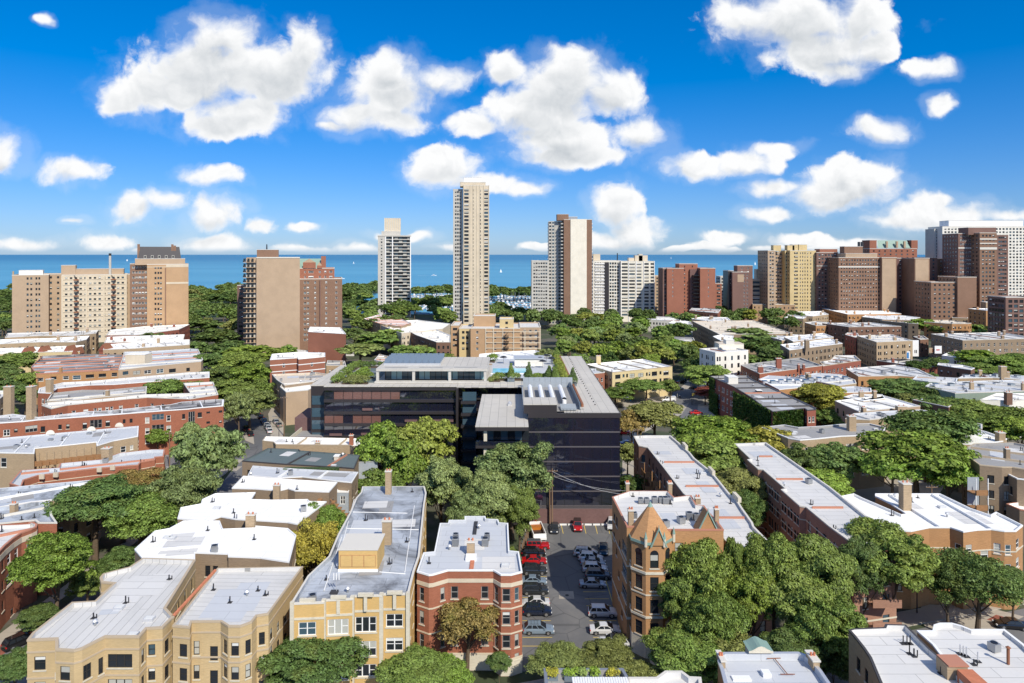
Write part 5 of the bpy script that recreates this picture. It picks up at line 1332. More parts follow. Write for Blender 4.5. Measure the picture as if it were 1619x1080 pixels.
b = building('apartment_building', 'orange-tan brick building with streaky black and white roof at left',
    [(57,591.5),(110,589),(187,585),(190,575),(195,561),(130,560),(67,563),(49,580)], 12.0, 'orange_brick', 'roof_patchy', 'coping_red', vents=3, chim=1,
    traced=zz([(320, 525, 370, 555, WH), (430, 515, 482, 540, DK), (537, 510, 587, 540, WH), (620, 505, 690, 540, WH), (732, 497, 802, 525, DK2), (842, 490, 905, 518, DK2), (952, 482, 1000, 512, GR)]))
b = building('apartment_building', 'tan-yellow brick building with blue-white roof beside the streaky roof at left',
    [(187,585),(240,579),(318,571.5),(321,569),(313,552),(300,551.5),(245,555),(196,556.5),(194,566)], 12.0, 'tower_tan', 'roof_blue', 'coping', vents=3,
    traced=zz([(1047, 470, 1095, 500, DK2), (1135, 466, 1198, 496, DK2), (1230, 460, 1290, 490, WH2), (1335, 450, 1395, 485, WH2), (1442, 448, 1500, 480, DK2), (1590, 440, 1620, 470, DK2), (1047, 535, 1095, 545, DK2), (1345, 515, 1390, 530, WH2)]))
box_on('penthouse', b, 198, 229, 575, 561, 11.6, 6, 'tower_cream')
rowdefs = [
 ([(8,534),(60,531),(118,531),(152,527),(156,522),(118,524),(12,527)], 'pale roofed row house terrace farthest left below the tan towers', 'tan_brick', 'roof_light'),
 ([(-20,545),(0,544),(62,541),(120,541),(137,537),(142,531),(80,535),(0,537),(-20,538)], 'white-roofed terrace with brick gable fronts, second row from the tan towers at left', 'tan_brick', 'roof_white'),
 ([(-20,560),(0,560),(60,557),(126,556),(134,546),(70,549),(0,551),(-20,552)], 'white-roofed terrace, third row from the tan towers at left', 'pale_yellow_brick', 'roof_white'),
 ([(168,530),(215,530),(283,521),(300,513),(230,516),(174,522)], 'white-roofed terrace right of the alley, nearest the tan towers', 'deep_red_brick', 'roof_white'),
 ([(165,542),(213,541),(290,537),(292,529),(230,531),(169,533)], 'white-roofed terrace right of the alley, second from the tan towers', 'deep_red_brick', 'roof_white'),
 ([(163,553),(213,551),(240,549),(300,545),(300,537),(250,539),(166,545)], 'white-roofed terrace right of the alley, third from the tan towers', 'tan_brick', 'roof_white')]
for pl, lb, wm, rm in rowdefs: building('row_house_terrace', lb, pl, 12.0, wm, rm, 'coping', vents=6, chim=2, group='white-roofed terraces below the tan towers at left')
# peaked red gables of the row
for i, (x, y, w) in enumerate([(46, 560, 11), (71, 558, 10), (112, 557, 9), (168, 554, 12), (124, 560, 6)]):
    p = P(x, y + 5, 9.0); ww = w * p.y / F; t = thing('gabled_bay', 'dark red gabled bay, %s on the white-roofed terraces at left' % ('leftmost', 'second from left', 'third from left', 'rightmost', 'small one, fourth from left')[i], 'gable', (p.x, p.y, 0), 'dark red gabled bays in the left terraces')
    m = MB(); m.box(-ww/2, ww/2, -3, 3, 0, 11.0, 'deep_red_brick'); m.build('wall', t, (0,0,0)); m = MB()
    m.face([(-ww/2-.3, -3.3, 10.9), (ww/2+.3, -3.3, 10.9), (0, -3.3, 14)], 'deep_red_brick'); m.face([(-ww/2-.3, -3.3, 10.9), (0, -3.3, 14), (0, 3, 14), (-ww/2-.3, 3, 10.9)], 'rust'); m.face([(0, -3.3, 14), (ww/2+.3, -3.3, 10.9), (ww/2+.3, 3, 10.9), (0, 3, 14)], 'rust'); m.build('roof', t, (0,0,0))
b = building('apartment_building', 'brown brick block with tall chimney and rear porches at the left edge beside the trees',
    [(-40,632),(0,630),(12,622),(10,618),(-40,618)], 13.0, 'dull_tan_brick', 'roof_light', 'coping', vents=0, win=True)
chimney_px(b, 5, 17, 612, 660, 11, 'tan_brick', 1.5)

# ================================================================== CENTRE, BEHIND THE DARK GLASS BLOCK
n1 = building('brick_building', 'red brick building with white bands and white roof, left behind the dark glass block',
    [(427,569),(470,566),(472,568),(514,564),(514,558),(470,557),(430,560)], 14.0, 'tower_red', 'roof_white', 'coping_white', bands=((11.4, .35), (8.6, .35)), band_mat='paint_white', vents=2, style=('white', 1, 'stone'), bay=6)
box_on('penthouse', n1, 471, 505, 566, 560, 13.4, 4, 'white_wall')
building('brick_building', 'low tan building with dusty flat roof, between the street and the dark glass block',
    [(438,601),(450,609),(497,603),(520,592),(500,589),(430,592)], 12.0, 'dull_tan_brick', 'roof_tan', 'coping', vents=1)
building('brick_building', 'tan building with blank wall beside the street, left of the dark glass block',
    [(443,612),(452,620),(487,617),(495,613),(496,604),(470,605),(446,607)], 11.5, 'tower_tan', 'roof_white', 'coping', vents=1, blank=(0,1,2))
building('brick_building', 'reddish brown blank-walled block at the foot of the flat-faced tan tower',
    [(487,524.5),(547,528),(538,518),(490,517)], 16.0, 'tower_red', 'roof_white', 'coping_white', vents=2, blank=(0,1,2,3))
pl = sheet('pool_deck', gpx([(498, 563), (560, 563), (548, 550), (505, 550)]), 3.0, 'roof_light', thick=3.0)
m = MB(); A = [P(x, y, 0) for x, y in [(511, 561), (541, 560), (545, 555), (517, 555.5)]]; m.face([(p.x, p.y, 3.05) for p in A], 'pool_blue')
tag(m.build('swimming_pool', off=tuple(P(528, 558, 0))), 'blue swimming pool on the deck beside the flat-faced tan tower', 'pool')
building('brick_building', 'low clubhouse with white roof beside the pool deck', [(452,563),(500,566),(505,556),(470,553),(456,556)], 5.0, 'tan_brick', 'roof_light', 'coping_white', vents=2)
building('brick_building', 'small tan annex with terrace behind the dark glass block roof garden', [(516,578),(547,578),(545,571),(518,570)], 8.0, 'tan_brick', 'roof_grey', 'coping', vents=1, chim=1)
sh = building('pavilion', 'white-hipped tan pavilion behind the broad tree left of centre', [(592,569),(622,576),(622,566),(600,560)], 9.0, 'tower_cream', 'roof_tan', 'coping_white', vents=0, blank=(0,1,2,3))
building('brick_building', 'white-roofed brick terrace running away behind the trees left of the tall cream tower',
    [(575,504),(601,512),(634,516),(650,511),(625,500),(600,497)], 14.0, 'tan_brick', 'roof_white', 'coping_red', vents=5, chim=1)
building('brick_building', 'white-roofed tan terrace left of the orange-yellow fire-escape building',
    [(601,514),(635,527),(700,520),(712,512),(660,506),(640,507)], 13.0, 'tower_cream', 'roof_white', 'coping', vents=7, chim=1)
building('brick_building', 'dark-walled terrace with white roof immediately left of the orange-yellow fire-escape building',
    [(647,524),(658,530),(690,541),(712,541),(712,530),(690,521),(668,522)], 13.0, 'brown_brick', 'roof_white', 'coping', vents=3, bay=2.3)
# orange-yellow fire-escape building
D7 = 385
yb2 = tower('apartment_building', 'orange-yellow brick building with cream banding and black fire escape, centre', 744, 822, 519, D7, 'tower_orange', depth=30, cols=5, fl=3.1, ww=1.3, wh=1.5, style=WH, sidecols=6)
yb2['label'] = 'orange-yellow brick building with cream banding and black fire escape behind the pool roof, centre'
tower('x', '', 713, 726, 514, D7 + 8, 'tower_orange', depth=22, cols=2, fl=3.1, parent=yb2, style=DK, sidecols=3)
tower('x', '', 726, 745, 519, D7 + 5, 'tower_yellow', depth=22, cols=2, fl=3.1, parent=yb2, style=DK, sidecols=3)
tower('x', '', 790, 812, 504, D7 + 3, 'tower_yellow', depth=10, cols=1, fl=3.1, parent=yb2, style=DK, side=False)
tower('x', '', 749, 783, 499, D7 + 14, 'tower_orange', depth=12, blankfront=True, parent=yb2, side=False)
tower('x', '', 822, 855, 517, D7 + 2, 'tower_tan', depth=26, cols=3, fl=3.1, parent=yb2, style=WH)
for z in range(1, 6):
    m = MB(); m.box(X_at(768, D7), X_at(855, D7), D7 - .35, D7 - .02, z * 3.1 - .35, z * 3.1 + .05, 'tower_cream'); m.build('string_course', yb2)
for x in (768, 780, 795, 812, 830, 854): m = MB(); X = X_at(x, D7); m.box(X - .25, X + .25, D7 - .4, D7 - .36 + .34, 0, 17, 'tower_cream'); m.build('pilaster', yb2)
for k in range(4):
    X = X_at(800, D7); m = MB(); m.box(X - 1.6, X + 1.6, D7 - 1.5, D7 - .45, 3 + k * 3.1, 3.12 + k * 3.1, 'black_metal'); s = 1 if k % 2 else -1
    m.tube((X - 1.4 * s, D7 - 1.0, 3 + k*3.1), (X + 1.4 * s, D7 - 1.0, 6.1 + k*3.1), .12, .12, 'black_metal', 4); m.box(X - 1.6, X + 1.6, D7 - 1.52, D7 - 1.46, 3.5 + k*3.1, 4.0 + k*3.1, 'black_metal'); m.build('fire_escape', yb2)
building('brick_building', 'low white-roofed building with fresh white parapets just behind the rooftop pool', [(756,571),(768,574),(800,575),(865,569),(873,562),(846,554),(790,557),(758,560)], 11.0, 'tower_tan', 'roof_white', 'coping_white', vents=2, blank=(0,1,2,3,4,5,6,7))

# ================================================================== DARK GLASS BUILDING
bg_ = thing('glass_apartment_block', 'large black glass apartment block with rooftop pool, solar panels and grey roofs in the centre', 'building', (-5, 180, 0))
H = 24.0
def gbx(nm, x0, x1, y0, y1, z0, z1, mat): m = MB(); m.box(x0, x1, y0, y1, z0, z1, mat); return m.build(nm, bg_)
plain('black_stone', (.035, .03, .032), .35); plain('mauve_stone', (.16, .095, .09), .7); plain('slab_dark', (.036, .031, .033), .4); plain('brick_reflection_glass', (.17, .085, .07), .12, 0, .8); plain('band_grey', (.10, .09, .095), .5)
masonry('mauve_panel', (.17, .10, .095), .1, .8, 2)
# main wing
XL, XM, XR = X_at(512, 180), X_at(722, 180), X_at(835, 150)
def facade(x0, x1, Y, z0, z1, nfl, cols, inset=.5, glassmat='black_glass', base=0.0, top=.9):
    """bands of dark stone with recessed glazing bays between, storey by storey"""
    fh = (z1 - top - z0) / nfl
    gbx('fascia', x0, x1, Y, Y + .6, z1 - top, z1 - .01, 'slab_dark')
    for k in range(nfl):
        a = z0 + k * fh
        gbx('spandrel', x0, x1, Y, Y + .6, a, a + .75, 'slab_dark')
        W = (x1 - x0) / cols
        for c in range(cols):
            m = MB(); u0, u1 = x0 + c * W, x0 + (c + 1) * W
            q = random.Random(c * 7 + k).uniform(-.006, .006)
            m.face([(u0 + .05, Y + inset + q, a + .75), (u1 - .05, Y + inset - q, a + .75), (u1 - .05, Y + inset - q, a + fh), (u0 + .05, Y + inset + q, a + fh)], 'brick_reflection_glass' if cols == 14 and ((k == nfl - 1 and 0 < c < 8) or (k == nfl - 3 and c < 6 and c != 2)) else glassmat); m.build('window', bg_)  # reflection of sunlit brick put into the colour of some upper left panes
        m = MB()
        for c in range(cols + 1): m.box(x0 + c * W - .05, x0 + c * W + .05, Y + inset - .08, Y + inset + .1, a + .75, a + fh, 'black_metal')
        m.build('mullion', bg_)['kind'] = 'stuff'
gbx('wall', XL, XM, 181.2, 216, 0, H - .7, 'black_stone')
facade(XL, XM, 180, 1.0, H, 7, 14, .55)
for px in (541, 598, 654, 711):
    X = X_at(px, 180); gbx('column', X - .22, X + .22, 180.7, 181.0, 1, H - 1, 'stone')
for px, py, w in [(573, 646, 2.4), (664, 664, 8), (521, 686, 3), (571, 685, 3), (640, 664, 3)]:
    X = X_at(px, 179.9); z = Z_at(py, 179.9); gbx('balcony_panel', X, X + w * 1.1, 179.72, 179.96, z - .5, z + .1, 'mauve_panel')
# left low terraces and recess
gbx('wall', X_at(495, 186), XL, 184, 214, 0, H - .5, 'black_stone'); 
gbx('annex_roof', X_at(495, 186) - .2, XL + 3, 184, 216, H - .5, H - .25, 'roof_concrete')
for k in range(6): gbx('window', X_at(495, 186) + .3, XL - .3, 183.9, 183.96, 2 + k * 3.3, 4.4 + k * 3.3, 'glass_blue')
gbx('lower_wing', X_at(459, 178), XL, 178.4, 196, 0, 7.0 + 3.2, 'black_stone'); gbx('lower_terrace', X_at(459, 178), XL + .01, 178.2, 196, 10.2, 10.45, 'roof_grey'); gbx('terrace_wall', X_at(459, 178), XL, 177.9, 178.2, 9.4, 11.4, 'mauve_panel')
for k in range(6): X = X_at(461, 178) + k * 1.4; gbx('window', X, X + 1.25, 178.3, 178.38, 6.6, 9.2, 'glass_dark')
gbx('upper_terrace', X_at(466, 188), XL - 2, 188, 200, 10.2, 14.0, 'mauve_panel'); gbx('terrace_side_wall', X_at(459, 178) - .2, X_at(459, 178), 178, 200, 9.4, 11.4, 'stone')
# recess bays between the wing and the projecting block
XB0, XB1 = XM, X_at(755, 176)
gbx('wall', XM, XR + 1, 184.6, 216, 0, H - .7, 'black_stone')
facade(XM + .3, XR, 183.4, 1.0, H, 7, 9, .5, 'black_glass')
for k in range(7): gbx('balcony_slab', XM + 1.2, X_at(752, 178), 178.6, 183.3, .9 + k * 3.15, 1.5 + k * 3.15, 'slab_dark'); gbx('window', XM + 1.6, XM + 5.2, 179.6, 179.68, 1.6 + k * 3.15, 3.9 + k * 3.15, 'glass_blue')
gbx('fin', XM - .1, XM + .5, 178.8, 184, 0, H - .2, 'black_stone')
# projecting block with the broad grey roof
PX0, PX1 = X_at(752, 145), XR - .05
gbx('projecting_roof', PX0, PX1, 144.6, 177.5, 21.6, 22.4, 'slab_dark'); gbx('roof', PX0 - .05, PX1 + .01, 144.5, 177.6, 22.41, 22.6, 'roof_concrete')
gbx('wall', PX0 + 1.2, PX1, 149, 177.5, 0, 21.5, 'black_stone')
for k in range(6):
    z = 18.4 - k * 3.25
    gbx('balcony_slab', PX0, PX1, 144.9, 149.1, z - .6, z, 'slab_dark')
    for c in range(6): X = PX0 + 2.2 + c * 1.55; gbx('window', X, X + 1.45, 148.85, 148.93, z + .1, z + 2.5, 'glass_dark' if c % 2 else 'glass_blue')
    gbx('guard_rail', PX0, PX1, 144.92, 144.98, z, z + .9, 'black_glass')
gbx('column', PX0 + 1.7, PX0 + 2.4, 145.4, 146.0, 0, 21.5, 'stone'); gbx('column', PX1 - 1.0, PX1 - .5, 145.4, 146.0, 0, 17.7, 'stone')
p = P(806, 641, 22.6); m = MB(); m.box(-.5, .5, -.5, .5, 22.6, 23.1, 'metal_light', 0, (p.x, p.y)); m.lathe([(.35, .5), (.45, .7), (.1, 1.0)], (p.x, p.y, 22.6), 'metal_light'); m.build('roof_vent', bg_)
# right block
QX0, QX1, QY = XR, X_at(980, 150), 150.0
gbx('wall', QX0, QX1, QY + .35, 232, 0, H - .5, 'black_stone')
fh = 3.25; tops = [H - .95 - k * fh for k in range(7)]
gbx('fascia', QX0, QX1, QY, QY + .36, H - .95, H + .1, 'slab_dark')
for k in range(7):
    zt = tops[k]; zb_ = max(zt - fh, 3.1)
    if zb_ >= zt: continue
    W = (QX1 - QX0) / 10
    for c in range(10):
        m = MB(); u0, u1 = QX0 + c * W, QX0 + (c + 1) * W; q = random.Random(c * 3 + k).uniform(-.01, .01)
        m.face([(u0 + .03, QY + .10 + q, zb_ + .28), (u1 - .03, QY + .10 - q, zb_ + .28), (u1 - .03, QY + .10 - q, zt), (u0 + .03, QY + .10 + q, zt)], 'black_glass'); m.build('window', bg_)
    gbx('spandrel', QX0, QX1, QY + .02, QY + .34, zb_, zb_ + .28, 'band_grey')
    m = MB()
    for c in range(11): m.box(QX0 + c * W - .03, QX0 + c * W + .03, QY + .05, QY + .16, zb_ + .28, zt, 'black_metal')
    m.build('mullion', bg_)['kind'] = 'stuff'
gbx('base_wall', X_at(838, QY), QX1 - 2.2, QY - .3, QY + .34, 0, 3.1, 'mauve_panel'); gbx('garage_door', QX1 - 2.2, QX1, QY + .1, QY + .34, .6, 3.1, 'brown_brick')
for k in range(7):
    z = tops[k] - fh
    if z > 0: gbx('spandrel', QX1 + .01, QX1 + .2, QY, 232, z, z + .5, 'slab_dark')
    gbx('window', QX1 + .005, QX1 + .09, QY + .5, 231, z + .5, z + fh, 'black_glass')
gbx('fascia', QX1 + .01, QX1 + .2, QY, 232, H - .95, H + .1, 'slab_dark')
# grey metal-sheet roof, right strip and connections
SX = X_at(925, 153)
m = MB(); m.face([(QX0 + 8, QY - .1, H + .1), (QX1 + .15, QY - .1, H + .1), (QX1 + .15, 234, H + .1), (SX, 234, H + .1), (SX, 156.5, H + .1), (QX0 + 8, 156.5, H + .1)], 'roof_concrete'); m.build('roof', bg_)
for k in range(24):
    Y = 158 + k * 3.2; gbx('snow_guard', QX1 - 4.6, QX1 - 4.35, Y, Y + .2, H + .1, H + .32, 'black_metal')
gbx('roof_deck', XL - .01, SX, 180, 216, H - .2, H + .0, 'roof_concrete'); gbx('roof_deck', QX0, SX, 157, 234, H - .3, H + .004, 'roof_grey')
gbx('roof_edge', XL, XM, 179.9, 182.6, H + .02, H + .2, 'roof_concrete'); gbx('roof_edge', XM, XR, 183.2, 186, H + .02, H + .2, 'roof_concrete'); gbx('roof_edge', XL - .1, XL + 3, 182.6, 214, H + .02, H + .2, 'roof_concrete')
# mechanical pit screen with four white tubes
MX0, MX1 = X_at(827, 160), X_at(905, 160)
gbx('mechanical_floor', MX0, SX - 1, 152, 180, H + .01, H + .06, 'roof_grey')
for k in range(9): X = MX0 + .3 + k * 1.45; gbx('screen_panel', X, X + 1.4, 179.6, 179.8, H, H + 2.6, 'grey_wall')
for k in range(12): Y = 153 + k * 2.2; gbx('screen_panel', SX - 1.2, SX - 1.05, Y, Y + 2.1, H, H + 1.6, 'planter'); gbx('screen_panel', MX0 - .1, MX0 + .05, Y, Y + 2.1, H, H + 1.6, 'grey_wall')
for k in range(4):
    X = MX0 + 1.9 + k * 2.55; m = MB(); m.tube((X, 158.5, H + 1.3), (X, 174, H + 1.3), .55, .55, 'paint_white', 10); m.build('air_duct', bg_)
    m = MB(); m.tube((X, 158.5, H + 1.3), (X, 158.4, H - .2), .5, .5, 'paint_white', 8); m.build('duct_riser', bg_)
gbx('pit_front_wall', MX0, X_at(880, 151), 150.0 + .02, 157, H, H + 1.9, 'slab_dark'); gbx('pit_front_roof', MX0 - .1, X_at(880, 151) + .1, 149.9, 157.1, H + 1.9, H + 2.1, 'roof_concrete')
for k in range(5): gbx('louvre', X_at(887, 152), X_at(912, 152), 152 + k * .8, 152.6 + k * .8, H + .3 + k * .1, H + .5 + k * .1, 'grey_wall')
for k in range(14): X = X_at(880, 150) + k * .45; 
gbx('guard_rail', X_at(880, 150.3), SX - .5, 150.25, 150.3, H + .9, H + .96, 'black_metal')
for k in range(8): X = X_at(880, 150.3) + k * .75; gbx('rail_post', X, X + .05, 150.25, 150.3, H + .1, H + .93, 'black_metal')
gbx('brown_kerb', SX - .5, SX, 156, 232, H, H + .8, 'rust')
# penthouse
FX0, FX1 = X_at(595, 186), X_at(771, 186); PH = H + 3.9
gbx('penthouse_wall', FX0 + 1.5, FX1 - 1, 190.5, 206, H, PH - .6, 'glass_dark')
for k in range(18): X = FX0 + 1.8 + k * 1.55; gbx('glazing', X, X + 1.4, 190.3, 190.42, H + .2, PH - .9, 'glass_teal' if k % 5 in (1, 2) else 'glass_blue')
for px in (597, 654, 711, 767): X = X_at(px, 186); gbx('frame_column', X - .35, X + .35, 185.8, 186.5, H, PH - .6, 'concrete')
gbx('penthouse_canopy', FX0, FX1, 185.6, 190, PH - .7, PH, 'concrete')
gbx('penthouse_roof', FX0, FX1, 190, 207, PH - .7, PH - .05, 'roof_concrete')
gbx('penthouse_ledge', FX0 - .3, FX1 + .3, 184.8, 186.9, H + .05, H + .5, 'concrete')
for k in range(3): X = FX0 + 2 + k * 9.5; gbx('canopy_slot', X, X + 6.4, 187.6, 188.0, PH, PH + .02, 'black_metal')
sx0, sx1 = X_at(607, 192), X_at(697, 192)
for r in range(4):
    for c in range(9):
        W = (sx1 - sx0) / 9; m = MB(); Y = 191.5 + r * 3.1; x0 = sx0 + c * W; z = PH + .5
        m.face([(x0 + .06, Y, z), (x0 + W - .06, Y, z), (x0 + W - .06, Y + 2.6, z + 1.1), (x0 + .06, Y + 2.6, z + 1.1)], 'solar'); m.face([(x0 + .06, Y + 2.6, z + 1.0), (x0 + W - .06, Y + 2.6, z + 1.0), (x0 + W - .06, Y, z - .1), (x0 + .06, Y, z - .1)], 'metal_grey'); m.build('solar_panel', bg_)
    gbx('panel_frame', sx0, sx1, 191.3 + r * 3.1, 191.42 + r * 3.1, PH - .1, PH + .55, 'metal_light')
# pool
px0, px1 = X_at(779, 205), X_at(835, 205)
gbx('pool_deck', FX1 + .4, SX - 2, 192, 228, H + .01, H + .05, 'roof_blue'); m = MB(); m.face([(px0, 200, H + .09), (px1, 200, H + .09), (px1, 209, H + .09), (px0, 209, H + .09)], 'pool_blue'); m.build('pool_water', bg_)
gbx('pool_rim', px0 - .5, px1 + .5, 199.2, 199.9, H + .05, H + .25, 'coping_white')
m = MB(); X = X_at(816, 216); m.box(X - .5, X + 8.5, 214, 220, H, H + 2.2, 'white_wall'); m.box(X - .8, X + 8.8, 213.6, 220.4, H + 2.2, H + 2.4, 'metal_light'); m.build('pool_house', bg_)
for i in range(7):
    X = X_at(818 + i * 4.2, 212); t = thing('sun_lounger', 'pale sun lounger by the rooftop pool, %s of the row' % ('leftmost', 'second from left', 'third from left', 'middle', 'fifth from left', 'sixth from left', 'rightmost')[i], 'sun lounger', (X, 211.5, H + .05), 'sun loungers beside the rooftop pool')
    m = MB(); m.box(-.3, .3, -.9, .5, .25, .35, 'blind_white'); m.face([(-.3, .5, .3), (.3, .5, .3), (.3, .95, .8), (-.3, .95, .8)], 'blind_white'); m.box(-.28, -.22, -.8, .4, 0, .25, 'metal_grey'); m.box(.22, .28, -.8, .4, 0, .25, 'metal_grey'); m.build('frame', t, (0, 0, 0))
for i, (px, Y) in enumerate([(854, 216), (858, 210), (864, 222), (872, 216), (796, 218)]):
    X = X_at(px, Y); t = thing('patio_umbrella', 'dark umbrella on the rooftop terrace, %s' % ('left front of the pool house', 'nearest the hedge right of the pool', 'rearmost', 'rightmost', 'left of the pool house')[i], 'umbrella', (X, Y, H))
    m = MB(); m.tube((0, 0, 0), (0, 0, 2.3), .04, .04, 'metal_dark', 5); m.build('pole', t, (0,0,0)); m = MB(); m.lathe([(1.3, 2.1), (.7, 2.45), (.02, 2.6)], (0, 0, 0), 'metal_dark', 8); m.build('canopy', t, (0,0,0))
for i, (px, Y, c_) in enumerate([(544, 192, 0), (570, 196, 0), (578, 200, 1), (586, 192, 0), (592, 199, 1), (561, 200, 1)]):
    X = X_at(px, Y); t = thing('terrace_table', 'dark outdoor table on the left roof terrace, %s' % ('leftmost', 'third from left', 'fourth from left', 'beside the penthouse front corner', 'beside the penthouse rear', 'second from left')[i], 'table', (X, Y, H + .02), 'tables on the left roof terrace')
    m = MB(); m.box(-.9, .9, -.6, .6, .68, .75, 'metal_grey' if c_ else 'solar'); m.build('tabletop', t, (0,0,0)); m = MB(); [m.box(sx_*.8-.04, sx_*.8+.04, sy_*.5-.04, sy_*.5+.04, 0, .68, 'metal_dark') for sx_ in (-1,1) for sy_ in (-1,1)]; m.build('leg', t, (0,0,0))
gbx('terrace_floor', XL + 3, FX0 - .4, 186, 212, H + .01, H + .05, 'roof_slate')
gbx('terrace_screen', X_at(567, 197), X_at(572, 197), 199, 199.2, H, H + 1.7, 'paint_white')
def hedge(name, label, X0, X1, Y0, Y1, Z, hh, col, n, sz=.16, cat='hedge'):
    rng = np.random.default_rng(int(abs(X0 * 7) + Y0)); L = max(X1 - X0, Y1 - Y0); k = max(3, int(L / .6))
    cen = np.stack([rng.uniform(X0, X1, k), rng.uniform(Y0, Y1, k), rng.uniform(hh * .3, hh * .7, k)], 1); cx, cy = (X0 + X1) / 2, (Y0 + Y1) / 2; cen[:, 0] -= cx; cen[:, 1] -= cy
    V = leaves(rng, cen, np.full(k, hh * .5) * rng.uniform(.7, 1.25, k), n, sz, .7, .9); V[:, :, 2] = np.maximum(V[:, :, 2], 0)
    t = thing(name, label, cat, (cx, cy, Z)); o = put(arr_mesh('foliage', V, 4, ['leaf']), 'foliage', t, (0, 0, 0)); c = GREENS[col]; o.color = (*c, 1)
    m = MB(); m.box(X0 - cx - .1, X1 - cx + .1, Y0 - cy - .2, Y1 - cy + .2, -.02, .3, 'soil'); m.build('planting_bed', t, (0, 0, 0)); return t
hedge('hedge', 'shaggy green planting along the front left edge of the dark block roof', XL + 4, FX0 - 2, 183.4, 184.5, H + .15, 2.0, 'olive green', 5000)
hedge('hedge', 'green planting strip running back along the left roof edge of the dark block', XL + 1.0, XL + 2.6, 184, 213, H + .15, 1.8, 'green', 6000)
hedge('hedge', 'dense planting across the middle of the left roof terrace', XL + 4, XL + 10, 192, 194, H + .05, 1.6, 'green', 4000)
hedge('hedge', 'dark planting behind the tables of the left roof terrace', XL + 3, FX0 - 1, 210, 211.5, H + .05, 1.8, 'dark green', 5000)
hedge('hedge', 'tall grasses in the middle of the left roof terrace', X_at(573, 197), X_at(578, 197), 190, 200, H + .05, 2.4, 'bright green', 2500)
hedge('hedge', 'green hedge in front of the rooftop pool', X_at(786, 190), X_at(884, 190), 189, 190.2, H + .15, 2.0, 'green', 9000)
hedge('hedge', 'low planting beside the penthouse right corner', X_at(770, 187), X_at(790, 187), 186.6, 187.6, H + .1, 1.3, 'olive green', 2500)
hedge('hedge', 'planted strip running back beside the grey sheet roof right of the pool', SX - 2.6, SX - 1.2, 181, 232, H + .1, 1.7, 'yellow-green', 9000)
hedge('hedge', 'bright green bush at the far left corner of the pool deck', X_at(772, 222), X_at(782, 222), 220, 224, H + .1, 2.2, 'bright green', 1500)
for i, (px, Y, hh) in enumerate([(808, 187, 4.6), (836, 187.5, 4.8), (878, 187, 4.6), (906, 181, 4.4), (880, 226, 3.6), (868, 188, 3.8)]):
    X = X_at(px, Y); rng = np.random.default_rng(i); zc = np.linspace(.9, hh - .5, 6); cen = np.stack([rng.normal(size=6) * .12, rng.normal(size=6) * .12, zc], 1); rad = np.linspace(1.0, .32, 6)
    t = thing('cone_shrub', 'conical shrub in a blue-grey planter, dark block roof, %s' % ('leftmost in front of the pool', 'middle one in front of the pool', 'right end of the pool hedge', 'nearest the grey sheet roof', 'at the far back of the terrace', 'just left of the right-hand end shrub')[i], 'shrub', (X, Y, H + .1))
    o = put(arr_mesh('foliage', leaves(rng, cen, rad, 2600, .13, .6, 1.3), 4, ['leaf']), 'foliage', t, (0, 0, .6)); o.color = (*GREENS['dark green' if i % 2 else 'green'], 1)
    m = MB(); m.box(-.95, .95, -.5, .5, 0, .95, 'planter'); m.build('planter', t, (0, 0, 0))
# ================================================================== RIGHT, MIDDLE DISTANCE
z5 = lambda l: [(900 + a / 3.855, 560 + b_ / 3.855, 900 + c / 3.855, 560 + d / 3.855, s) for a, b_, c, d, s in l]
z6 = lambda l: [(1199 + a / 3.855, 560 + b_ / 3.855, 1199 + c / 3.855, 560 + d / 3.855, s) for a, b_, c, d, s in l]
b = building('apartment_building', 'three-storey pale yellow brick apartment building with dark windows beside the street junction',
    [(926,576),(968,589),(1063,579.5)], 12.0, 'pale_yellow_brick', 'roof_white', 'coping_tan', vents=9, style=DK2,
    traced=z5([(280,125,312,150,DK2),(325,122,337,142,DK),(347,120,358,142,DK),(368,118,398,142,DK2),(420,115,452,138,DK2),(468,112,478,133,DK),(484,110,494,132,DK),(503,106,535,132,DK2),(550,104,562,124,DK),(574,102,606,127,DK2),
                (280,170,312,196,DK2),(368,165,398,188,DK2),(420,160,452,186,DK2),(468,158,478,178,DK),(484,156,494,178,DK),(503,152,535,178,DK2),(550,148,562,170,DK),(574,146,606,172,DK2),(503,200,535,225,DK2),(574,192,606,218,DK2),(280,215,312,240,DK2),(420,205,452,230,DK2)]))
chimney_px(b, 943, 950, 563, 576, 11.6, 'pale_yellow_brick', 1.5)
building('apartment_building', 'small red brick building between the grey sheet roof and the pale yellow building',
    [(930,592),(956,589),(954,583),(925,583)], 11.5, 'tower_red', 'roof_blue', 'coping', vents=0, style=('white', 2, 'stone'), bay=2.6)
# vine-clad building
vb = building('apartment_building', 'long dark red brick building half covered in green ivy, right of the street junction',
    [(1122,595),(1150,594),(1182,594),(1190,600),(1240,622),(1290,645),(1290,648),(1276,649),(1272,646),(1262,647),(1222,651.5),(1205,642),(1188,629),(1160,612)], 13.0, 'deep_red_brick', 'roof_grey', 'coping_dark', vents=8, style=('white', 1, 'stone'), para=.3, bands=())
m = MB(); rngv = np.random.default_rng(3)
def ivy(px0, px1, ymid_h0, h1, X_off, n, along_x=False, Yf=None):
    pass
V_ = []
A, B = P(1122, 595, 13.0), P(1222, 651.5, 13.0); d_ = (B - A); 
for (f0, f1, z0_, z1_) in [(.0, .10, 0, 12.9), (.44, .62, 0, 12.6), (.60, .98, 2, 13.2), (.1, .16, 0, 8)]:
    n = int(5200 * (f1 - f0)) * 2
    f = rngv.uniform(f0, f1, n); z = rngv.uniform(z0_, z1_, n) ; o_ = -rngv.uniform(.05, .35, n)
    V_.append(np.stack([A.x + d_.x * f + o_, A.y + d_.y * f, z], 1))
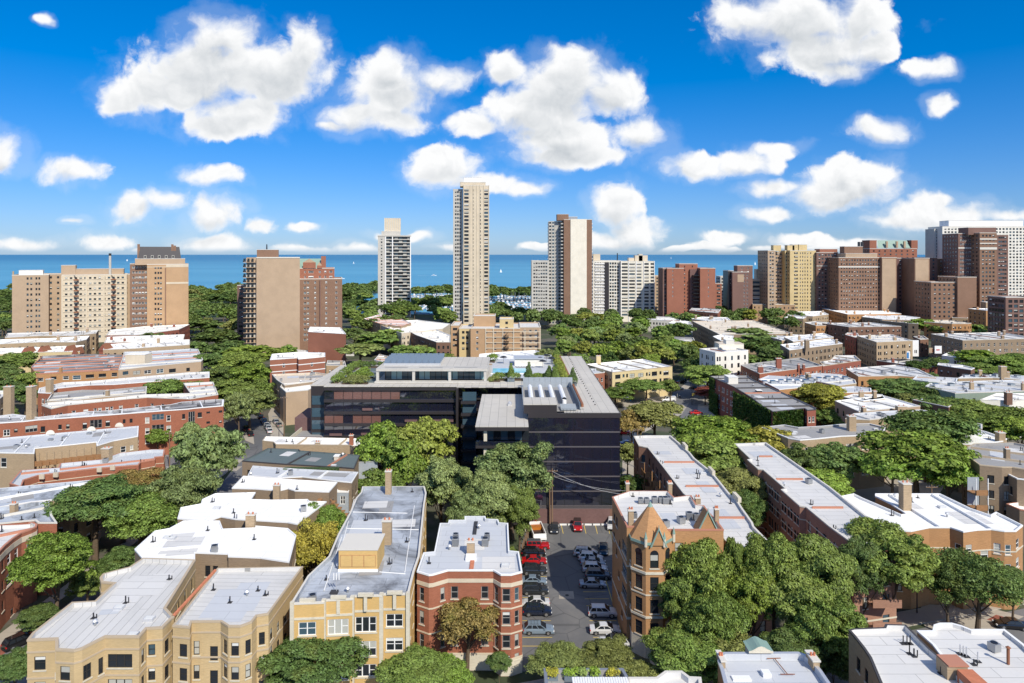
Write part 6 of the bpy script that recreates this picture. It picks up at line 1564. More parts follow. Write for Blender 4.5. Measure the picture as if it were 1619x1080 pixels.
C2_, D2_ = P(1222, 651.5, 13.0), P(1272, 647, 13.0); n = 3500; f = rngv.uniform(0, .95, n); V_.append(np.stack([C2_.x + (D2_ - C2_).x * f, C2_.y + (D2_ - C2_).y * f - rngv.uniform(.05, .35, n), rngv.uniform(0, 13, n)], 1))
pv = np.concatenate(V_); n = len(pv); nr = rngv.normal(size=(n, 3)); nr[:, 0] -= 1.2; nr[:, 1] -= .6; nr /= np.linalg.norm(nr, axis=1)[:, None]; t_ = np.cross(nr, rngv.normal(size=(n, 3))); t_ /= np.linalg.norm(t_, axis=1)[:, None]; b_ = np.cross(nr, t_)
s_ = .33; V = np.stack([pv - t_*s_, pv - b_*s_, pv + t_*s_, pv + b_*s_], 1); V[:, :, 0] -= OFF[vb.name][0]; V[:, :, 1] -= OFF[vb.name][1]
io = put(arr_mesh('ivy', V, 4, ['leaf']), 'ivy', vb, (0, 0, 0)); io.color = (.05, .105, .018, 1); io['kind'] = 'stuff'
box_on('penthouse', vb, 1152, 1167, 607, 597, 12.7, 5, 'white_wall'); box_on('roof_vent', vb, 1197, 1205, 622, 618, 12.7, 1.8, 'metal_dark')
# white building
wb_ = building('apartment_building', 'white four-storey flats with penthouse and dark windows among the trees right of centre',
    [(1106,551.5),(1131,557.5),(1183,554)], 17.0, 'white_wall', 'roof_light', 'coping_white', vents=3, fl=3.3, wh=1.9, bay=3.4, pairs=.2)
box_on('penthouse', wb_, 1137, 1176, 552, 544, 16.5, 7, 'offwhite_wall', 'roof_tan'); box_on('stair_house', wb_, 1148, 1161, 544, 538, 20.0, 4, 'white_wall')
b = building('apartment_building', 'red brick row with white-framed windows and several chimneys, right of the white flats',
    [(1171,577),(1201,591),(1300,578)], 12.0, 'red_brick', 'roof_grey', 'coping', vents=5, style=('white', 1, 'stone'), bay=2.4)
for (x0, x1, yt, yb3) in [(1199, 1207, 580, 592), (1228, 1236, 567, 583), (1262, 1265, 577, 586), (1270, 1273, 577, 586)]: chimney_px(b, x0, x1, yt, yb3, 11.4, 'deep_red_brick', 1.2)
building('apartment_building', 'low red brick building with arched windows behind the red brick row, right',
    [(1301,579),(1361,570),(1352,562),(1320,562),(1312,570),(1296,572)], 11.0, 'deep_red_brick', 'roof_light', 'coping_tan', vents=2, style=('white', 1, 'stone'))
for i, (pl_, lb, wm, rm) in enumerate([
  ([(1200,600),(1232,616),(1285,611),(1290,603),(1250,596),(1215,594)], 'rough orange brick building with blue-grey cluttered roof beside the ivy-clad building', 'orange_brick', 'roof_blue'),
  ([(1258,596),(1325,610),(1354,606),(1352,601),(1330,592),(1290,590)], 'blue-grey cluttered roof with low tan parapet behind the yellowing tree at right', 'tan_brick', 'roof_blue'),
  ([(1330,621),(1378,619.5),(1377,614),(1350,611),(1322,613)], 'small orange-tan building with grey roof, right of the yellowing tree', 'orange_brick', 'roof_blue'),
  ([(1320,634),(1358,651),(1455,642),(1395,625)], 'wide white-roofed building with tan end wall below the dark green street trees, right', 'tower_tan', 'roof_white'),
  ([(1334,628),(1365,634),(1400,630),(1395,624),(1350,623)], 'pale grey roofed building with raised edge behind the wide white roof, right', 'tan_brick', 'roof_light'),
  ([(1337,662),(1375,664),(1420,659),(1470,660),(1485,652),(1455,648),(1400,650),(1350,654)], 'building with pale blue roof between the wide white roof and the broad green tree, right', 'tan_brick', 'roof_blue'),
  ([(1204,676),(1246,693),(1265,696),(1292,694),(1330,690),(1358,689),(1397,685),(1400,676),(1375,670),(1330,671),(1300,674),(1262,676),(1240,672)], 'tan brick flats with grey stepped roof and white-framed windows in front of the ivy-clad building', 'tan_brick', 'roof_grey'),
  ([(1338,583),(1357,595),(1420,594),(1480,597),(1450,583),(1416,577)], 'orange-tan two-storey building with wide white roof left of the green terraces, right', 'orange_brick', 'roof_light'),
  ([(1443,600),(1468,603),(1512,604),(1514,598),(1480,596),(1450,594)], 'terrace with sage green wall and white roof units, first of the green rows at right', 'copper_wall', 'roof_blue'),
  ([(1463,611),(1510,622),(1570,620),(1630,618),(1630,600),(1560,602),(1500,604),(1470,606)], 'long terrace with sage green wall and cluttered blue-grey roof at the right edge', 'copper_wall', 'roof_blue'),
  ([(1515,598),(1570,597),(1630,600),(1630,595),(1580,592),(1525,593)], 'pale terrace with grey-blue roof lights behind the sage green terrace, right edge', 'tan_brick', 'roof_blue'),
  ([(1550,632),(1600,634),(1640,630),(1640,622),(1575,622)], 'white-roofed buildings beside the dark chimney at the right edge', 'white_wall', 'roof_white'),
  ([(1482,577),(1535,585),(1541,582),(1520,577),(1484,574)], 'brown brick hall with pale sloping roof edge in front of the street trees at right', 'brown_brick', 'roof_light'),
  ([(1498,668),(1518,674),(1553,678),(1553,671),(1520,664),(1505,664)], 'white-roofed building with yellow corner wall at the foot of the big dark tree bank, right', 'pale_yellow_brick', 'roof_white'),
  ([(1515,702),(1545,703),(1585,698),(1592,694),(1560,683),(1535,676),(1515,684)], 'white-roofed tan building with brick end chimney behind the grey roof at right', 'tan_brick', 'roof_white'),
  ([(1443,632),(1500,644),(1505,640),(1470,630)], 'small brown gable roof beside the dark tree bank at right', 'brown_brick', 'rust'),
 ]):
    if wm == 'copper_wall' and 'copper_wall' not in MATS: masonry('copper_wall', (.24, .30, .245), .06, .8, 1, .2)
    h_ = 12.0 if i != 6 else 13.5
    b = building('apartment_building', lb, pl_, h_ if i != 12 else 10.0, wm, rm if rm in MATS else 'roof_tan', 'coping' if i % 2 else 'coping_white', vents=5 if i in (0, 1, 8, 9, 10) else 3, chim=2 if i in (1, 4, 9, 10) else 0, style=(DK if i not in (6, 7) else (WH if i == 6 else DK2)), bay=3.2 if wm != 'copper_wall' else 4, para=.35)
    if i in (0, 1, 9, 10):
        rq = random.Random(i)
        xs_ = [q[0] for q in pl_]; ys2 = [q[1] for q in pl_]
        for k in range(6):
            u = (k + .7) / 7; p = P(min(xs_) + (max(xs_) - min(xs_)) * u, (min(ys2) + max(ys2)) / 2 + rq.uniform(-2, 2), 11.6)
            m = MB(); m.box(-.8, .8, -.8, .8, 11.5, 12.6, 'grey_wall' if k % 2 else 'metal_light', 0, (p.x, p.y)); m.box(-.9, .9, -.9, .9, 12.6, 12.7, 'glass_blue', 0, (p.x, p.y)); m.build('skylight', b)
    if i == 6: chimney_px(b, 1343, 1354, 659, 683, 13.0, 'tan_brick', 1.6)
    if i == 5: chimney_px(b, 1365, 1370, 645, 654, 11.6, 'tan_brick', 1.6); chimney_px(b, 1420, 1435, 643, 652, 11.6, 'tan_brick', 1.6)
    if i == 14: chimney_px(b, 1580, 1590, 685, 700, 11.6, 'tan_brick', 1.6)
    if i == 11: chimney_px(b, 1592, 1601, 621, 640, 11.0, 'brown_brick', 1.4)
    if i == 9: chimney_px(b, 1583, 1592, 580, 600, 11.5, 'tan_brick', 1.6)
# farther right
far_list = [
  ([(1234,545),(1248,553.5),(1332,543)], 13, 'dull_tan_brick', 'roof_white', 'tan brick block with white roof and tall chimney behind the red brick row, right', 3),
  ([(1240,533),(1254,540),(1318,533)], 12, 'tan_brick', 'roof_white', 'white-roofed block just behind the tan block with the tall chimney, right', 3),
  ([(1355,531),(1386,541),(1443,538.5)], 14, 'tan_brick', 'roof_light', 'tan brick building with dark ivy side and white billboard wall, right', 3),
  ([(1336,529),(1353,534),(1358,531),(1356,527),(1340,526)], 13, 'deep_red_brick', 'roof_light', 'dark red brick corner building beside the tan billboard building, right', 1),
  ([(1300,511),(1342,517),(1425,516)], 13, 'brown_brick', 'roof_light', 'long dark brown brick building behind the billboard building, right', 4),
  ([(1272,510),(1290,515),(1319,514),(1322,511),(1290,508)], 12, 'orange_brick', 'roof_light', 'tan building with peaked porch bays left of the dark brown building, right', 1),
  ([(1297,487),(1340,497),(1425,496)], 13, 'orange_brick', 'roof_white', 'broad white-roofed tan apartment court below the purple-brown towers, right', 6),
  ([(1363,501),(1395,505),(1440,506),(1455,502),(1420,498),(1370,498)], 12, 'dull_tan_brick', 'roof_white', 'white-roofed dark brick row below the broad white-roofed court, right', 2),
  ([(1392,507),(1436,511),(1452,512),(1450,508),(1400,505)], 11, 'dull_tan_brick', 'roof_tan', 'dusty-roofed brown row behind the green tree right of the billboard, right', 1),
  ([(1461,509),(1505,512),(1530,512),(1536,511),(1500,506),(1465,506)], 12, 'orange_brick', 'roof_tan', 'blank orange-tan wall building with dusty roof, right', 0),
  ([(1472,528),(1522,538),(1640,535)], 14, 'dull_tan_brick', 'roof_light', 'long tan brick walk-up with recessed porches and pale roof at the right edge', 5),
  ([(1444,532),(1455,537),(1468,536),(1460,531)], 10, 'brown_brick', 'roof_grey', 'small dark grey roofed building between the billboard wall and the long walk-up', 1),
  ([(1386,570),(1440,578),(1480,580),(1500,576),(1470,571),(1420,567)], 6, 'deep_red_brick', 'roof_black', 'low dark red shop row under the billboard with blue poster, right', 2),
  ([(1489,562),(1520,566),(1530,562),(1500,557)], 8, 'white_wall', 'roof_white', 'small white-roofed sheds in front of the long walk-up, right', 1),
  ([(1095,508),(1138,529),(1252,527)], 12, 'dull_tan_brick', 'roof_tan', 'broad flat dusty-cream roofed school building right of the wooded streets', 6),
  ([(1093,504),(1120,508),(1155,506),(1150,502),(1110,501)], 12, 'dull_tan_brick', 'roof_white', 'low brown terrace with white roof behind the broad dusty-cream roof', 3),
  ([(1127,532),(1140,539),(1158,537),(1160,531),(1140,529)], 12, 'dull_tan_brick', 'roof_white', 'small white-roofed house between the broad dusty roof and the white flats', 1),
  ([(1215,532),(1236,538),(1280,535),(1275,530),(1230,528)], 11, 'tan_brick', 'roof_white', 'white-roofed terrace in front of the broad dusty-cream roof, left part', 2),
  ([(1180,474),(1190,481),(1257,482)], 16, 'tower_orange', 'roof_tan', 'low peach building with arcaded upper windows at the foot of the yellow tower', 2),
  ([(1245,498),(1285,500),(1310,497),(1300,492),(1255,493)], 12, 'tan_brick', 'roof_white', 'cluster of small white roofs below the yellow tower', 5),
  ([(1257,483),(1300,485),(1345,483),(1340,479),(1260,480)], 12, 'tan_brick', 'roof_white', 'row of bright white roofs between the yellow tower and the purple-brown towers', 6),
  ([(1240,502),(1270,504),(1275,501),(1250,499)], 12, 'tan_brick', 'roof_white', 'small bright white roof at the edge of the trees below the yellow tower', 2),
  ([(1390,487),(1425,489),(1450,488),(1445,485),(1400,484)], 11, 'tan_brick', 'roof_white', 'pair of white roofs beneath the flat-topped tree bank, right', 2),
  ([(1459,486),(1493,486.5),(1490,484),(1462,483)], 11, 'deep_red_brick', 'roof_light', 'small dark red flat-roofed block at the foot of the pale brown slab', 0),
  ([(1468,497),(1500,500),(1520,499),(1510,494),(1475,493)], 11, 'tan_brick', 'roof_white', 'cluster of small white-roofed houses left of the orange hip-roofed block', 3),
  ([(1505,502),(1530,503),(1531,499),(1510,498)], 11, 'tan_brick', 'roof_white', 'little tan house immediately left of the orange hip-roofed block', 1),
  ([(1531,488),(1559,491),(1602,490.5)], 19, 'orange_brick', 'roof_white', 'orange brick block with white eaves and rooftop stair house at the right edge', 1),
]
for pl_, h_, wm, rm, lb, ch in far_list:
    b = building('apartment_building', lb, pl_, float(h_), wm, rm, 'coping_white' if 'white' in rm else 'coping', vents=3, chim=ch, style=PL if 'long tan' not in lb else WH, bay=3.4, para=.4, cw=.4)
    if 'orange brick block with white eaves' in lb: box_on('stair_house', b, 1559, 1575, 488, 478, 18.6, 6, 'tan_brick'); box_on('chimney', b, 1588, 1592, 489, 475, 18.6, 2, 'tan_brick')
    if 'tall chimney' in lb and 'behind the red' in lb: chimney_px(b, 1274, 1280, 538, 553, 12.6, 'dull_tan_brick', 2)
# billboards
def billboard(label, x0, x1, y0, y1, D, mat, marks, z0=None):
    X0, X1 = X_at(x0, D), X_at(x1, D); zt, zb = Z_at(y0, D), Z_at(y1, D); cx = (X0 + X1) / 2
    t = thing('billboard', label, 'billboard', (cx, D, 0)); m = MB(); m.box(X0, X1, D, D + .3, zb, zt, mat); m.build('panel', t)
    m = MB(); 
    for x in (X0 + .5, X1 - .7): m.box(x, x + .2, D + .3, D + .5, 0, zt, 'metal_dark')
    m.build('post', t)
    for (u0, v0, u1, v1, mm) in marks: m = MB(); m.box(X0 + (X1-X0)*u0, X0 + (X1-X0)*u1, D - .03, D - .004, zb + (zt-zb)*v0, zb + (zt-zb)*v1, mm); m.build('print', t)
car_material('poster blue', (.05, .22, .5), .6, 0)
billboard('billboard with pale blue and dark blue picture on the low dark shop row, right', 1415, 1439, 555.5, 568, 355, 'paint_white', [(.12,.15,.3,.8,'poster blue'),(.4,.2,.55,.7,'poster blue'),(.6,.1,.92,.85,'poster blue')])
billboard('tall white painted billboard wall with small dark lettering on the tan brick building, right', 1443, 1452.5, 538, 563.5, 375, 'paint_white', [(.3,.2,.45,.4,'metal_dark'),(.55,.2,.7,.4,'metal_dark')])
billboard('white tilted billboard with a red mark, right of the tall white painted wall', 1478, 1489, 547, 559, 360, 'paint_white', [(.2,.4,.7,.55,'tail_red')])
billboard('tan picture billboard facing left beside the white billboard with a red mark', 1469, 1478, 550, 558, 361, 'tower_tan', [(.5,.1,.9,.8,'rust')])

# ================================================================== TOWERS
T = tower
# far left pair
t = T('apartment_tower', 'cream-tan apartment building at the far left with a blank corner and white penthouse', 19, 77, 435, 440, 'tower_tan', depth=32, fl=3.5, colset=[(.42, 1.3), (.52, 1.3), (.66, 1.2), (.74, 1.2)], style=PL, sidecols=3)
top_box(t, 'penthouse', 38, 76, 428, 435, 440, 6, 8, 'white_wall'); m = MB(); X = X_at(21, 441); m.box(X, X + 1, 441, 442, 44, 48, 'tan_brick'); m.build('chimney', t)
turn(t, 19, 440, 29, px1=77)
t = T('apartment_tower', 'long cream apartment building with black fire escapes, left of the mansard tower', 97, 200, 435, 445, 'tower_cream', depth=25, fl=3.55, cols=13, ww=1.6, wh=1.7, style=('dark', 2, None), sidecols=2)
T('x', '', 77, 116, 433, 458, 'tower_tan', depth=16, fl=3.55, cols=3, parent=t, style=PL, side=False)
T('x', '', 198, 222, 435, 450, 'tower_tan', depth=16, fl=3.55, cols=2, parent=t, style=PL, side=False)
top_box(t, 'penthouse', 101, 123, 420, 435, 445, 4, 9, 'tower_tan'); top_box(t, 'upper_storey', 123, 201, 426, 435, 445, 5, 12, 'tower_tan')
for px in (118, 177):
    for k in range(11):
        X = X_at(px, 444); m = MB(); z = 6 + k * 3.55; m.box(X - 1.6, X + 1.6, 443.2, 444.5, z, z + .15, 'black_metal'); m.box(X - 1.6, X + 1.6, 443.2, 443.3, z + .15, z + 1.0, 'rust'); s = 1 if k % 2 else -1; m.tube((X - 1.5*s, 443.8, z), (X + 1.5*s, 443.8, z + 3.55), .25, .25, 'black_metal', 4, False); m.build('fire_escape', t)
for px in (97.5, 135, 163, 199): X = X_at(px, 445); m = MB(); m.box(X - .5, X + .5, 444.4, 445.0, 0, 45, 'tower_cream'); m.build('pilaster', t)
for k in range(11): m = MB(); m.box(X_at(97, 445), X_at(200, 445), 444.75, 444.98, 6.6 + k*3.55, 7.1 + k*3.55, 'tower_cream'); m.build('string_course', t)
turn(t, 77, 445, 27, px1=213)
s = thing('smokestack', 'tall grey smokestack rising behind the long cream apartment building', 'smokestack', (X_at(174, 462), 462, 0)); m = MB(); m.tube((0,0,0), (0,0,59.5), 1.1, .75, 'concrete', 10); m.build('shaft', s, (0,0,0)); m = MB(); m.tube((0,0,58.0), (0,0,59.6), .85, .85, 'metal_dark', 10); m.build('cap', s, (0,0,0))
t = T('apartment_tower', 'orange-tan tower with a dark mansard roof, left', 232, 298, 418, 445, 'tower_orange', depth=30, fl=3.4, colset=[(.20, 1.2), (.27, 1.2), (.33, 1.2)], style=PL, sidecols=3)
T('x', '', 214, 244, 417, 452, 'tower_brown', depth=22, fl=3.4, cols=5, parent=t, style=WH, sidecols=3)
m = MB(); X0, X1 = X_at(262, 445), X_at(298, 445); m.box(X0, X1, 444.85, 444.99, Z_at(450, 445), Z_at(447, 445), 'tower_cream'); m.box(X0, X1, 444.85, 444.99, Z_at(422, 445), Z_at(419, 445), 'tower_cream'); m.box(X_at(232, 445), X1, 444.9, 444.99, Z_at(421, 445) - .8, Z_at(421, 445) - .4, 'tower_cream'); m.build('string_course', t)
m = MB(); X = X_at(261, 445); m.box(X - .4, X + .4, 444.7, 445, 0, 50, 'tower_brown'); m.build('downpipe', t)
top_box(t, 'attic_storey', 217, 296, 409.5, 418, 445, 3, 22, 'tower_tan')
X0, X1, Y0 = X_at(224, 450), X_at(292, 450), 450; za, zb = Z_at(410, 450), Z_at(390, 450); m = MB()
b0 = [(X0, Y0), (X1, Y0), (X1, Y0 + 16), (X0, Y0 + 16)]; b1 = [(X0 + 1.2, Y0 + 1.5), (X1 - 1.2, Y0 + 1.5), (X1 - 1.2, Y0 + 14.5), (X0 + 1.2, Y0 + 14.5)]
for i in range(4): j = (i+1) % 4; m.face([(*b0[i], za), (*b0[j], za), (*b1[j], zb), (*b1[i], zb)], 'black_stone')
m.face([(*q, zb) for q in b1], 'roof_grey'); m.build('mansard_roof', t)
for px in (235, 246, 257, 268, 279): X = X_at(px, 450); m = MB(); m.box(X - .8, X + .8, 449.9, 451, za + .6, za + 2.6, 'coping'); m.box(X - .6, X + .6, 449.85, 449.9, za + .8, za + 2.4, 'glass_dark'); m.build('dormer', t)
for px, yy in ((226, 386), (279, 386), (283, 388)): X = X_at(px, 451); m = MB(); m.box(X - .8, X + .8, 451, 453, zb - 8, Z_at(yy, 451), 'tower_brown'); m.build('chimney', t)
turn(t, 214, 445, 26, px1=298)
# flat tan tower
t = T('apartment_tower', 'flat-faced tan tower with a blank wall and balcony-lined left side', 405, 474, 407, 398, 'tower_tan', depth=24, blankfront=True, style=PL, side=False, side_wall='concrete')
X1, X0 = X_at(405, 398), X_at(386.5, 400)
fh = 2.95; 
for k in range(19):
    z = 1 + k * fh; m = MB(); m.box(X0, X1 - .05, 400 , 421, z, z + .28, 'tower_tan'); m.build('balcony_slab', t)
    m = MB(); m.box(X0 + 1.6, X1 - .05, 401.5, 420, z + .28, z + fh, 'concrete' if k % 2 else 'tower_tan'); m.build('side_wall', t)
    for q in range(3): m = MB(); m.box(X0 + .1 + q * 2.3, X0 + 1.3 + q * 2.3, 399.93, 400.02 + 1.3, z + .5, z + 2.4, 'glass_dark'); m.build('side_window', t)
    m = MB(); m.box(X0 - .3, X0 + .1, 401, 404, z + .28, z + 1.2, 'metal_dark'); m.build('balcony_rail', t)
m = MB(); m.box(X0 + .7, X1, 399.9, 400.3, 0, 57, 'concrete'); 
top_box(t, 'penthouse', 411, 445, 395, 407, 398, 6, 12, 'tower_brown'); X = X_at(430, 408); m = MB(); m.tube((X, 408, 61), (X, 408, 65), .5, .3, 'metal_dark', 6); m.build('antenna', t)
m = MB(); m.box(X_at(405, 397.8), X_at(474, 397.8), 397.75, 397.98, Z_at(407.5, 398) - .3, Z_at(407, 398) + .2, 'coping'); m.build('cornice', t)
turn(t, 387, 398, 18, px1=474)
t = T('apartment_tower', 'dark red building partly hidden left of the flat-faced tan tower', 375, 388, 451, 430, 'tower_purple', depth=25, cols=2, style=PL)
# gothic brick tower
t = T('apartment_tower', 'brown-red brick tower with stone gables and green roof behind the flat-faced tan tower', 474, 541, 441, 420, 'tower_brown', depth=26, fl=3.2, colset=[(.12, 1.3), (.19, 1.3), (.36, 1.0), (.62, 1.1), (.86, 1.3)], style=WH, sidecols=4)
T('x', '', 474, 532, 424, 425, 'tower_red', depth=20, fl=3.2, colset=[(.2, .9), (.36, 3.2), (.6, 1.2), (.75, 1.2), (.9, 2.0)], parent=t, style=('white', 3, None), zmin=44)
X0, X1 = X_at(474, 428), X_at(515, 428); za, zb = Z_at(424, 425), Z_at(409, 428); m = MB(); m.face([(X0, 427, za), (X1, 427, za), (X1, 433, zb), (X0, 433, zb)], 'copper_green'); m.face([(X0, 439, za), (X0, 433, zb), (X1, 433, zb), (X1, 439, za)], 'copper_green'); m.build('roof', t)
for px, wpx, yt in ((492, 20, 409), (508, 8, 414)):
    p0, p1, pm = X_at(px - wpx/2, 424.5), X_at(px + wpx/2, 424.5), X_at(px, 424.5); m = MB(); m.prism([(p0, 424.5), (p1, 424.5), (p1, 425.5), (p0, 425.5)], za, Z_at(yt + 6, 424.5), 'tower_red'); m.face([(p0, 424.5, Z_at(yt+6, 424.5)), (p1, 424.5, Z_at(yt+6, 424.5)), (pm, 424.5, Z_at(yt, 424.5))], 'tower_tan'); m.build('gable', t)
m = MB(); X = X_at(516, 427); m.box(X - 1.5, X + 1.5, 426, 429, 48, Z_at(405, 427), 'tower_red'); m.build('chimney', t)
m = MB(); X = X_at(505, 420); m.box(X_at(504.5, 419), X_at(506, 419), 419.0, 420.0, 0, 43, 'tower_purple'); m.build('recess', t)
turn(t, 474, 420, 15, px1=541)
# balcony tower
D = 640
t = T('apartment_tower', 'slim concrete tower with dark stacked balconies, left of the tallest cream tower', 597.5, 609, 374, D, 'concrete', depth=20, cols=1, ww=1.4, fl=2.95, style=PL, side=True)
X0, X1 = X_at(609, D), X_at(649.5, D); hT = Z_at(374, D)
m = MB(); m.box(X0, X1, D + 1.6, D + 20, 0, hT, 'black_stone'); m.build('core', t)
nf = 25; fh = hT / nf
for k in range(nf):
    z = k * fh
    m = MB(); m.box(X0, X1, D + .0, D + 1.7, z, z + .75, 'concrete'); m.build('balcony_slab', t)
    m = MB(); [m.box(X0 + .6 + q * 4.05, X0 + 3.9 + q * 4.05, D + 1.5, D + 1.58, z + .8, z + fh - .1, ('glass_blue', 'glass_dark', 'blind')[(q + k) % 3]) for q in range(6)]; m.build('window', t)['kind'] = 'stuff'
m = MB(); [m.box(X_at(px, D) - .45, X_at(px, D) + .45, D - .3, D + 1.6, 0, hT + .6, 'paint_white') for px in (609.5, 620.5, 649)]; m.build('pier', t)
m = MB(); m.box(X_at(597, D), X_at(650, D), D - .4, D + 21, hT, hT + 1.2, 'concrete'); m.build('roof', t)
top_box(t, 'crown', 604, 634, 366, 374, D, 3, 14, 'concrete'); top_box(t, 'ribbed_plant_house', 609, 635, 345, 366, D, 5, 11, 'tower_cream')
X0, X1 = X_at(609, D + 5), X_at(635, D + 5); m = MB(); [m.box(X0 + q * 1.93, X0 + q * 1.93 + .5, D + 4.7, D + 5, Z_at(366, D + 5), Z_at(345, D+5), 'coping') for q in range(8)]; m.build('rib', t)
turn(t, 597.5, 640, 10, px1=650)
# tallest cream tower
D = 545
t = T('apartment_tower', 'tallest slim cream tower with glassy corner bays, centre', 732.5, 773, 293, D, 'tower_cream', depth=22, fl=2.98, colset=[(.12, 3.6), (.385, .9), (.66, .9), (.88, 3.6)], wh=1.9, style=('dark', 2, None), sidecols=0, side=False, top=3)
T('x', '', 717.5, 732.5, 299, D + 6, 'concrete', depth=16, fl=2.98, cols=3, ww=1.3, wh=1.7, parent=t, style=PL, sidecols=4)
top_box(t, 'crown', 728, 768, 288, 293, D, 2, 14, 'tower_cream'); top_box(t, 'plant_house', 734, 762, 281, 289, D, 5, 9, 'paint_white')
for px in (733, 743.5, 748, 754, 758.5, 765, 773): X = X_at(px, D); m = MB(); m.box(X - .22, X + .22, D - .35, D - .01, 0, Z_at(292, D), 'tower_cream'); m.build('pier', t)
turn(t, 717.5, 545, 5, px1=773)
# white and brown slab
D = 565
t = T('apartment_tower', 'tall slab tower with a cream centre strip between brown brick, right of the cream tower', 891.5, 936, 347, D, 'tower_brown', depth=24, blankfront=True, side=False)
m = MB(); m.box(X_at(902, D), X_at(927.5, D), D - .5, D + .01, 0, Z_at(346.5, D), 'offwhite_wall'); m.build('centre_strip', t)
for k in range(1): pass
X0, X1 = X_at(867, D + 9), X_at(891, D + 2); hT = Z_at(349, D); nf = 30; fh = hT / nf
m = MB(); m.box(X0 + .5, X1, D + 9, D + 26, 0, hT, 'concrete'); m.build('side_wing', t)
for k in range(nf):
    m = MB(); z = k * fh; [m.box(X0 + .7 + q * 2.55, X0 + 2.3 + q * 2.55, D + 8.86, D + 8.99, z + .9, z + 2.3, ('glass_dark', 'glass_blue', 'blind')[(k * 3 + q) % 3]) for q in range(4)]; m.build('side_window', t)['kind'] = 'stuff'
    m = MB(); m.box(X1 - 2.2, X1 - .02, D + 1.2, D + 9, z, z + .9, 'concrete'); m.build('balcony', t)
    m = MB(); m.box(X_at(936, D), X_at(936, D) + .7, D + 2, D + 9, z, z + .9, 'paint_white'); m.build('balcony', t)
    m = MB(); m.box(X0 - .4, X0 + .6, D + 10, D + 14, z, z + .9, 'paint_white'); m.build('balcony', t)
for q in range(5): m = MB(); X = X0 + .3 + q * 2.6; m.box(X, X + .3, D + 8.7, D + 8.98, 0, hT, 'concrete'); m.build('pier', t)
top_box(t, 'penthouse', 881, 899, 339, 347, D, 5, 12, 'tower_brown'); top_box(t, 'plant_screen', 899, 913, 343, 347, D, 7, 8, 'metal_grey')
# concrete wing left of it
T('apartment_tower', 'lower grey concrete block attached at the left of the cream and brown slab', 840.5, 868, 412, 570, 'concrete', depth=18, cols=6, fl=2.9, ww=1.5, wh=1.4, style=PL)
# right pair
t = T('apartment_tower', 'white apartment block with dark balcony bays right of the cream and brown slab', 937.5, 981, 412, 600, 'white_wall', depth=20, cols=10, ww=1.7, wh=1.9, fl=2.9, style=PL)
m = MB(); [m.box(X_at(940, 600), X_at(963, 600), 599.2, 599.98, 1 + k * 2.9, 2.0 + k * 2.9, 'paint_white') for k in range(18)]; m.build('balcony', t)
m = MB(); m.box(X_at(956, 599), X_at(963, 599), 599.1, 599.9, 0, 52, 'black_stone'); m.build('dark_recess', t)
top_box(t, 'penthouse', 938, 949, 402, 412, 600, 8, 8, 'tower_cream')
X = X_at(976, 606); m = MB(); m.tube((X, 606, 52), (X, 606, 60), .5, .4, 'metal_dark', 6); m.build('flue', t)
t = T('apartment_tower', 'white grid-fronted balcony block between the dark-bayed block and the red brick pair', 981.5, 1035, 413, 596, 'offwhite_wall', depth=20, colset=[(.115, 5.2), (.33, 5.2), (.54, 4.2), (.76, 4.0), (.93, 3.0)], wh=1.75, fl=2.95, style=('grey', 3, None))
m = MB(); [m.box(X_at(px, 596) - .25, X_at(px, 596) + .25, 595.5, 595.98, 0, Z_at(413, 596), 'paint_white') for px in (982, 994, 1006, 1018, 1034.5)]; m.build('pier', t)
for a, b_, c in ((1004, 1024, 404), (994, 1003, 408), (1010, 1016, 402)): top_box(t, 'plant_house', a, b_, c, 413, 596, 5, 7, 'tower_cream')
T('apartment_tower', 'slim cream building partly hidden between the white grid block and the red brick pair', 1035, 1047, 436, 620, 'tower_tan', depth=14, cols=2, style=PL)
# red brick pair
D = 560
t = T('apartment_tower', 'bright red-brown brick block with a dark central recess, right of the white grid block', 1054.5, 1081, 424, D, 'tower_red', depth=22, colset=[(.35, .8)], ww=.8, fl=3.4, style=('white', 1, None), sidecols=2, zmin=24)
T('x', '', 1074, 1103, 417, D + 6, 'tower_red', depth=14, cols=2, ww=.9, fl=3.1, parent=t, style=PL)
T('x', '', 1107, 1131, 424, D - 2, 'tower_red', depth=22, colset=[(.55, .8)], fl=3.4, parent=t, style=('white', 1, None), zmin=24)
T('x', '', 1048, 1055, 424, D + 3, 'tower_purple', depth=18, cols=1, parent=t, style=PL, side=False)
for k in range(15): m = MB(); m.box(X_at(1096, D), X_at(1107, D), D - 1, D + 4, k*2.95, k*2.95 + .5, 'black_metal'); m.build('balcony', t)
m = MB(); m.box(X_at(1093, D), X_at(1107, D), D + 4, D + 6, 0, Z_at(426, D), 'purple_brick'); m.build('recess_wall', t)
building('brick_building', 'low red brick podium with white canopy in front of the red-brown brick block', [(1090,491),(1135,495),(1140,489),(1095,486)], 15.0, 'tower_red', 'roof_grey', 'coping_white', vents=2)
T('apartment_tower', 'narrow tan-red brick building just right of the red-brown brick block', 1131, 1141, 448, 590, 'tower_red', depth=14, cols=2, style=PL)
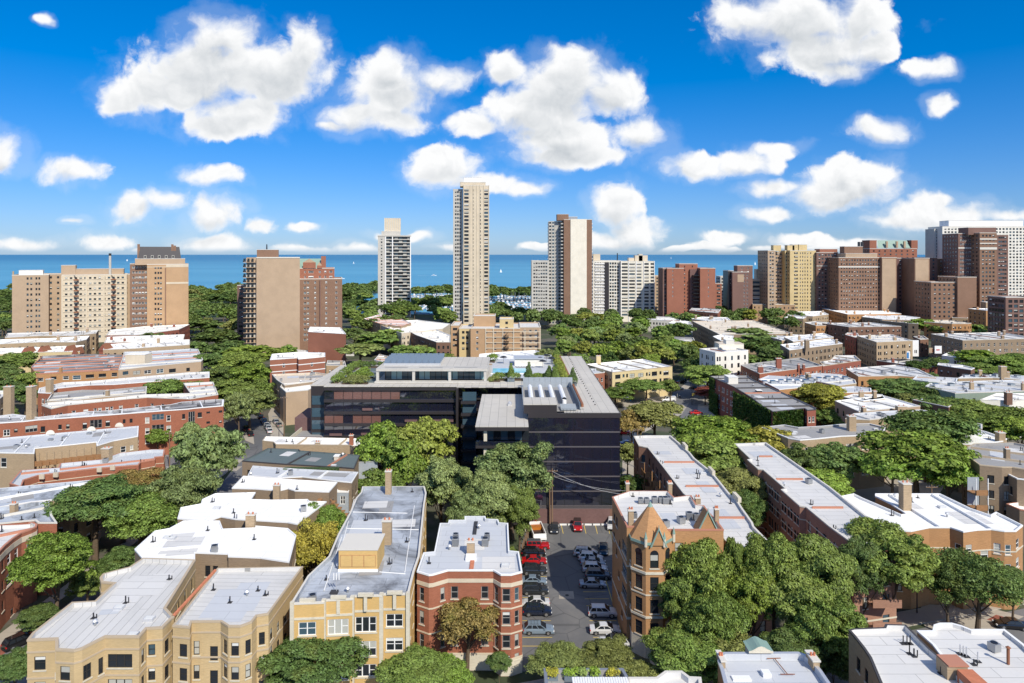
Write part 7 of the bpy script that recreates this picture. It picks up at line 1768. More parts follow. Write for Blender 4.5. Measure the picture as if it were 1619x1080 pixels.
# dark red tower
D = 585
t = T('apartment_tower', 'dark red tower with broad glazed stair bay, between the red-brown pair and the yellow tower', 1158, 1184, 430, D, 'tower_purple', depth=20, colset=[(.72, .8), (.9, .8)], fl=3.1, style=WH)
T('x', '', 1151, 1160, 428, D + 4, 'black_stone', depth=14, cols=1, parent=t, style=PL, side=False)
T('x', '', 1166, 1190, 420, D + 8, 'tower_purple', depth=10, cols=2, parent=t, style=WH, side=False)
m = MB(); m.box(X_at(1166, D), X_at(1176, D), D - .1, D - .01, Z_at(446, D), Z_at(434, D), 'tower_tan'); m.build('stair_glazing', t)
T('apartment_tower', 'pale concrete building peeping out left of the dark red tower', 1139, 1152, 437, 640, 'concrete', depth=14, cols=2, ww=3, style=('dark', 3, None))
t = T('apartment_tower', 'cream loft building with wide window bands in front of the yellow tower', 1189, 1218, 442, 600, 'tower_cream', depth=20, colset=[(.22, 8), (.68, 7)], fl=3.6, style=('grey', 3, None), wh=2.0)
T('x', '', 1218, 1237, 442, 600, 'tower_cream', depth=20, colset=[(.8, 1)], fl=3.6, parent=t, style=PL)
for a, b_, c in ((1196, 1204, 426), (1206, 1214, 428), (1214, 1222, 432), (1224, 1228, 434)): top_box(t, 'roof_structure', a, b_, c, 442, 600, 5, 6, 'tower_cream')
# yellow tower
D = 583
t = T('apartment_tower', 'bright yellow brick tower with rooftop stair houses, right of centre', 1249, 1290, 396, D, 'tower_yellow', depth=24, fl=3.1, colset=[(.18, 1.0), (.23, 1.0), (.28, 1.0), (.40, .7), (.49, .8), (.58, .8), (.68, .8), (.8, .8)], style=PL)
T('x', '', 1241, 1249, 396, D + 6, 'tower_yellow', depth=14, cols=2, fl=3.1, parent=t, style=PL, side=False)
T('x', '', 1214, 1226, 396, D - 2, 'tower_tan', depth=24, cols=2, fl=3.1, parent=t, style=PL)
T('x', '', 1224, 1241, 398, D + 12, 'tower_tan', depth=10, cols=4, fl=3.1, parent=t, style=PL, side=False)
for a, b_, c in ((1223, 1235, 388), (1245, 1256, 388), (1253, 1263, 387), (1262, 1276, 387)): top_box(t, 'stair_house', a, b_, c, 396, D, 5, 6, 'tower_yellow')
# purple-brown group
D = 560
t = T('apartment_tower', 'dark purple-brown tower immediately right of the yellow tower', 1291, 1325, 399, D + 20, 'tower_purple', depth=22, cols=6, fl=3.1, style=PL)
m = MB(); m.box(X_at(1291, D+20), X_at(1325, D+20), D + 19.85, D + 19.98, Z_at(421, D+20), Z_at(420, D+20), 'coping'); m.build('string_course', t); top_box(t, 'penthouse', 1296, 1324, 394, 399, D + 20, 4, 10, 'tower_red')
t = T('apartment_tower', 'broad brown apartment tower with pale band and copper bay windows, right', 1326, 1394, 407, D, 'tower_brown', depth=24, cols=15, ww=1.1, fl=3.2, style=PL)
m = MB(); m.box(X_at(1325.5, D), X_at(1396, D), D - .3, D - .01, Z_at(423, D), Z_at(421, D), 'coping'); m.build('string_course', t)
top_box(t, 'upper_storey', 1337, 1387, 401, 407, D, 4, 14, 'tower_tan'); top_box(t, 'penthouse', 1335, 1364, 390, 402, D, 8, 8, 'tower_brown')
for px in (1359, 1364): X = X_at(px, D + 12); m = MB(); m.box(X - .7, X + .7, D + 12, D + 14, 55, Z_at(382, D), 'metal_dark'); m.build('chimney', t)
T('x', '', 1394, 1418, 407, D - 3, 'tower_brown', depth=24, blankfront=True, parent=t, side=False)
m = MB(); m.box(X_at(1394.5, D - 3), X_at(1416, D - 3), D - 3.3, D - 3.01, 8, Z_at(409, D - 3), 'tower_tan'); m.build('pale_panel', t)
t = T('apartment_tower', 'brick tower with green copper mansard roof behind the brown towers, right', 1375, 1450, 393, 640, 'tower_red', depth=20, cols=8, fl=3.2, style=PL)
X0, X1 = X_at(1386, 643), X_at(1438, 643); za, zb = Z_at(392, 640), Z_at(380, 643); m = MB(); m.face([(X0, 641, za), (X1, 641, za), (X1 - 1.5, 645, zb), (X0 + 1.5, 645, zb)], 'copper_green'); m.face([(X0 + 1.5, 645, zb), (X1 - 1.5, 645, zb), (X1, 656, zb), (X0, 656, zb)], 'copper_green'); m.build('mansard_roof', t)
for a, b_ in ((1375, 1386), (1441, 1451)): top_box(t, 'end_block', a, b_, 380, 393, 640, .2, 14, 'tower_red')
for px in (1402, 1418, 1430): X = X_at(px, 640); m = MB(); m.box(X - .8, X + .8, 639.3, 641, za, zb - 1, 'tower_tan'); m.build('dormer', t)
t = T('apartment_tower', 'very dark brown tower with lit-up right wall below the green copper roof', 1418, 1447, 408, D + 6, 'purple_brick', depth=22, cols=4, fl=3.2, style=PL)
t = T('apartment_tower', 'pale brown slab with a single column of small windows, right', 1446, 1470, 408, D - 12, 'tower_brown', depth=26, colset=[(.42, .9)], fl=3.3, style=PL, side=False)
m = MB(); m.box(X_at(1447, D-12), X_at(1468, D-12), D - 12.3, D - 12.01, 8, Z_at(410, D-12), 'tower_tan'); m.build('pale_panel', t)
T('apartment_tower', 'dark brown block in shade behind the pale brown slab, right', 1470, 1482, 407, D, 'tower_purple', depth=20, cols=1, style=PL)
T('apartment_tower', 'tan brick block with white-banded windows below the white grid tower, right', 1482, 1522, 409, D + 12, 'tower_brown', depth=20, cols=5, fl=3.3, style=WH)
t = T('apartment_tower', 'brown office block with low stepped roof in front of the tan block, right', 1472, 1514, 446, 520, 'tower_brown', depth=22, cols=5, fl=3.4, style=PL); T('x', '', 1514, 1544, 438, 518, 'tower_brown', depth=24, blankfront=True, parent=t)
t = T('apartment_tower', 'tall purple-brown tower with cream-banded crown in front of the white grid tower', 1549, 1576, 368, 530, 'tower_brown', depth=24, cols=4, fl=3.15, style=PL)
T('x', '', 1515, 1549, 369, 540, 'tower_purple', depth=20, cols=8, fl=3.15, parent=t, style=WH)
T('x', '', 1576, 1594, 371, 534, 'tower_purple', depth=20, cols=4, fl=3.15, parent=t, style=PL)
for yy, w_ in ((377, 1.0), (384, .8), (391, 1.8)): m = MB(); m.box(X_at(1549, 530), X_at(1576, 530), 529.7, 529.98, Z_at(yy, 530) - w_, Z_at(yy, 530), 'coping'); m.build('string_course', t)
top_box(t, 'crown', 1531, 1575, 360, 370, 530, 6, 12, 'tower_purple'); m = MB(); m.box(X_at(1515, 540), X_at(1549, 540), 539.7, 539.98, Z_at(392, 540) - .6, Z_at(391, 540), 'coping'); m.build('string_course', t)
t = T('apartment_tower', 'huge white concrete grid tower behind the purple-brown tower at the right edge', 1490, 1640, 358, 640, 'white_wall', depth=22, cols=27, ww=1.9, wh=1.7, fl=2.95, style=PL, side=False)
top_box(t, 'plant_storey', 1500, 1618, 349, 359, 640, .5, 14, 'paint_white'); T('x', '', 1477, 1491, 362, 648, 'concrete', depth=14, cols=2, parent=t, style=PL, side=False)
T('apartment_tower', 'dark balcony block at the right edge behind the orange eaved block', 1590, 1640, 470, 420, 'tower_purple', depth=16, cols=5, ww=2.4, wh=1.9, style=('dark', 2, None))
# distant small ones
building('school_building', 'long low pale building with arcaded windows among the trees right of the tall slab', [(1022,505),(1075,508),(1078,502),(1025,500)], 9.0, 'offwhite_wall', 'roof_light', 'coping_white', vents=1, bay=2.4)
building('school_building', 'low shed-roofed grey building among the trees right of the arcaded building', [(1057,511),(1075,513),(1108,512),(1100,505),(1070,504)], 9.0, 'grey_wall', 'roof_white', 'coping_white', vents=1, blank=(0,1,2,3))
building('house', 'grey-roofed house in the trees left of the white four-storey flats', [(1040,538),(1068,541),(1100,541),(1096,534),(1055,532)], 9.0, 'grey_wall', 'roof_grey', 'coping', vents=0, chim=1)
# ================================================================== TREES
for x, y, ph in [(160, 1000, 'the stepped-bay cream block'), (370, 980, 'the right-hand cream block'), (560, 940, 'the yellow brick block'), (745, 900, 'the red brick three-flat'), (1040, 850, 'the turret building'), (1110, 740, 'the first long walk-up'),
                 (1290, 800, 'the second long brown block'), (1480, 810, 'the white-roofed orange block'), (1220, 1040, 'the copper-dormer roof'), (940, 1065, 'the bottom roof terrace'), (1440, 1040, 'the pale seamed roof at bottom right'), (20, 860, 'the cream-banded red building'),
                 (120, 690, 'the wooden-porch flats'), (200, 745, 'the cream-trimmed red parapet'), (340, 640, 'the end of the long red walk-up'), (350, 840, 'the sprawling white roofs'), (480, 720, 'the slate-grey roof'), (670, 600, 'the dark glass block'), (910, 700, 'the black glass wing'),
                 (1020, 590, 'the pale yellow building'), (1180, 620, 'the ivy-clad building'), (1145, 560, 'the white four-storey flats'), (1290, 690, 'the white-window tan flats'), (1570, 700, 'the light-well building'), (1420, 640, 'the wide white roof'), (1540, 610, 'the sage green terraces'),
                 (1410, 545, 'the billboard building'), (1570, 540, 'the long recessed-porch walk-up'), (785, 520, 'the fire-escape building'), (440, 520, 'the flat-faced tan tower'), (250, 500, 'the mansard tower'), (50, 500, 'the far left tan block'), (520, 560, 'the pool deck'),
                 (625, 497, 'the slim balcony tower'), (745, 500, 'the tallest cream tower'), (910, 500, 'the cream and brown slab'), (1000, 505, 'the white grid block'), (1095, 500, 'the red-brown pair'), (1200, 490, 'the peach building'), (1160, 520, 'the broad dusty-cream roof'),
                 (1400, 490, 'the broad brown tower'), (1500, 480, 'the brown office block'), (1570, 500, 'the orange eaved block'), (250, 590, 'the tan-yellow window wall'), (800, 475, 'the harbour')]:
    landmark(x, y, ph)
G = 'green'; DG = 'dark green'; BG = 'bright green'; YG = 'yellow-green'; GG = 'grey-green'; YE = 'yellow'; RG = 'rust-tinged green'; OG = 'olive green'
# near: (px, crown top row, crown width px, colour, kind, height m, label)
near = [
 (497,1010,150,DG,'round',9.5,'dense dark green tree at the bottom in front of the yellow brick block'),
 (655,1040,125,G,'round',7.5,'rounded green tree at the bottom edge between the yellow and the red brick blocks'),
 (738,948,108,RG,'loose',10.5,'rust-tinged tree in front of the red brick three-flat'),
 (790,1032,40,DG,'bush',4.5,'small dark bush at the right foot of the red brick three-flat'),
 (700,1050,90,BG,'round',6.5,'bright green low tree at the bottom edge under the rust-tinged tree'),
 (812,752,130,GG,'tall',19,None), 
 (1068,1003,100,G,'loose',9,'airy green tree at the bottom just right of the last parked white car'),
 (25,1030,70,DG,'round',7.0,'dark green tree at the bottom left corner beside the stepped cream block'),
 (85,848,115,BG,'round',14.5,'bright green tree in front of the cream-banded red building, left'),
 (150,765,140,DG,'wide',15.0,'big dark feathery tree behind the bright green one, left'),
 (225,785,120,G,'round',12.5,'mid green tree left of the sprawling white roofs'),
 (195,750,110,RG,'wide',14.0,'rust-tinged tree over the brick parapet, left'),
 (290,740,100,GG,'willow',15.5,'grey-green willow-like tree behind the white roofs, left'),
 (330,676,100,GG,'willow',17.0,'tall grey-green willow-like tree at the street end, left'),
 (305,672,70,GG,'tall',14.0,'smaller grey-green tree left of the tall willow-like one'),
 (190,870,70,DG,'round',8,'dark green tree low beside the stepped cream block roof, left'),
 (140,905,60,G,'round',6,'small green tree by the path below the bright green tree, left'),
 (60,960,60,DG,'round',5,'low dark tree beside the blue car, left'),
 (497,825,84,YE,'loose',13.5,'yellow-turning tree left of the yellow brick block\'s roof'),
 (510,800,80,BG,'round',13.0,'bright green tree behind the yellow-turning one, beside the silvered roof'),
 (608,672,90,BG,'round',18,'bright green tree left in the courtyard before the dark glass block'),
 (672,668,90,YG,'round',19,'yellow-green tree in the courtyard before the dark glass block'),
 (640,690,80,BG,'tall',17,'green tree between the two brightest courtyard trees'),
 (600,745,70,G,'round',11,'low green tree just behind the silvered roof'),
 (700,722,90,GG,'tall',18,'pale green tree left of the great tree by the car park'),
 (740,780,70,GG,'round',14,'pale green tree behind the blue-grey roof, left part'),
 (810,700,126,GG,'tall',20,'great pale green tree at the corner of the car park'),
 (770,745,90,GG,'tall',17,'pale green tree filling the gap left of the great tree'),
 (820,770,64,G,'tall',14,'green tree at the right foot of the great tree by the car park'),
 (808,866,30,G,'bush',6,'small green bush by the red brick block\'s back corner'),
 (1108,856,105,G,'round',17.0,'green tree touching the right side of the turret'),
 (1085,905,84,G,'round',13,'green tree in front of the turret building, left of the group'),
 (1130,945,100,G,'round',12.5,'green tree in the middle of the group in front of the turret building'),
 (1155,848,46,G,'tall',17,'slim green tree rising in front of the long walk-up roof'),
 (1225,850,100,G,'round',17.5,'broad green tree in front of the second long brown block, left one'),
 (1290,855,120,G,'round',17,'broad green tree in front of the second long brown block, right one'),
 (1265,905,120,G,'round',14,'green tree below the two broad ones, bottom right of centre'),
 (1195,895,90,BG,'round',14,'brighter green tree between the turret group and the broad pair'),
 (1300,940,110,G,'tall',13,'green tree overhanging the pavement, right of centre'),
 (1160,1000,100,OG,'loose',9.5,'olive-green thin tree left of the copper dormer roof'),
 (1085,1010,120,G,'round',9,'green tree behind the white hexagonal parapet'),
 (1320,1020,80,DG,'bush',6,'dark shrub beside the red car at bottom right'),
 (1250,1000,100,DG,'round',9,'dark green tree just behind the copper dormer roof'),
 (1405,832,140,G,'tall',16,'large green tree in front of the white-roofed orange block, its left'),
 (1365,850,80,DG,'tall',15,'dark green tree at the brown block\'s front right corner'),
 (1545,876,130,DG,'loose',12.5,'dark leaning street tree in front of the white-roofed orange block'),
 (1500,895,80,DG,'loose',11,'smaller dark street tree left of the leaning one'),
 (1600,900,60,DG,'round',9,'dark street tree at the right edge'),
 (1010,1055,90,OG,'round',6,'olive green hedge-like tree behind the bottom roof terrace, right'),
 (880,1028,90,OG,'wide',6,'olive green spreading tree over the car park entrance, left'),
 (960,1022,90,OG,'wide',6.3,'olive green spreading tree over the car park entrance, right'),
 (1130,658,120,BG,'wide',16,'bright feathery tree between the two long walk-ups, rear'),
 (1145,700,110,G,'round',15,'green tree between the two long walk-ups, middle'),
 (1170,745,90,OG,'round',13,'olive green tree between the two long walk-ups, front'),
 (1120,690,90,BG,'round',14,'bright green tree leaning over the first long walk-up'),
 (1095,670,70,G,'wide',14,'green tree at the rear left of the tree court'),
 (1180,780,70,DG,'round',12,'dark green tree deep between the two long walk-ups'),
 (1232,680,110,YE,'round',14,'yellow-turning tree in front of the white-window tan flats'),
 (1265,705,70,DG,'tall',13,'dark green tree right of the yellow-turning tree'),
 (1320,706,80,DG,'round',13,'dark green tree before the white-window tan flats'),
 (1300,745,90,BG,'round',10,'bright green tree behind the second long brown block'),
 (1340,790,50,BG,'round',6,'small bright green tree behind the white roof chimney, left'),
 (1450,684,150,BG,'wide',18,'very broad bright green tree behind the tower chimney, right'),
 (1410,720,90,BG,'wide',14,'bright green tree left of the very broad one'),
 (1500,725,80,BG,'wide',14,'bright green tree right of the very broad one'),
 (1465,652,130,DG,'wide',18,'broad dark green tree behind the very broad bright one'),
 (1035,640,88,OG,'round',13,'round olive tree at the street corner right of the black glass wing'),
 (1000,650,50,RG,'round',12,'rust-tinged round tree touching the black glass wing'),
 (992,700,40,OG,'round',9,'low olive tree beside the black glass wing base'),
 (1000,755,50,DG,'bush',8,'dark shrubbery behind the turret building porches'),
 (1298,610,84,YE,'round',14.5,'yellow-orange turning tree beside the ivy-clad building'),
 (1310,645,60,G,'round',9,'green undergrowth tree below the yellow-orange one'),
]
for px, yt, w, c, k, ht, lb in near:
    if lb: tree(px, yt, w, c, k, ht, lb)
# middle distance
mid = [(1000,598,60,G,'wide',9),(972,612,56,G,'round',8),(1022,602,50,G,'wide',9),(938,612,40,G,'round',7.5),(1060,600,28,G,'round',9),(1120,580,76,G,'round',13),(1106,560,60,DG,'round',13),(1115,612,34,'maroon','round',7),
 (1190,520,80,DG,'round',14),(1205,535,60,DG,'round',13),(1165,535,60,G,'round',12),(1215,550,50,DG,'tall',13),(1180,560,40,G,'round',10),
 (400,545,90,BG,'round',15),(380,560,70,G,'round',15),(425,580,30,DG,'tall',9),(360,540,60,DG,'round',14),(340,520,70,DG,'round',14),(320,505,60,DG,'round',14),(372,600,70,G,'round',14),(395,620,70,OG,'round',13),(378,625,46,GG,'willow',14),(350,580,60,DG,'round',13),(330,560,50,DG,'round',13),(310,540,50,DG,'round',13),(410,600,40,G,'round',12),(395,575,60,BG,'round',14),
 (285,502,50,DG,'round',12),(300,490,60,DG,'round',13),
 (262,600,60,G,'wide',13),(290,605,50,G,'loose',11),(245,612,40,OG,'loose',10),(240,528,54,GG,'wide',12.5),(222,535,40,G,'round',11),(250,678,34,BG,'round',8),
 (25,560,60,G,'round',14),(5,575,50,DG,'round',14),(45,590,44,G,'round',12),(10,600,60,DG,'round',13),(40,610,40,DG,'round',11),(12,640,30,DG,'round',9),
 (455,545,30,G,'round',9),(600,527,60,G,'round',13),(570,545,70,OG,'wide',12),(585,525,50,GG,'round',13),(620,520,60,G,'round',14),(560,518,46,DG,'round',13),(640,545,50,G,'round',11),(665,545,40,OG,'round',10),(690,547,46,G,'round',10),(630,560,20,YG,'round',8),(650,530,30,G,'round',10),(540,545,30,DG,'round',9),(700,560,40,G,'round',8),
 (420,690,0,G,'round',4),
 (655,548,60,G,'wide',12),(720,575,20,G,'bush',5),
 (1425,602,90,DG,'round',12),(1465,612,60,DG,'round',12),(1440,625,60,OG,'round',10),(1395,610,50,DG,'round',9),(1500,630,90,DG,'wide',13),(1545,635,100,G,'wide',13),(1590,645,100,G,'wide',13),(1615,665,70,BG,'round',12),(1570,660,90,G,'round',11),(1520,650,80,G,'round',11),
 (1345,672,26,OG,'round',8),(1325,655,50,G,'round',8),(1350,655,44,BG,'round',7),
 (1540,553,60,BG,'round',12),(1580,562,70,G,'round',12),(1610,560,60,G,'round',12),(1555,575,70,G,'round',10),(1600,580,60,G,'round',9),(1520,555,40,G,'round',10),
 (1463,505,46,BG,'round',13),(1482,512,30,G,'round',11),(1450,570,36,DG,'wide',10),(1480,565,34,DG,'wide',10),(1470,590,26,DG,'round',8),
 (1390,470,0,DG,'wide',14)]
for px, yt, w, c, k, ht in mid:
    if w > 0: tree(px, yt, w, c, k, ht)
# street trees and wooded blocks farther off: individual trees seeded inside measured outlines
frng = random.Random(5)
def wood(poly, n, cols, ht=(11, 15), w=(8, 13), kinds=('round', 'round', 'wide', 'tall'), zref=12.0):
    pts = [tuple(P(x, y, zref))[:2] for x, y in poly]; xs_ = [p[0] for p in pts]; ys3 = [p[1] for p in pts]; got = []
    tries = 0
    while len(got) < n and tries < n * 60:
        tries += 1; p = (frng.uniform(min(xs_), max(xs_)), frng.uniform(min(ys3), max(ys3))); c = False
        for i in range(len(pts)):
            a, b_ = pts[i], pts[i-1]
            if (a[1] > p[1]) != (b_[1] > p[1]) and p[0] < (b_[0]-a[0])*(p[1]-a[1])/(b_[1]-a[1]) + a[0]: c = not c
        if not c or any((g[0]-p[0])**2 + (g[1]-p[1])**2 < 26 for g in got): continue
        got.append(p); h_ = frng.uniform(*ht); w_ = frng.uniform(*w)
        tree(0, 0, w_ * F / p[1], frng.choice(cols), frng.choice(kinds), h_, at=p)
wood([(858,575),(905,592),(1000,572),(1100,548),(1100,512),(1000,500),(900,500),(858,520)], 46, (G, G, BG, YG, DG, GG, OG), (11, 15), (10, 15))
wood([(905,572),(1010,566),(1090,560),(1120,545),(1060,530),(900,545)], 12, (G, DG, YG), (12, 15), (10, 14))
wood([(855,500),(1090,500),(1130,520),(1085,492),(860,492)], 16, (G, DG, BG), (12, 16), (10, 14))
wood([(655,500),(730,508),(860,500),(860,488),(780,480),(650,480)], 18, (G, DG, OG), (12, 18), (10, 15))
wood([(541,515),(600,515),(660,500),(655,478),(541,478)], 26, (DG, G, G), (12, 18), (11, 16))
wood([(300,515),(375,515),(390,480),(300,478)], 20, (DG, G, G, OG), (12, 18), (11, 16))
wood([(-60,520),(18,520),(18,460),(-80,460)], 26, (DG, G, G), (12, 17), (11, 15))
wood([(1115,500),(1180,500),(1250,508),(1290,512),(1270,498),(1240,486),(1160,482),(1120,488)], 24, (DG, DG, G, YG), (12, 15), (10, 14))
wood([(1352,485),(1430,486),(1440,482),(1400,476),(1355,477)], 9, (DG, G), (11, 14), (11, 15))
wood([(1480,486),(1545,490),(1545,478),(1482,474)], 9, (DG,), (14, 18), (11, 15))
wood([(1535,517),(1619,525),(1619,512),(1545,508)], 10, (DG, G), (9, 12), (10, 14))
wood([(1380,500),(1430,505),(1450,512),(1465,510),(1440,500)], 5, (DG, OG), (9, 12), (8, 11))
wood([(1590,505),(1660,510),(1660,495),(1600,497)], 5, (DG,), (10, 13), (9, 12))
wood([(1255,492),(1300,492),(1300,485),(1260,484)], 4, (DG,), (9, 12), (8, 11))
# park along the lake shore and the breakwater
shore = [(x, 476, 464) for x in ()]
wood([(-120,484),(300,484),(300,452),(-120,452)], 34, (DG, G), (13, 18), (14, 20))
wood([(300,478),(400,478),(400,449),(300,449)], 34, (DG, G, OG), (13, 19), (14, 22))
wood([(541,478),(598,478),(598,450),(541,450)], 26, (DG, G), (13, 19), (14, 22))
wood([(650,480),(716,480),(716,474),(650,474)], 7, (DG, G), (14, 20), (14, 20))
wood([(650,462.5),(716,462.5),(716,457.5),(650,457.5)], 7, (DG,), (15, 20), (16, 24))
wood([(774,462.5),(842,462.5),(842,457.5),(774,457.5)], 12, (DG,), (14, 20), (16, 24))
wood([(774,492),(842,492),(842,484),(774,484)], 8, (DG, G), (10, 13), (10, 14))
plant_trees(); label_trees()

# ================================================================== CARS
car('red off-road car with grey hard top parked beside the open white trailer', 851, 871, 0, 'jeep', 'car red', 'car grey')
car('black SUV parked between the red off-road car and the red sedan', 844, 882, 0, 'suv', 'car black')
car('red sedan parked behind the dark SUV, left column of the car park', 845, 894, 0, 'sedan', 'car red')
car('dark SUV just in front of the red sedan, left column', 845, 910.5, 0, 'suv', 'car dark grey', rack=True)
car('blue-grey sedan between two dark SUVs, left column', 844, 927, 0, 'sedan', 'car blue-grey')
car('dark grey SUV in front of the blue-grey sedan, left column', 846, 942.5, 0, 'suv', 'car dark grey')
car('white sedan facing the brick building, left column', 847, 962, 180, 'sedan', 'car white')
car('navy SUV with roof rails in front of the white sedan, left column', 850, 976.5, 0, 'suv', 'car navy', rack=True)
car('silver-blue estate car nearest the camera in the left column', 852, 1005.5, 0, 'wagon', 'car blue-grey', rack=True)
car('white SUV with roof rack at the rear of the right column', 927, 884, -8, 'suv', 'car white', rack=True)
car('white crossover second from the rear in the right column', 935.5, 892, -10, 'suv', 'car white')
car('silver sedan third from the rear in the right column', 939, 898, -6, 'sedan', 'car silver')
car('white SUV with red tail lamps fourth from the rear in the right column', 942, 908.5, -4, 'suv', 'car white')
car('grey SUV fifth from the rear in the right column', 947, 919, -4, 'suv', 'car grey', )
car('silver-blue coupe last of the tight group in the right column', 938, 932, -2, 'sedan', 'car silver')
car('white SUV alone in the middle of the right column', 954, 979, -2, 'suv', 'car white')
car('white sedan in front of the lone white SUV, right column', 957.5, 1005.5, 0, 'sedan', 'car white')
car('white SUV with black roof half under the trees, front of the right column', 972, 1029, 176, 'suv', 'car white', 'car black')
car('dark car nosing towards the camera beside the turret building wall', 957, 881, -97, 'sedan', 'car dark grey')
car('silver-dark car nose-out against the mauve wall, left end of the rear row', 878, 846, -95, 'sedan', 'car dark grey')
car('dark red car nose-out against the mauve wall, middle of the rear row', 915, 843, -93, 'suv', 'car red', 'car black')
car('white car half hidden by the turret building, right end of the rear row', 970, 841, -100, 'suv', 'car white')
car('red and white car beside the utility pole at the back left of the car park', 862, 828, 10, 'sedan', 'car red', 'car white')
# open white trailer with an orange load
p = P(852, 855, 0); t = thing('open_trailer', 'open white-rimmed trailer with an orange load at the back left of the car park', 'trailer', (p.x - .2, p.y + 3.0, .03), rz=.12)
for nm, bx_, mt in [('side_panel', (-1.35, -1.2, -3.2, 3.2, .5, 1.5), 'paint_white'), ('side_panel', (1.2, 1.35, -3.2, 3.2, .5, 1.5), 'paint_white'), ('end_panel', (-1.35, 1.35, -3.35, -3.2, .5, 1.5), 'paint_white'), ('end_panel', (-1.35, 1.35, 3.2, 3.35, .5, 1.5), 'paint_white'), ('floor', (-1.2, 1.2, -3.2, 3.2, .5, .6), 'metal_dark'), ('load', (-1.1, 1.1, .9, 2.6, .6, 1.15), 'car orange'), ('tailgate', (-1.3, 1.3, -4.0, -3.4, .5, .9), 'paint_white')]:
    m = MB(); m.box(*bx_, mt); m.build(nm, t, (0, 0, 0))
for sx_ in (-1, 1):
    for yy in (-.8, .4): m = MB(); m.tube((sx_ * 1.15, yy, .35), (sx_ * 1.4, yy, .35), .35, .35, 'tyre', 12); m.build('wheel', t, (0, 0, 0))
# street cars
SC = [(403, 658, 118, 'suv', 'car navy', 'dark blue car farthest up the kerb on the left street'), (408, 664, 118, 'sedan', 'car black', 'black car second along the kerb on the left street'), (413, 671, 118, 'suv', 'car light blue', 'pale teal car in the kerb row on the left street'), (417, 677, 118, 'sedan', 'car white', 'white sedan fourth along the kerb on the left street'),
      (419, 682, 118, 'suv', 'car silver', 'silver car in the kerb row on the left street'), (422, 687, 112, 'sedan', 'car white', 'white car nearest the corner on the left street'), (432, 672, 118, 'sedan', 'car silver', 'silver car on the right pavement side of the left street'), (437, 677, 118, 'sedan', 'car tan', 'pale car on the right pavement side, closer to the corner'),
      (384, 684, 118, 'suv', 'car black', 'black SUV on the left side of the left street'), (391, 692, 118, 'sedan', 'car black', 'black sedan at the corner on the left side of the left street'), (368, 693, 60, 'suv', 'car dark grey', 'dark car tucked beside the end of the long red walk-up'),
      (993, 705, 0, 'sedan', 'car blue', 'blue sedan just right of the black glass wing'), (986, 688, 0, 'suv', 'car red', 'red car behind the round tree by the black glass wing'), (1102, 656, 5, 'sedan', 'car red', 'red car waiting beside the ivy-clad building'), (1048, 646, 160, 'sedan', 'car white', 'white car crossing behind the round olive tree'),
      (1100, 617, 150, 'sedan', 'car black', 'black car beyond the junction under the trees'), (1090, 604, 150, 'suv', 'car dark grey', 'dark grey SUV farther up beyond the junction'), (1074, 618, 20, 'suv', 'car white', 'white SUV parked just right of the pale yellow building'), (1078, 607, 20, 'sedan', 'car black', 'dark sedan parked under the trees beyond the white SUV'),
      (1608, 1000, 170, 'sedan', 'car black', 'black sedan on the street at the right edge'), (1333, 1042, 95, 'suv', 'car red', 'red SUV between the shrubs and the tan building, bottom right'), (1334, 1052, 95, 'sedan', 'car white', 'white car right behind the red SUV, bottom right'),
      (1336, 988, 5, 'suv', 'car silver', 'silver car half hidden behind the big trees in front of the brown block'),
      (46, 1003, 60, 'suv', 'car light blue', 'bright blue car parked beside the stepped cream block, left'), (132, 938, 75, 'sedan', 'car light blue', 'pale blue car under the trees on the left side street'), (14, 1035, 60, 'suv', 'car black', 'black car at the left edge near the bright blue car')]
for px, yb_, hd, k, pt, lb in SC: car(lb, px, yb_, hd, k, pt)
car('white delivery van in front of the pale yellow building', 1058, 636, 188, 'van', 'car white', name='delivery_van', cat='van')

# ================================================================== STREET FURNITURE
def pole(label, px, ybase, h, arms=1, name='utility_pole', cat='utility pole', mat='wood_pole'):
    p = P(px, ybase, 0); t = thing(name, label, cat, (p.x, p.y, 0)); m = MB(); m.tube((0, 0, 0), (0, 0, h), .18, .12, mat, 7); m.build('shaft', t, (0, 0, 0))
    for k in range(arms): m = MB(); m.box(-1.2, 1.2, -.06, .06, h - .6 - k * 1.1, h - .45 - k * 1.1, mat); [m.tube((q, 0, h - .45 - k*1.1), (q, 0, h - .25 - k*1.1), .05, .04, 'metal_light', 5) for q in (-1.1, -.5, .5, 1.1)]; m.build('crossarm', t, (0, 0, 0))
    return t
A_ = pole('wooden utility pole at the back left corner of the car park', 873, 832, 12.5); B_ = pole('second wooden utility pole just left of the first at the back of the car park', 869, 828, 11)
pole('tall wooden utility pole beside the street at the left end of the dark glass block', 449, 690, 13); pole('utility pole with crossarm behind the grey sheet roof', 918, 640, 12.5, 2)
pole('utility pole in the alley behind the white tower-chimney roof', 1473, 850, 11); pole('utility pole at the corner of the pale yellow building', 1059, 632, 9, 1)
for px_, y_, h_, lb_ in [(1215, 690, 11, 'in the alley left of the white-window tan flats'), (1360, 700, 11, 'beside the broad bright green tree, left'), (1330, 770, 10, 'behind the second long brown block'), (1500, 790, 11, 'before the white rear porches at right'),
      (1420, 600, 10, 'beside the white-roofed orange-tan building, right'), (1300, 560, 10, 'behind the red brick row, right'), (268, 740, 10, 'beside the grey garage deck at left'), (60, 640, 11, 'behind the tall chimneys at left'), (145, 560, 10, 'in the alley between the white terraces at left'), (560, 770, 9, 'behind the silvered roof'), (1008, 740, 11, 'behind the turret building'), (925, 620, 10, 'beside the small red brick building')]:
    pole('wooden utility pole ' + lb_, px_, y_, h_)
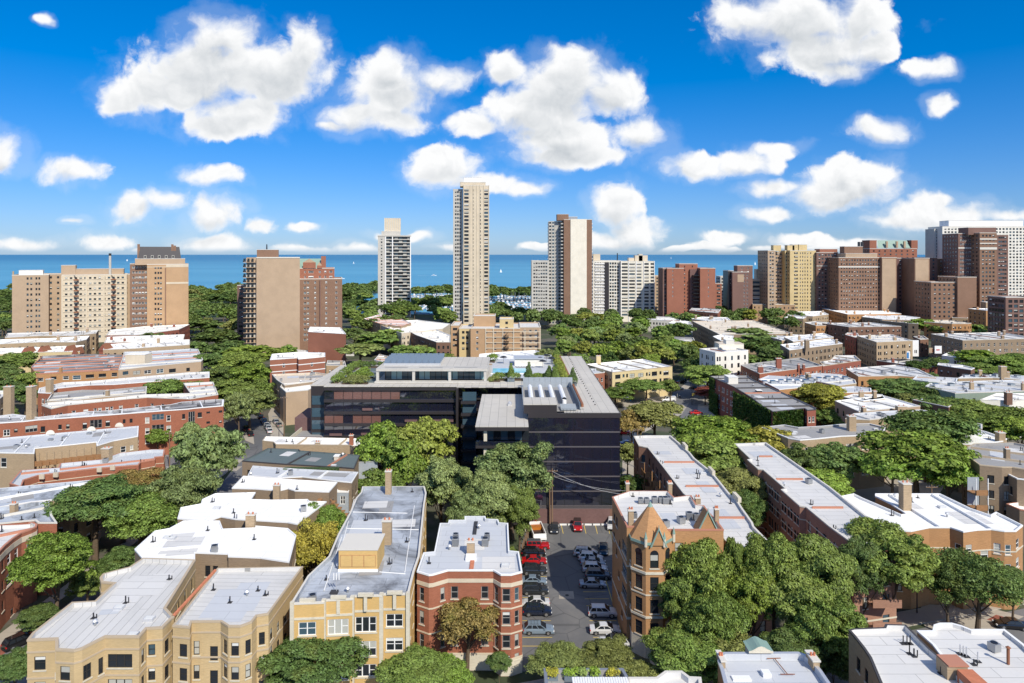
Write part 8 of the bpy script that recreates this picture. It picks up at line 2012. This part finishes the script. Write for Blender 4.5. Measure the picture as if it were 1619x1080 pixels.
def lamp(label, px, ybase, h=8, d=1):
    p = P(px, ybase, 0); t = thing('street_lamp', label, 'street lamp', (p.x, p.y, 0)); m = MB(); m.tube((0, 0, 0), (0, 0, h), .11, .07, 'metal_dark', 7); m.tube((0, 0, h), (d * 1.6, 0, h + .3), .06, .05, 'metal_dark', 5); m.build('pole', t, (0, 0, 0)); m = MB(); m.box(d * 1.3, d * 2.0, -.15, .15, h + .2, h + .35, 'metal_grey'); m.build('lamp_head', t, (0, 0, 0))
lamp('street lamp at the corner left of the white delivery van', 976, 648); lamp('street lamp by the junction with a green sign', 1094, 640, 9, -1); lamp('street lamp on the pavement beside the left street', 441, 700, 8, -1); lamp('street lamp at the foot of the long red walk-up', 277, 705, 6); lamp('street lamp between the round olive tree and the van', 985, 660, 7); lamp('street lamp in front of the white-roofed orange block', 1450, 970, 7, -1)
p = P(1094, 640, 0); t = thing('street_sign', 'green and yellow sign on the lamp post at the junction', 'sign', (p.x + .4, p.y - .3, 0)); m = MB(); m.box(-.5, .5, -.02, .02, 3.6, 4.6, 'car_sign' if 'car_sign' in MATS else 'paint_yellow'); m.build('plate', t, (0,0,0)); m = MB(); m.tube((0,.05,0),(0,.05,4.6),.04,.04,'metal_dark',5); m.build('post', t, (0,0,0))
def wire(label, a, b, sag=1.2, r=.025):
    m = MB(); a = Vector(a); b = Vector(b); n = 10; pts = [a.lerp(b, i / n) - Vector((0, 0, sag * 4 * (i/n) * (1 - i/n))) for i in range(n + 1)]
    for i in range(n): m.tube(pts[i], pts[i+1], r, r, 'metal_light', 4, False)
    tag(m.build('overhead_wire', off=tuple(a)), label, 'wire')
wire('overhead wire sagging across the black glass wing behind the car park', (A_.location.x, A_.location.y - .3, 12), (30, 146, 7.5), 1.6, .05)
wire('lower overhead wire across the black glass wing', (A_.location.x, A_.location.y - .3, 11), (30, 147, 8.2), 1.2, .04)
for i in range(4):
    a = P(1240, 722 + i * 11, 9); wire('overhead wire in front of the white-window tan flats, %s' % ('topmost', 'second', 'third', 'lowest')[i], a, (a.x + 34, a.y + 16, 9.5), 1, .04)
def person(label, px, ybase, shirt, rz=0):
    """a small standing pedestrian, one skinned body"""
    p = P(px, ybase, 0); t = thing('person', label, 'person', (p.x, p.y, .14), rz=rz)
    V = [(0,0,.92),(0,0,1.2),(0,0,1.42),(0,0,1.52),(0,0,1.66),(-.2,0,1.38),(-.28,.03,1.1),(-.26,-.06,.86),(.2,0,1.38),(.28,.03,1.1),(.26,-.06,.86),(-.1,0,.88),(-.12,-.04,.48),(-.12,.04,.06),(.1,0,.88),(.13,.08,.48),(.13,-.04,.06),(-.12,-.1,.04),(.13,-.18,.04)]
    E = [(0,1),(1,2),(2,3),(3,4),(2,5),(5,6),(6,7),(2,8),(8,9),(9,10),(0,11),(11,12),(12,13),(0,14),(14,15),(15,16),(13,17),(16,18)]
    Rr = [.15,.16,.15,.06,.11,.07,.05,.035,.07,.05,.035,.1,.07,.05,.1,.07,.05,.04,.04]
    me = bpy.data.meshes.new('body'); me.from_pydata(V, E, []); me.materials.append(MATS[shirt]); o = bpy.data.objects.new('body', me); C.objects.link(o); o.parent = t
    sk = o.modifiers.new('skin', 'SKIN'); lay = me.skin_vertices[0] if me.skin_vertices else None
    if lay is None:
        import bmesh; bm = bmesh.new(); bm.from_mesh(me); bm.verts.layers.skin.verify(); bm.to_mesh(me); bm.free(); lay = me.skin_vertices[0]
    for i, r in enumerate(Rr): lay.data[i].radius = (r, r * .8)
    lay.data[0].use_root = True; o.modifiers.new('sub', 'SUBSURF').levels = 1
person('pedestrian in dark clothes crossing near the junction', 1077, 655, 'metal_dark'); person('pedestrian in pale clothes on the pavement beyond the junction', 1071, 629, 'blind', 1)
# litter bins and a green kiosk at the corner
for i, (px, yb_, lb, mt) in enumerate([(1075, 630, 'black litter bin near the white delivery van', 'metal_dark'), (997, 635, 'pale blue newspaper box under the street trees', 'car light blue'), (957, 648, 'dark litter bin on the pavement beside the grey sheet roof', 'metal_dark')]):
    p = P(px, yb_, 0); t = thing('litter_bin', lb, 'bin', (p.x, p.y, .13)); m = MB(); m.lathe([(.28, 0), (.36, .9), (.36, 1.0)], (0, 0, 0), mt, 10); m.build('body', t, (0,0,0)); m = MB(); m.lathe([(.38, 1.0), (.2, 1.15), (.02, 1.18)], (0, 0, 0), 'metal_grey', 10); m.build('lid', t, (0,0,0))
# ================================================================== BOATS
def boat_mesh(L, W, cabin):
    m = MB(); st = [(-L/2, W*.42), (-L*.2, W*.5), (L*.15, W*.48), (L*.38, W*.25), (L/2, .04)]
    for i in range(4):
        (x0, w0), (x1, w1) = st[i], st[i+1]
        for s in (-1, 1): m.face([(x0, s*w0*.7, 0), (x1, s*w1*.7, 0), (x1, s*w1, 1.0 + .1*i), (x0, s*w0, 1.0 + .1*max(i-1,0))], 'paint_white')
        m.face([(x0, -w0, .95 + .1*max(i-1,0)), (x1, -w1, .95 + .1*i), (x1, w1, .95 + .1*i), (x0, w0, .95 + .1*max(i-1,0))], 'paint_white')
    m.face([(-L/2, -W*.42, 1.0), (-L/2, W*.42, 1.0), (-L/2, W*.3, 0), (-L/2, -W*.3, 0)], 'paint_white')
    hull = m.mesh('hull'); m = MB(); m.box(-L*.2, L*.15, -W*.3, W*.3, 1.0, 1.0 + cabin, 'coping_white'); m.box(-L*.15, L*.155, -W*.305, W*.305, 1.2, 1.2 + cabin*.5, 'glass_dark'); return hull, m.mesh('cabin')
bsail, bmotor = boat_mesh(10, 3, .5), boat_mesh(11, 3.6, 1.6)
mm = MB(); mm.tube((0, 0, 1), (0, 0, 14), .12, .07, 'metal_light', 5); mm.tube((0, 0, 2.4), (-4, 0, 2.5), .12, .12, 'car navy', 5); mast = mm.mesh('mast')
brng = random.Random(11); nb_ = 0
rowsb = [(x0, x1, y) for x0, x1 in ((560, 716), (776, 842)) for y in range(730, 985, 19)]
seen = []
for x0, x1, Y in rowsb:
    X = X_at(x0, Y)
    while X < X_at(x1, Y):
        px = CX + X * F / Y
        if (650 < px < 716 or 774 < px < 842) and brng.random() < .66:
            sail = brng.random() < .5; hull, cab = bsail if sail else bmotor; side = 'left of' if px < 745 else 'right of'
            dpt = ('nearest', 'second-nearest', 'middle', 'second-farthest', 'farthest')[min(4, int((Y - 730) / 52))] + ' docks' + (', left part,' if px < (683 if px < 745 else 797) else (', right part,' if px > (700 if px < 745 else 820) else ', centre,'))
            ph = '%s, %s %s the tallest cream tower' % ('white sailing boat with bare mast' if sail else 'white motor cruiser', dpt, side)
            t = thing('sailboat' if sail else 'motor_boat', ph, 'boat', (X, Y, .02), 'boats: ' + ph, math.radians(90 + brng.choice((0, 180)) + brng.uniform(-4, 4)))
            put(hull, 'hull', t, (0, 0, 0)); put(cab, 'cabin', t, (0, 0, 0)); nb_ += 1
            if sail: put(mast, 'mast', t, (0, 0, 0))
        X += brng.uniform(4.2, 5.6)
for y in range(739, 985, 38):
    for x0, x1 in ((640, 716), (776, 842)):
        m = MB(); m.box(X_at(x0, y), X_at(x1, y), y - 1, y + 1, .0, .5, 'wood_deck'); tag(m.build('dock', off=(X_at(x0, y), y, 0)), 'wooden dock %s of the tallest cream tower, %s' % ('left' if x0 < 700 else 'right', 'number ' and ('nearest' if y < 750 else ('farthest' if y > 950 else 'about %d rows out' % ((y - 739) // 38 + 1)))), 'dock', 'docks in the harbour')
sm = MB(); sm.face([(0, 0, 2), (-4.2, .2, 2.2), (0, .3, 14)], 'paint_white'); sm.face([(.3, 0, 1.8), (4.2, .1, 1.6), (.2, .3, 12.5)], 'paint_white'); sails = sm.mesh('sail')
for px, py, lb, sc_ in [(559, 415, 'white sailboat on the lake just right of the green-roofed brick tower', 1.0), (792, 429, 'white sailboat on the lake right of the tallest cream tower', 1.5), (1061, 406, 'far white sailboat near the horizon right of the white grid block', 1.6), (1194, 417, 'white sailboat on the lake just left of the yellow tower', 1.6), (201, 411, 'far pale sailing ship near the horizon left of the mansard tower', 2.2)]:
    D = F * (CAMH + .4) / (py + 2 - HY); D = min(D, 9000); t = thing('sailboat', lb, 'boat', (X_at(px, D), D, -.4), rz=.6); s = sc_ * max(1, D / 2600)
    for me_, nm in ((bsail[0], 'hull'), (bsail[1], 'cabin'), (mast, 'mast'), (sails, 'sail')): o = put(me_, nm, t, (0, 0, 0))
    t.scale = (min(s, 2.4) * .6,) * 3
for px, py, lb in [(686, 436, 'white speedboat with a wake on the lake left of the tallest cream tower'), (540, 441, 'white speedboat with a wake close to shore right of the green-roofed brick tower')]:
    D = F * (CAMH + .4) / (py - HY); t = thing('motor_boat', lb, 'boat', (X_at(px, D), D, -.4)); put(bmotor[0], 'hull', t, (0, 0, 0)); put(bmotor[1], 'cabin', t, (0, 0, 0)); m = MB(); m.face([(-5, -.6, .1), (-5, .6, .1), (-34, 2.5, .1), (-34, -2.5, .1)], 'paint_white'); m.build('wake', t, (0, 0, 0)); t.scale = (1.3, 1.3, 1.3)
# fences by the car park's left edge
t = thing('timber_fence', 'weathered timber fence posts at the back left of the car park', 'fence', tuple(P(828, 868, 0)))
for i in range(6): p = P(826 + i * 2.2, 876 - i * 6, 0); m = MB(); m.box(-.12, .12, -.12, .12, 0, 2.2, 'wood_pole', 0, (p.x, p.y)); m.build('post', t)
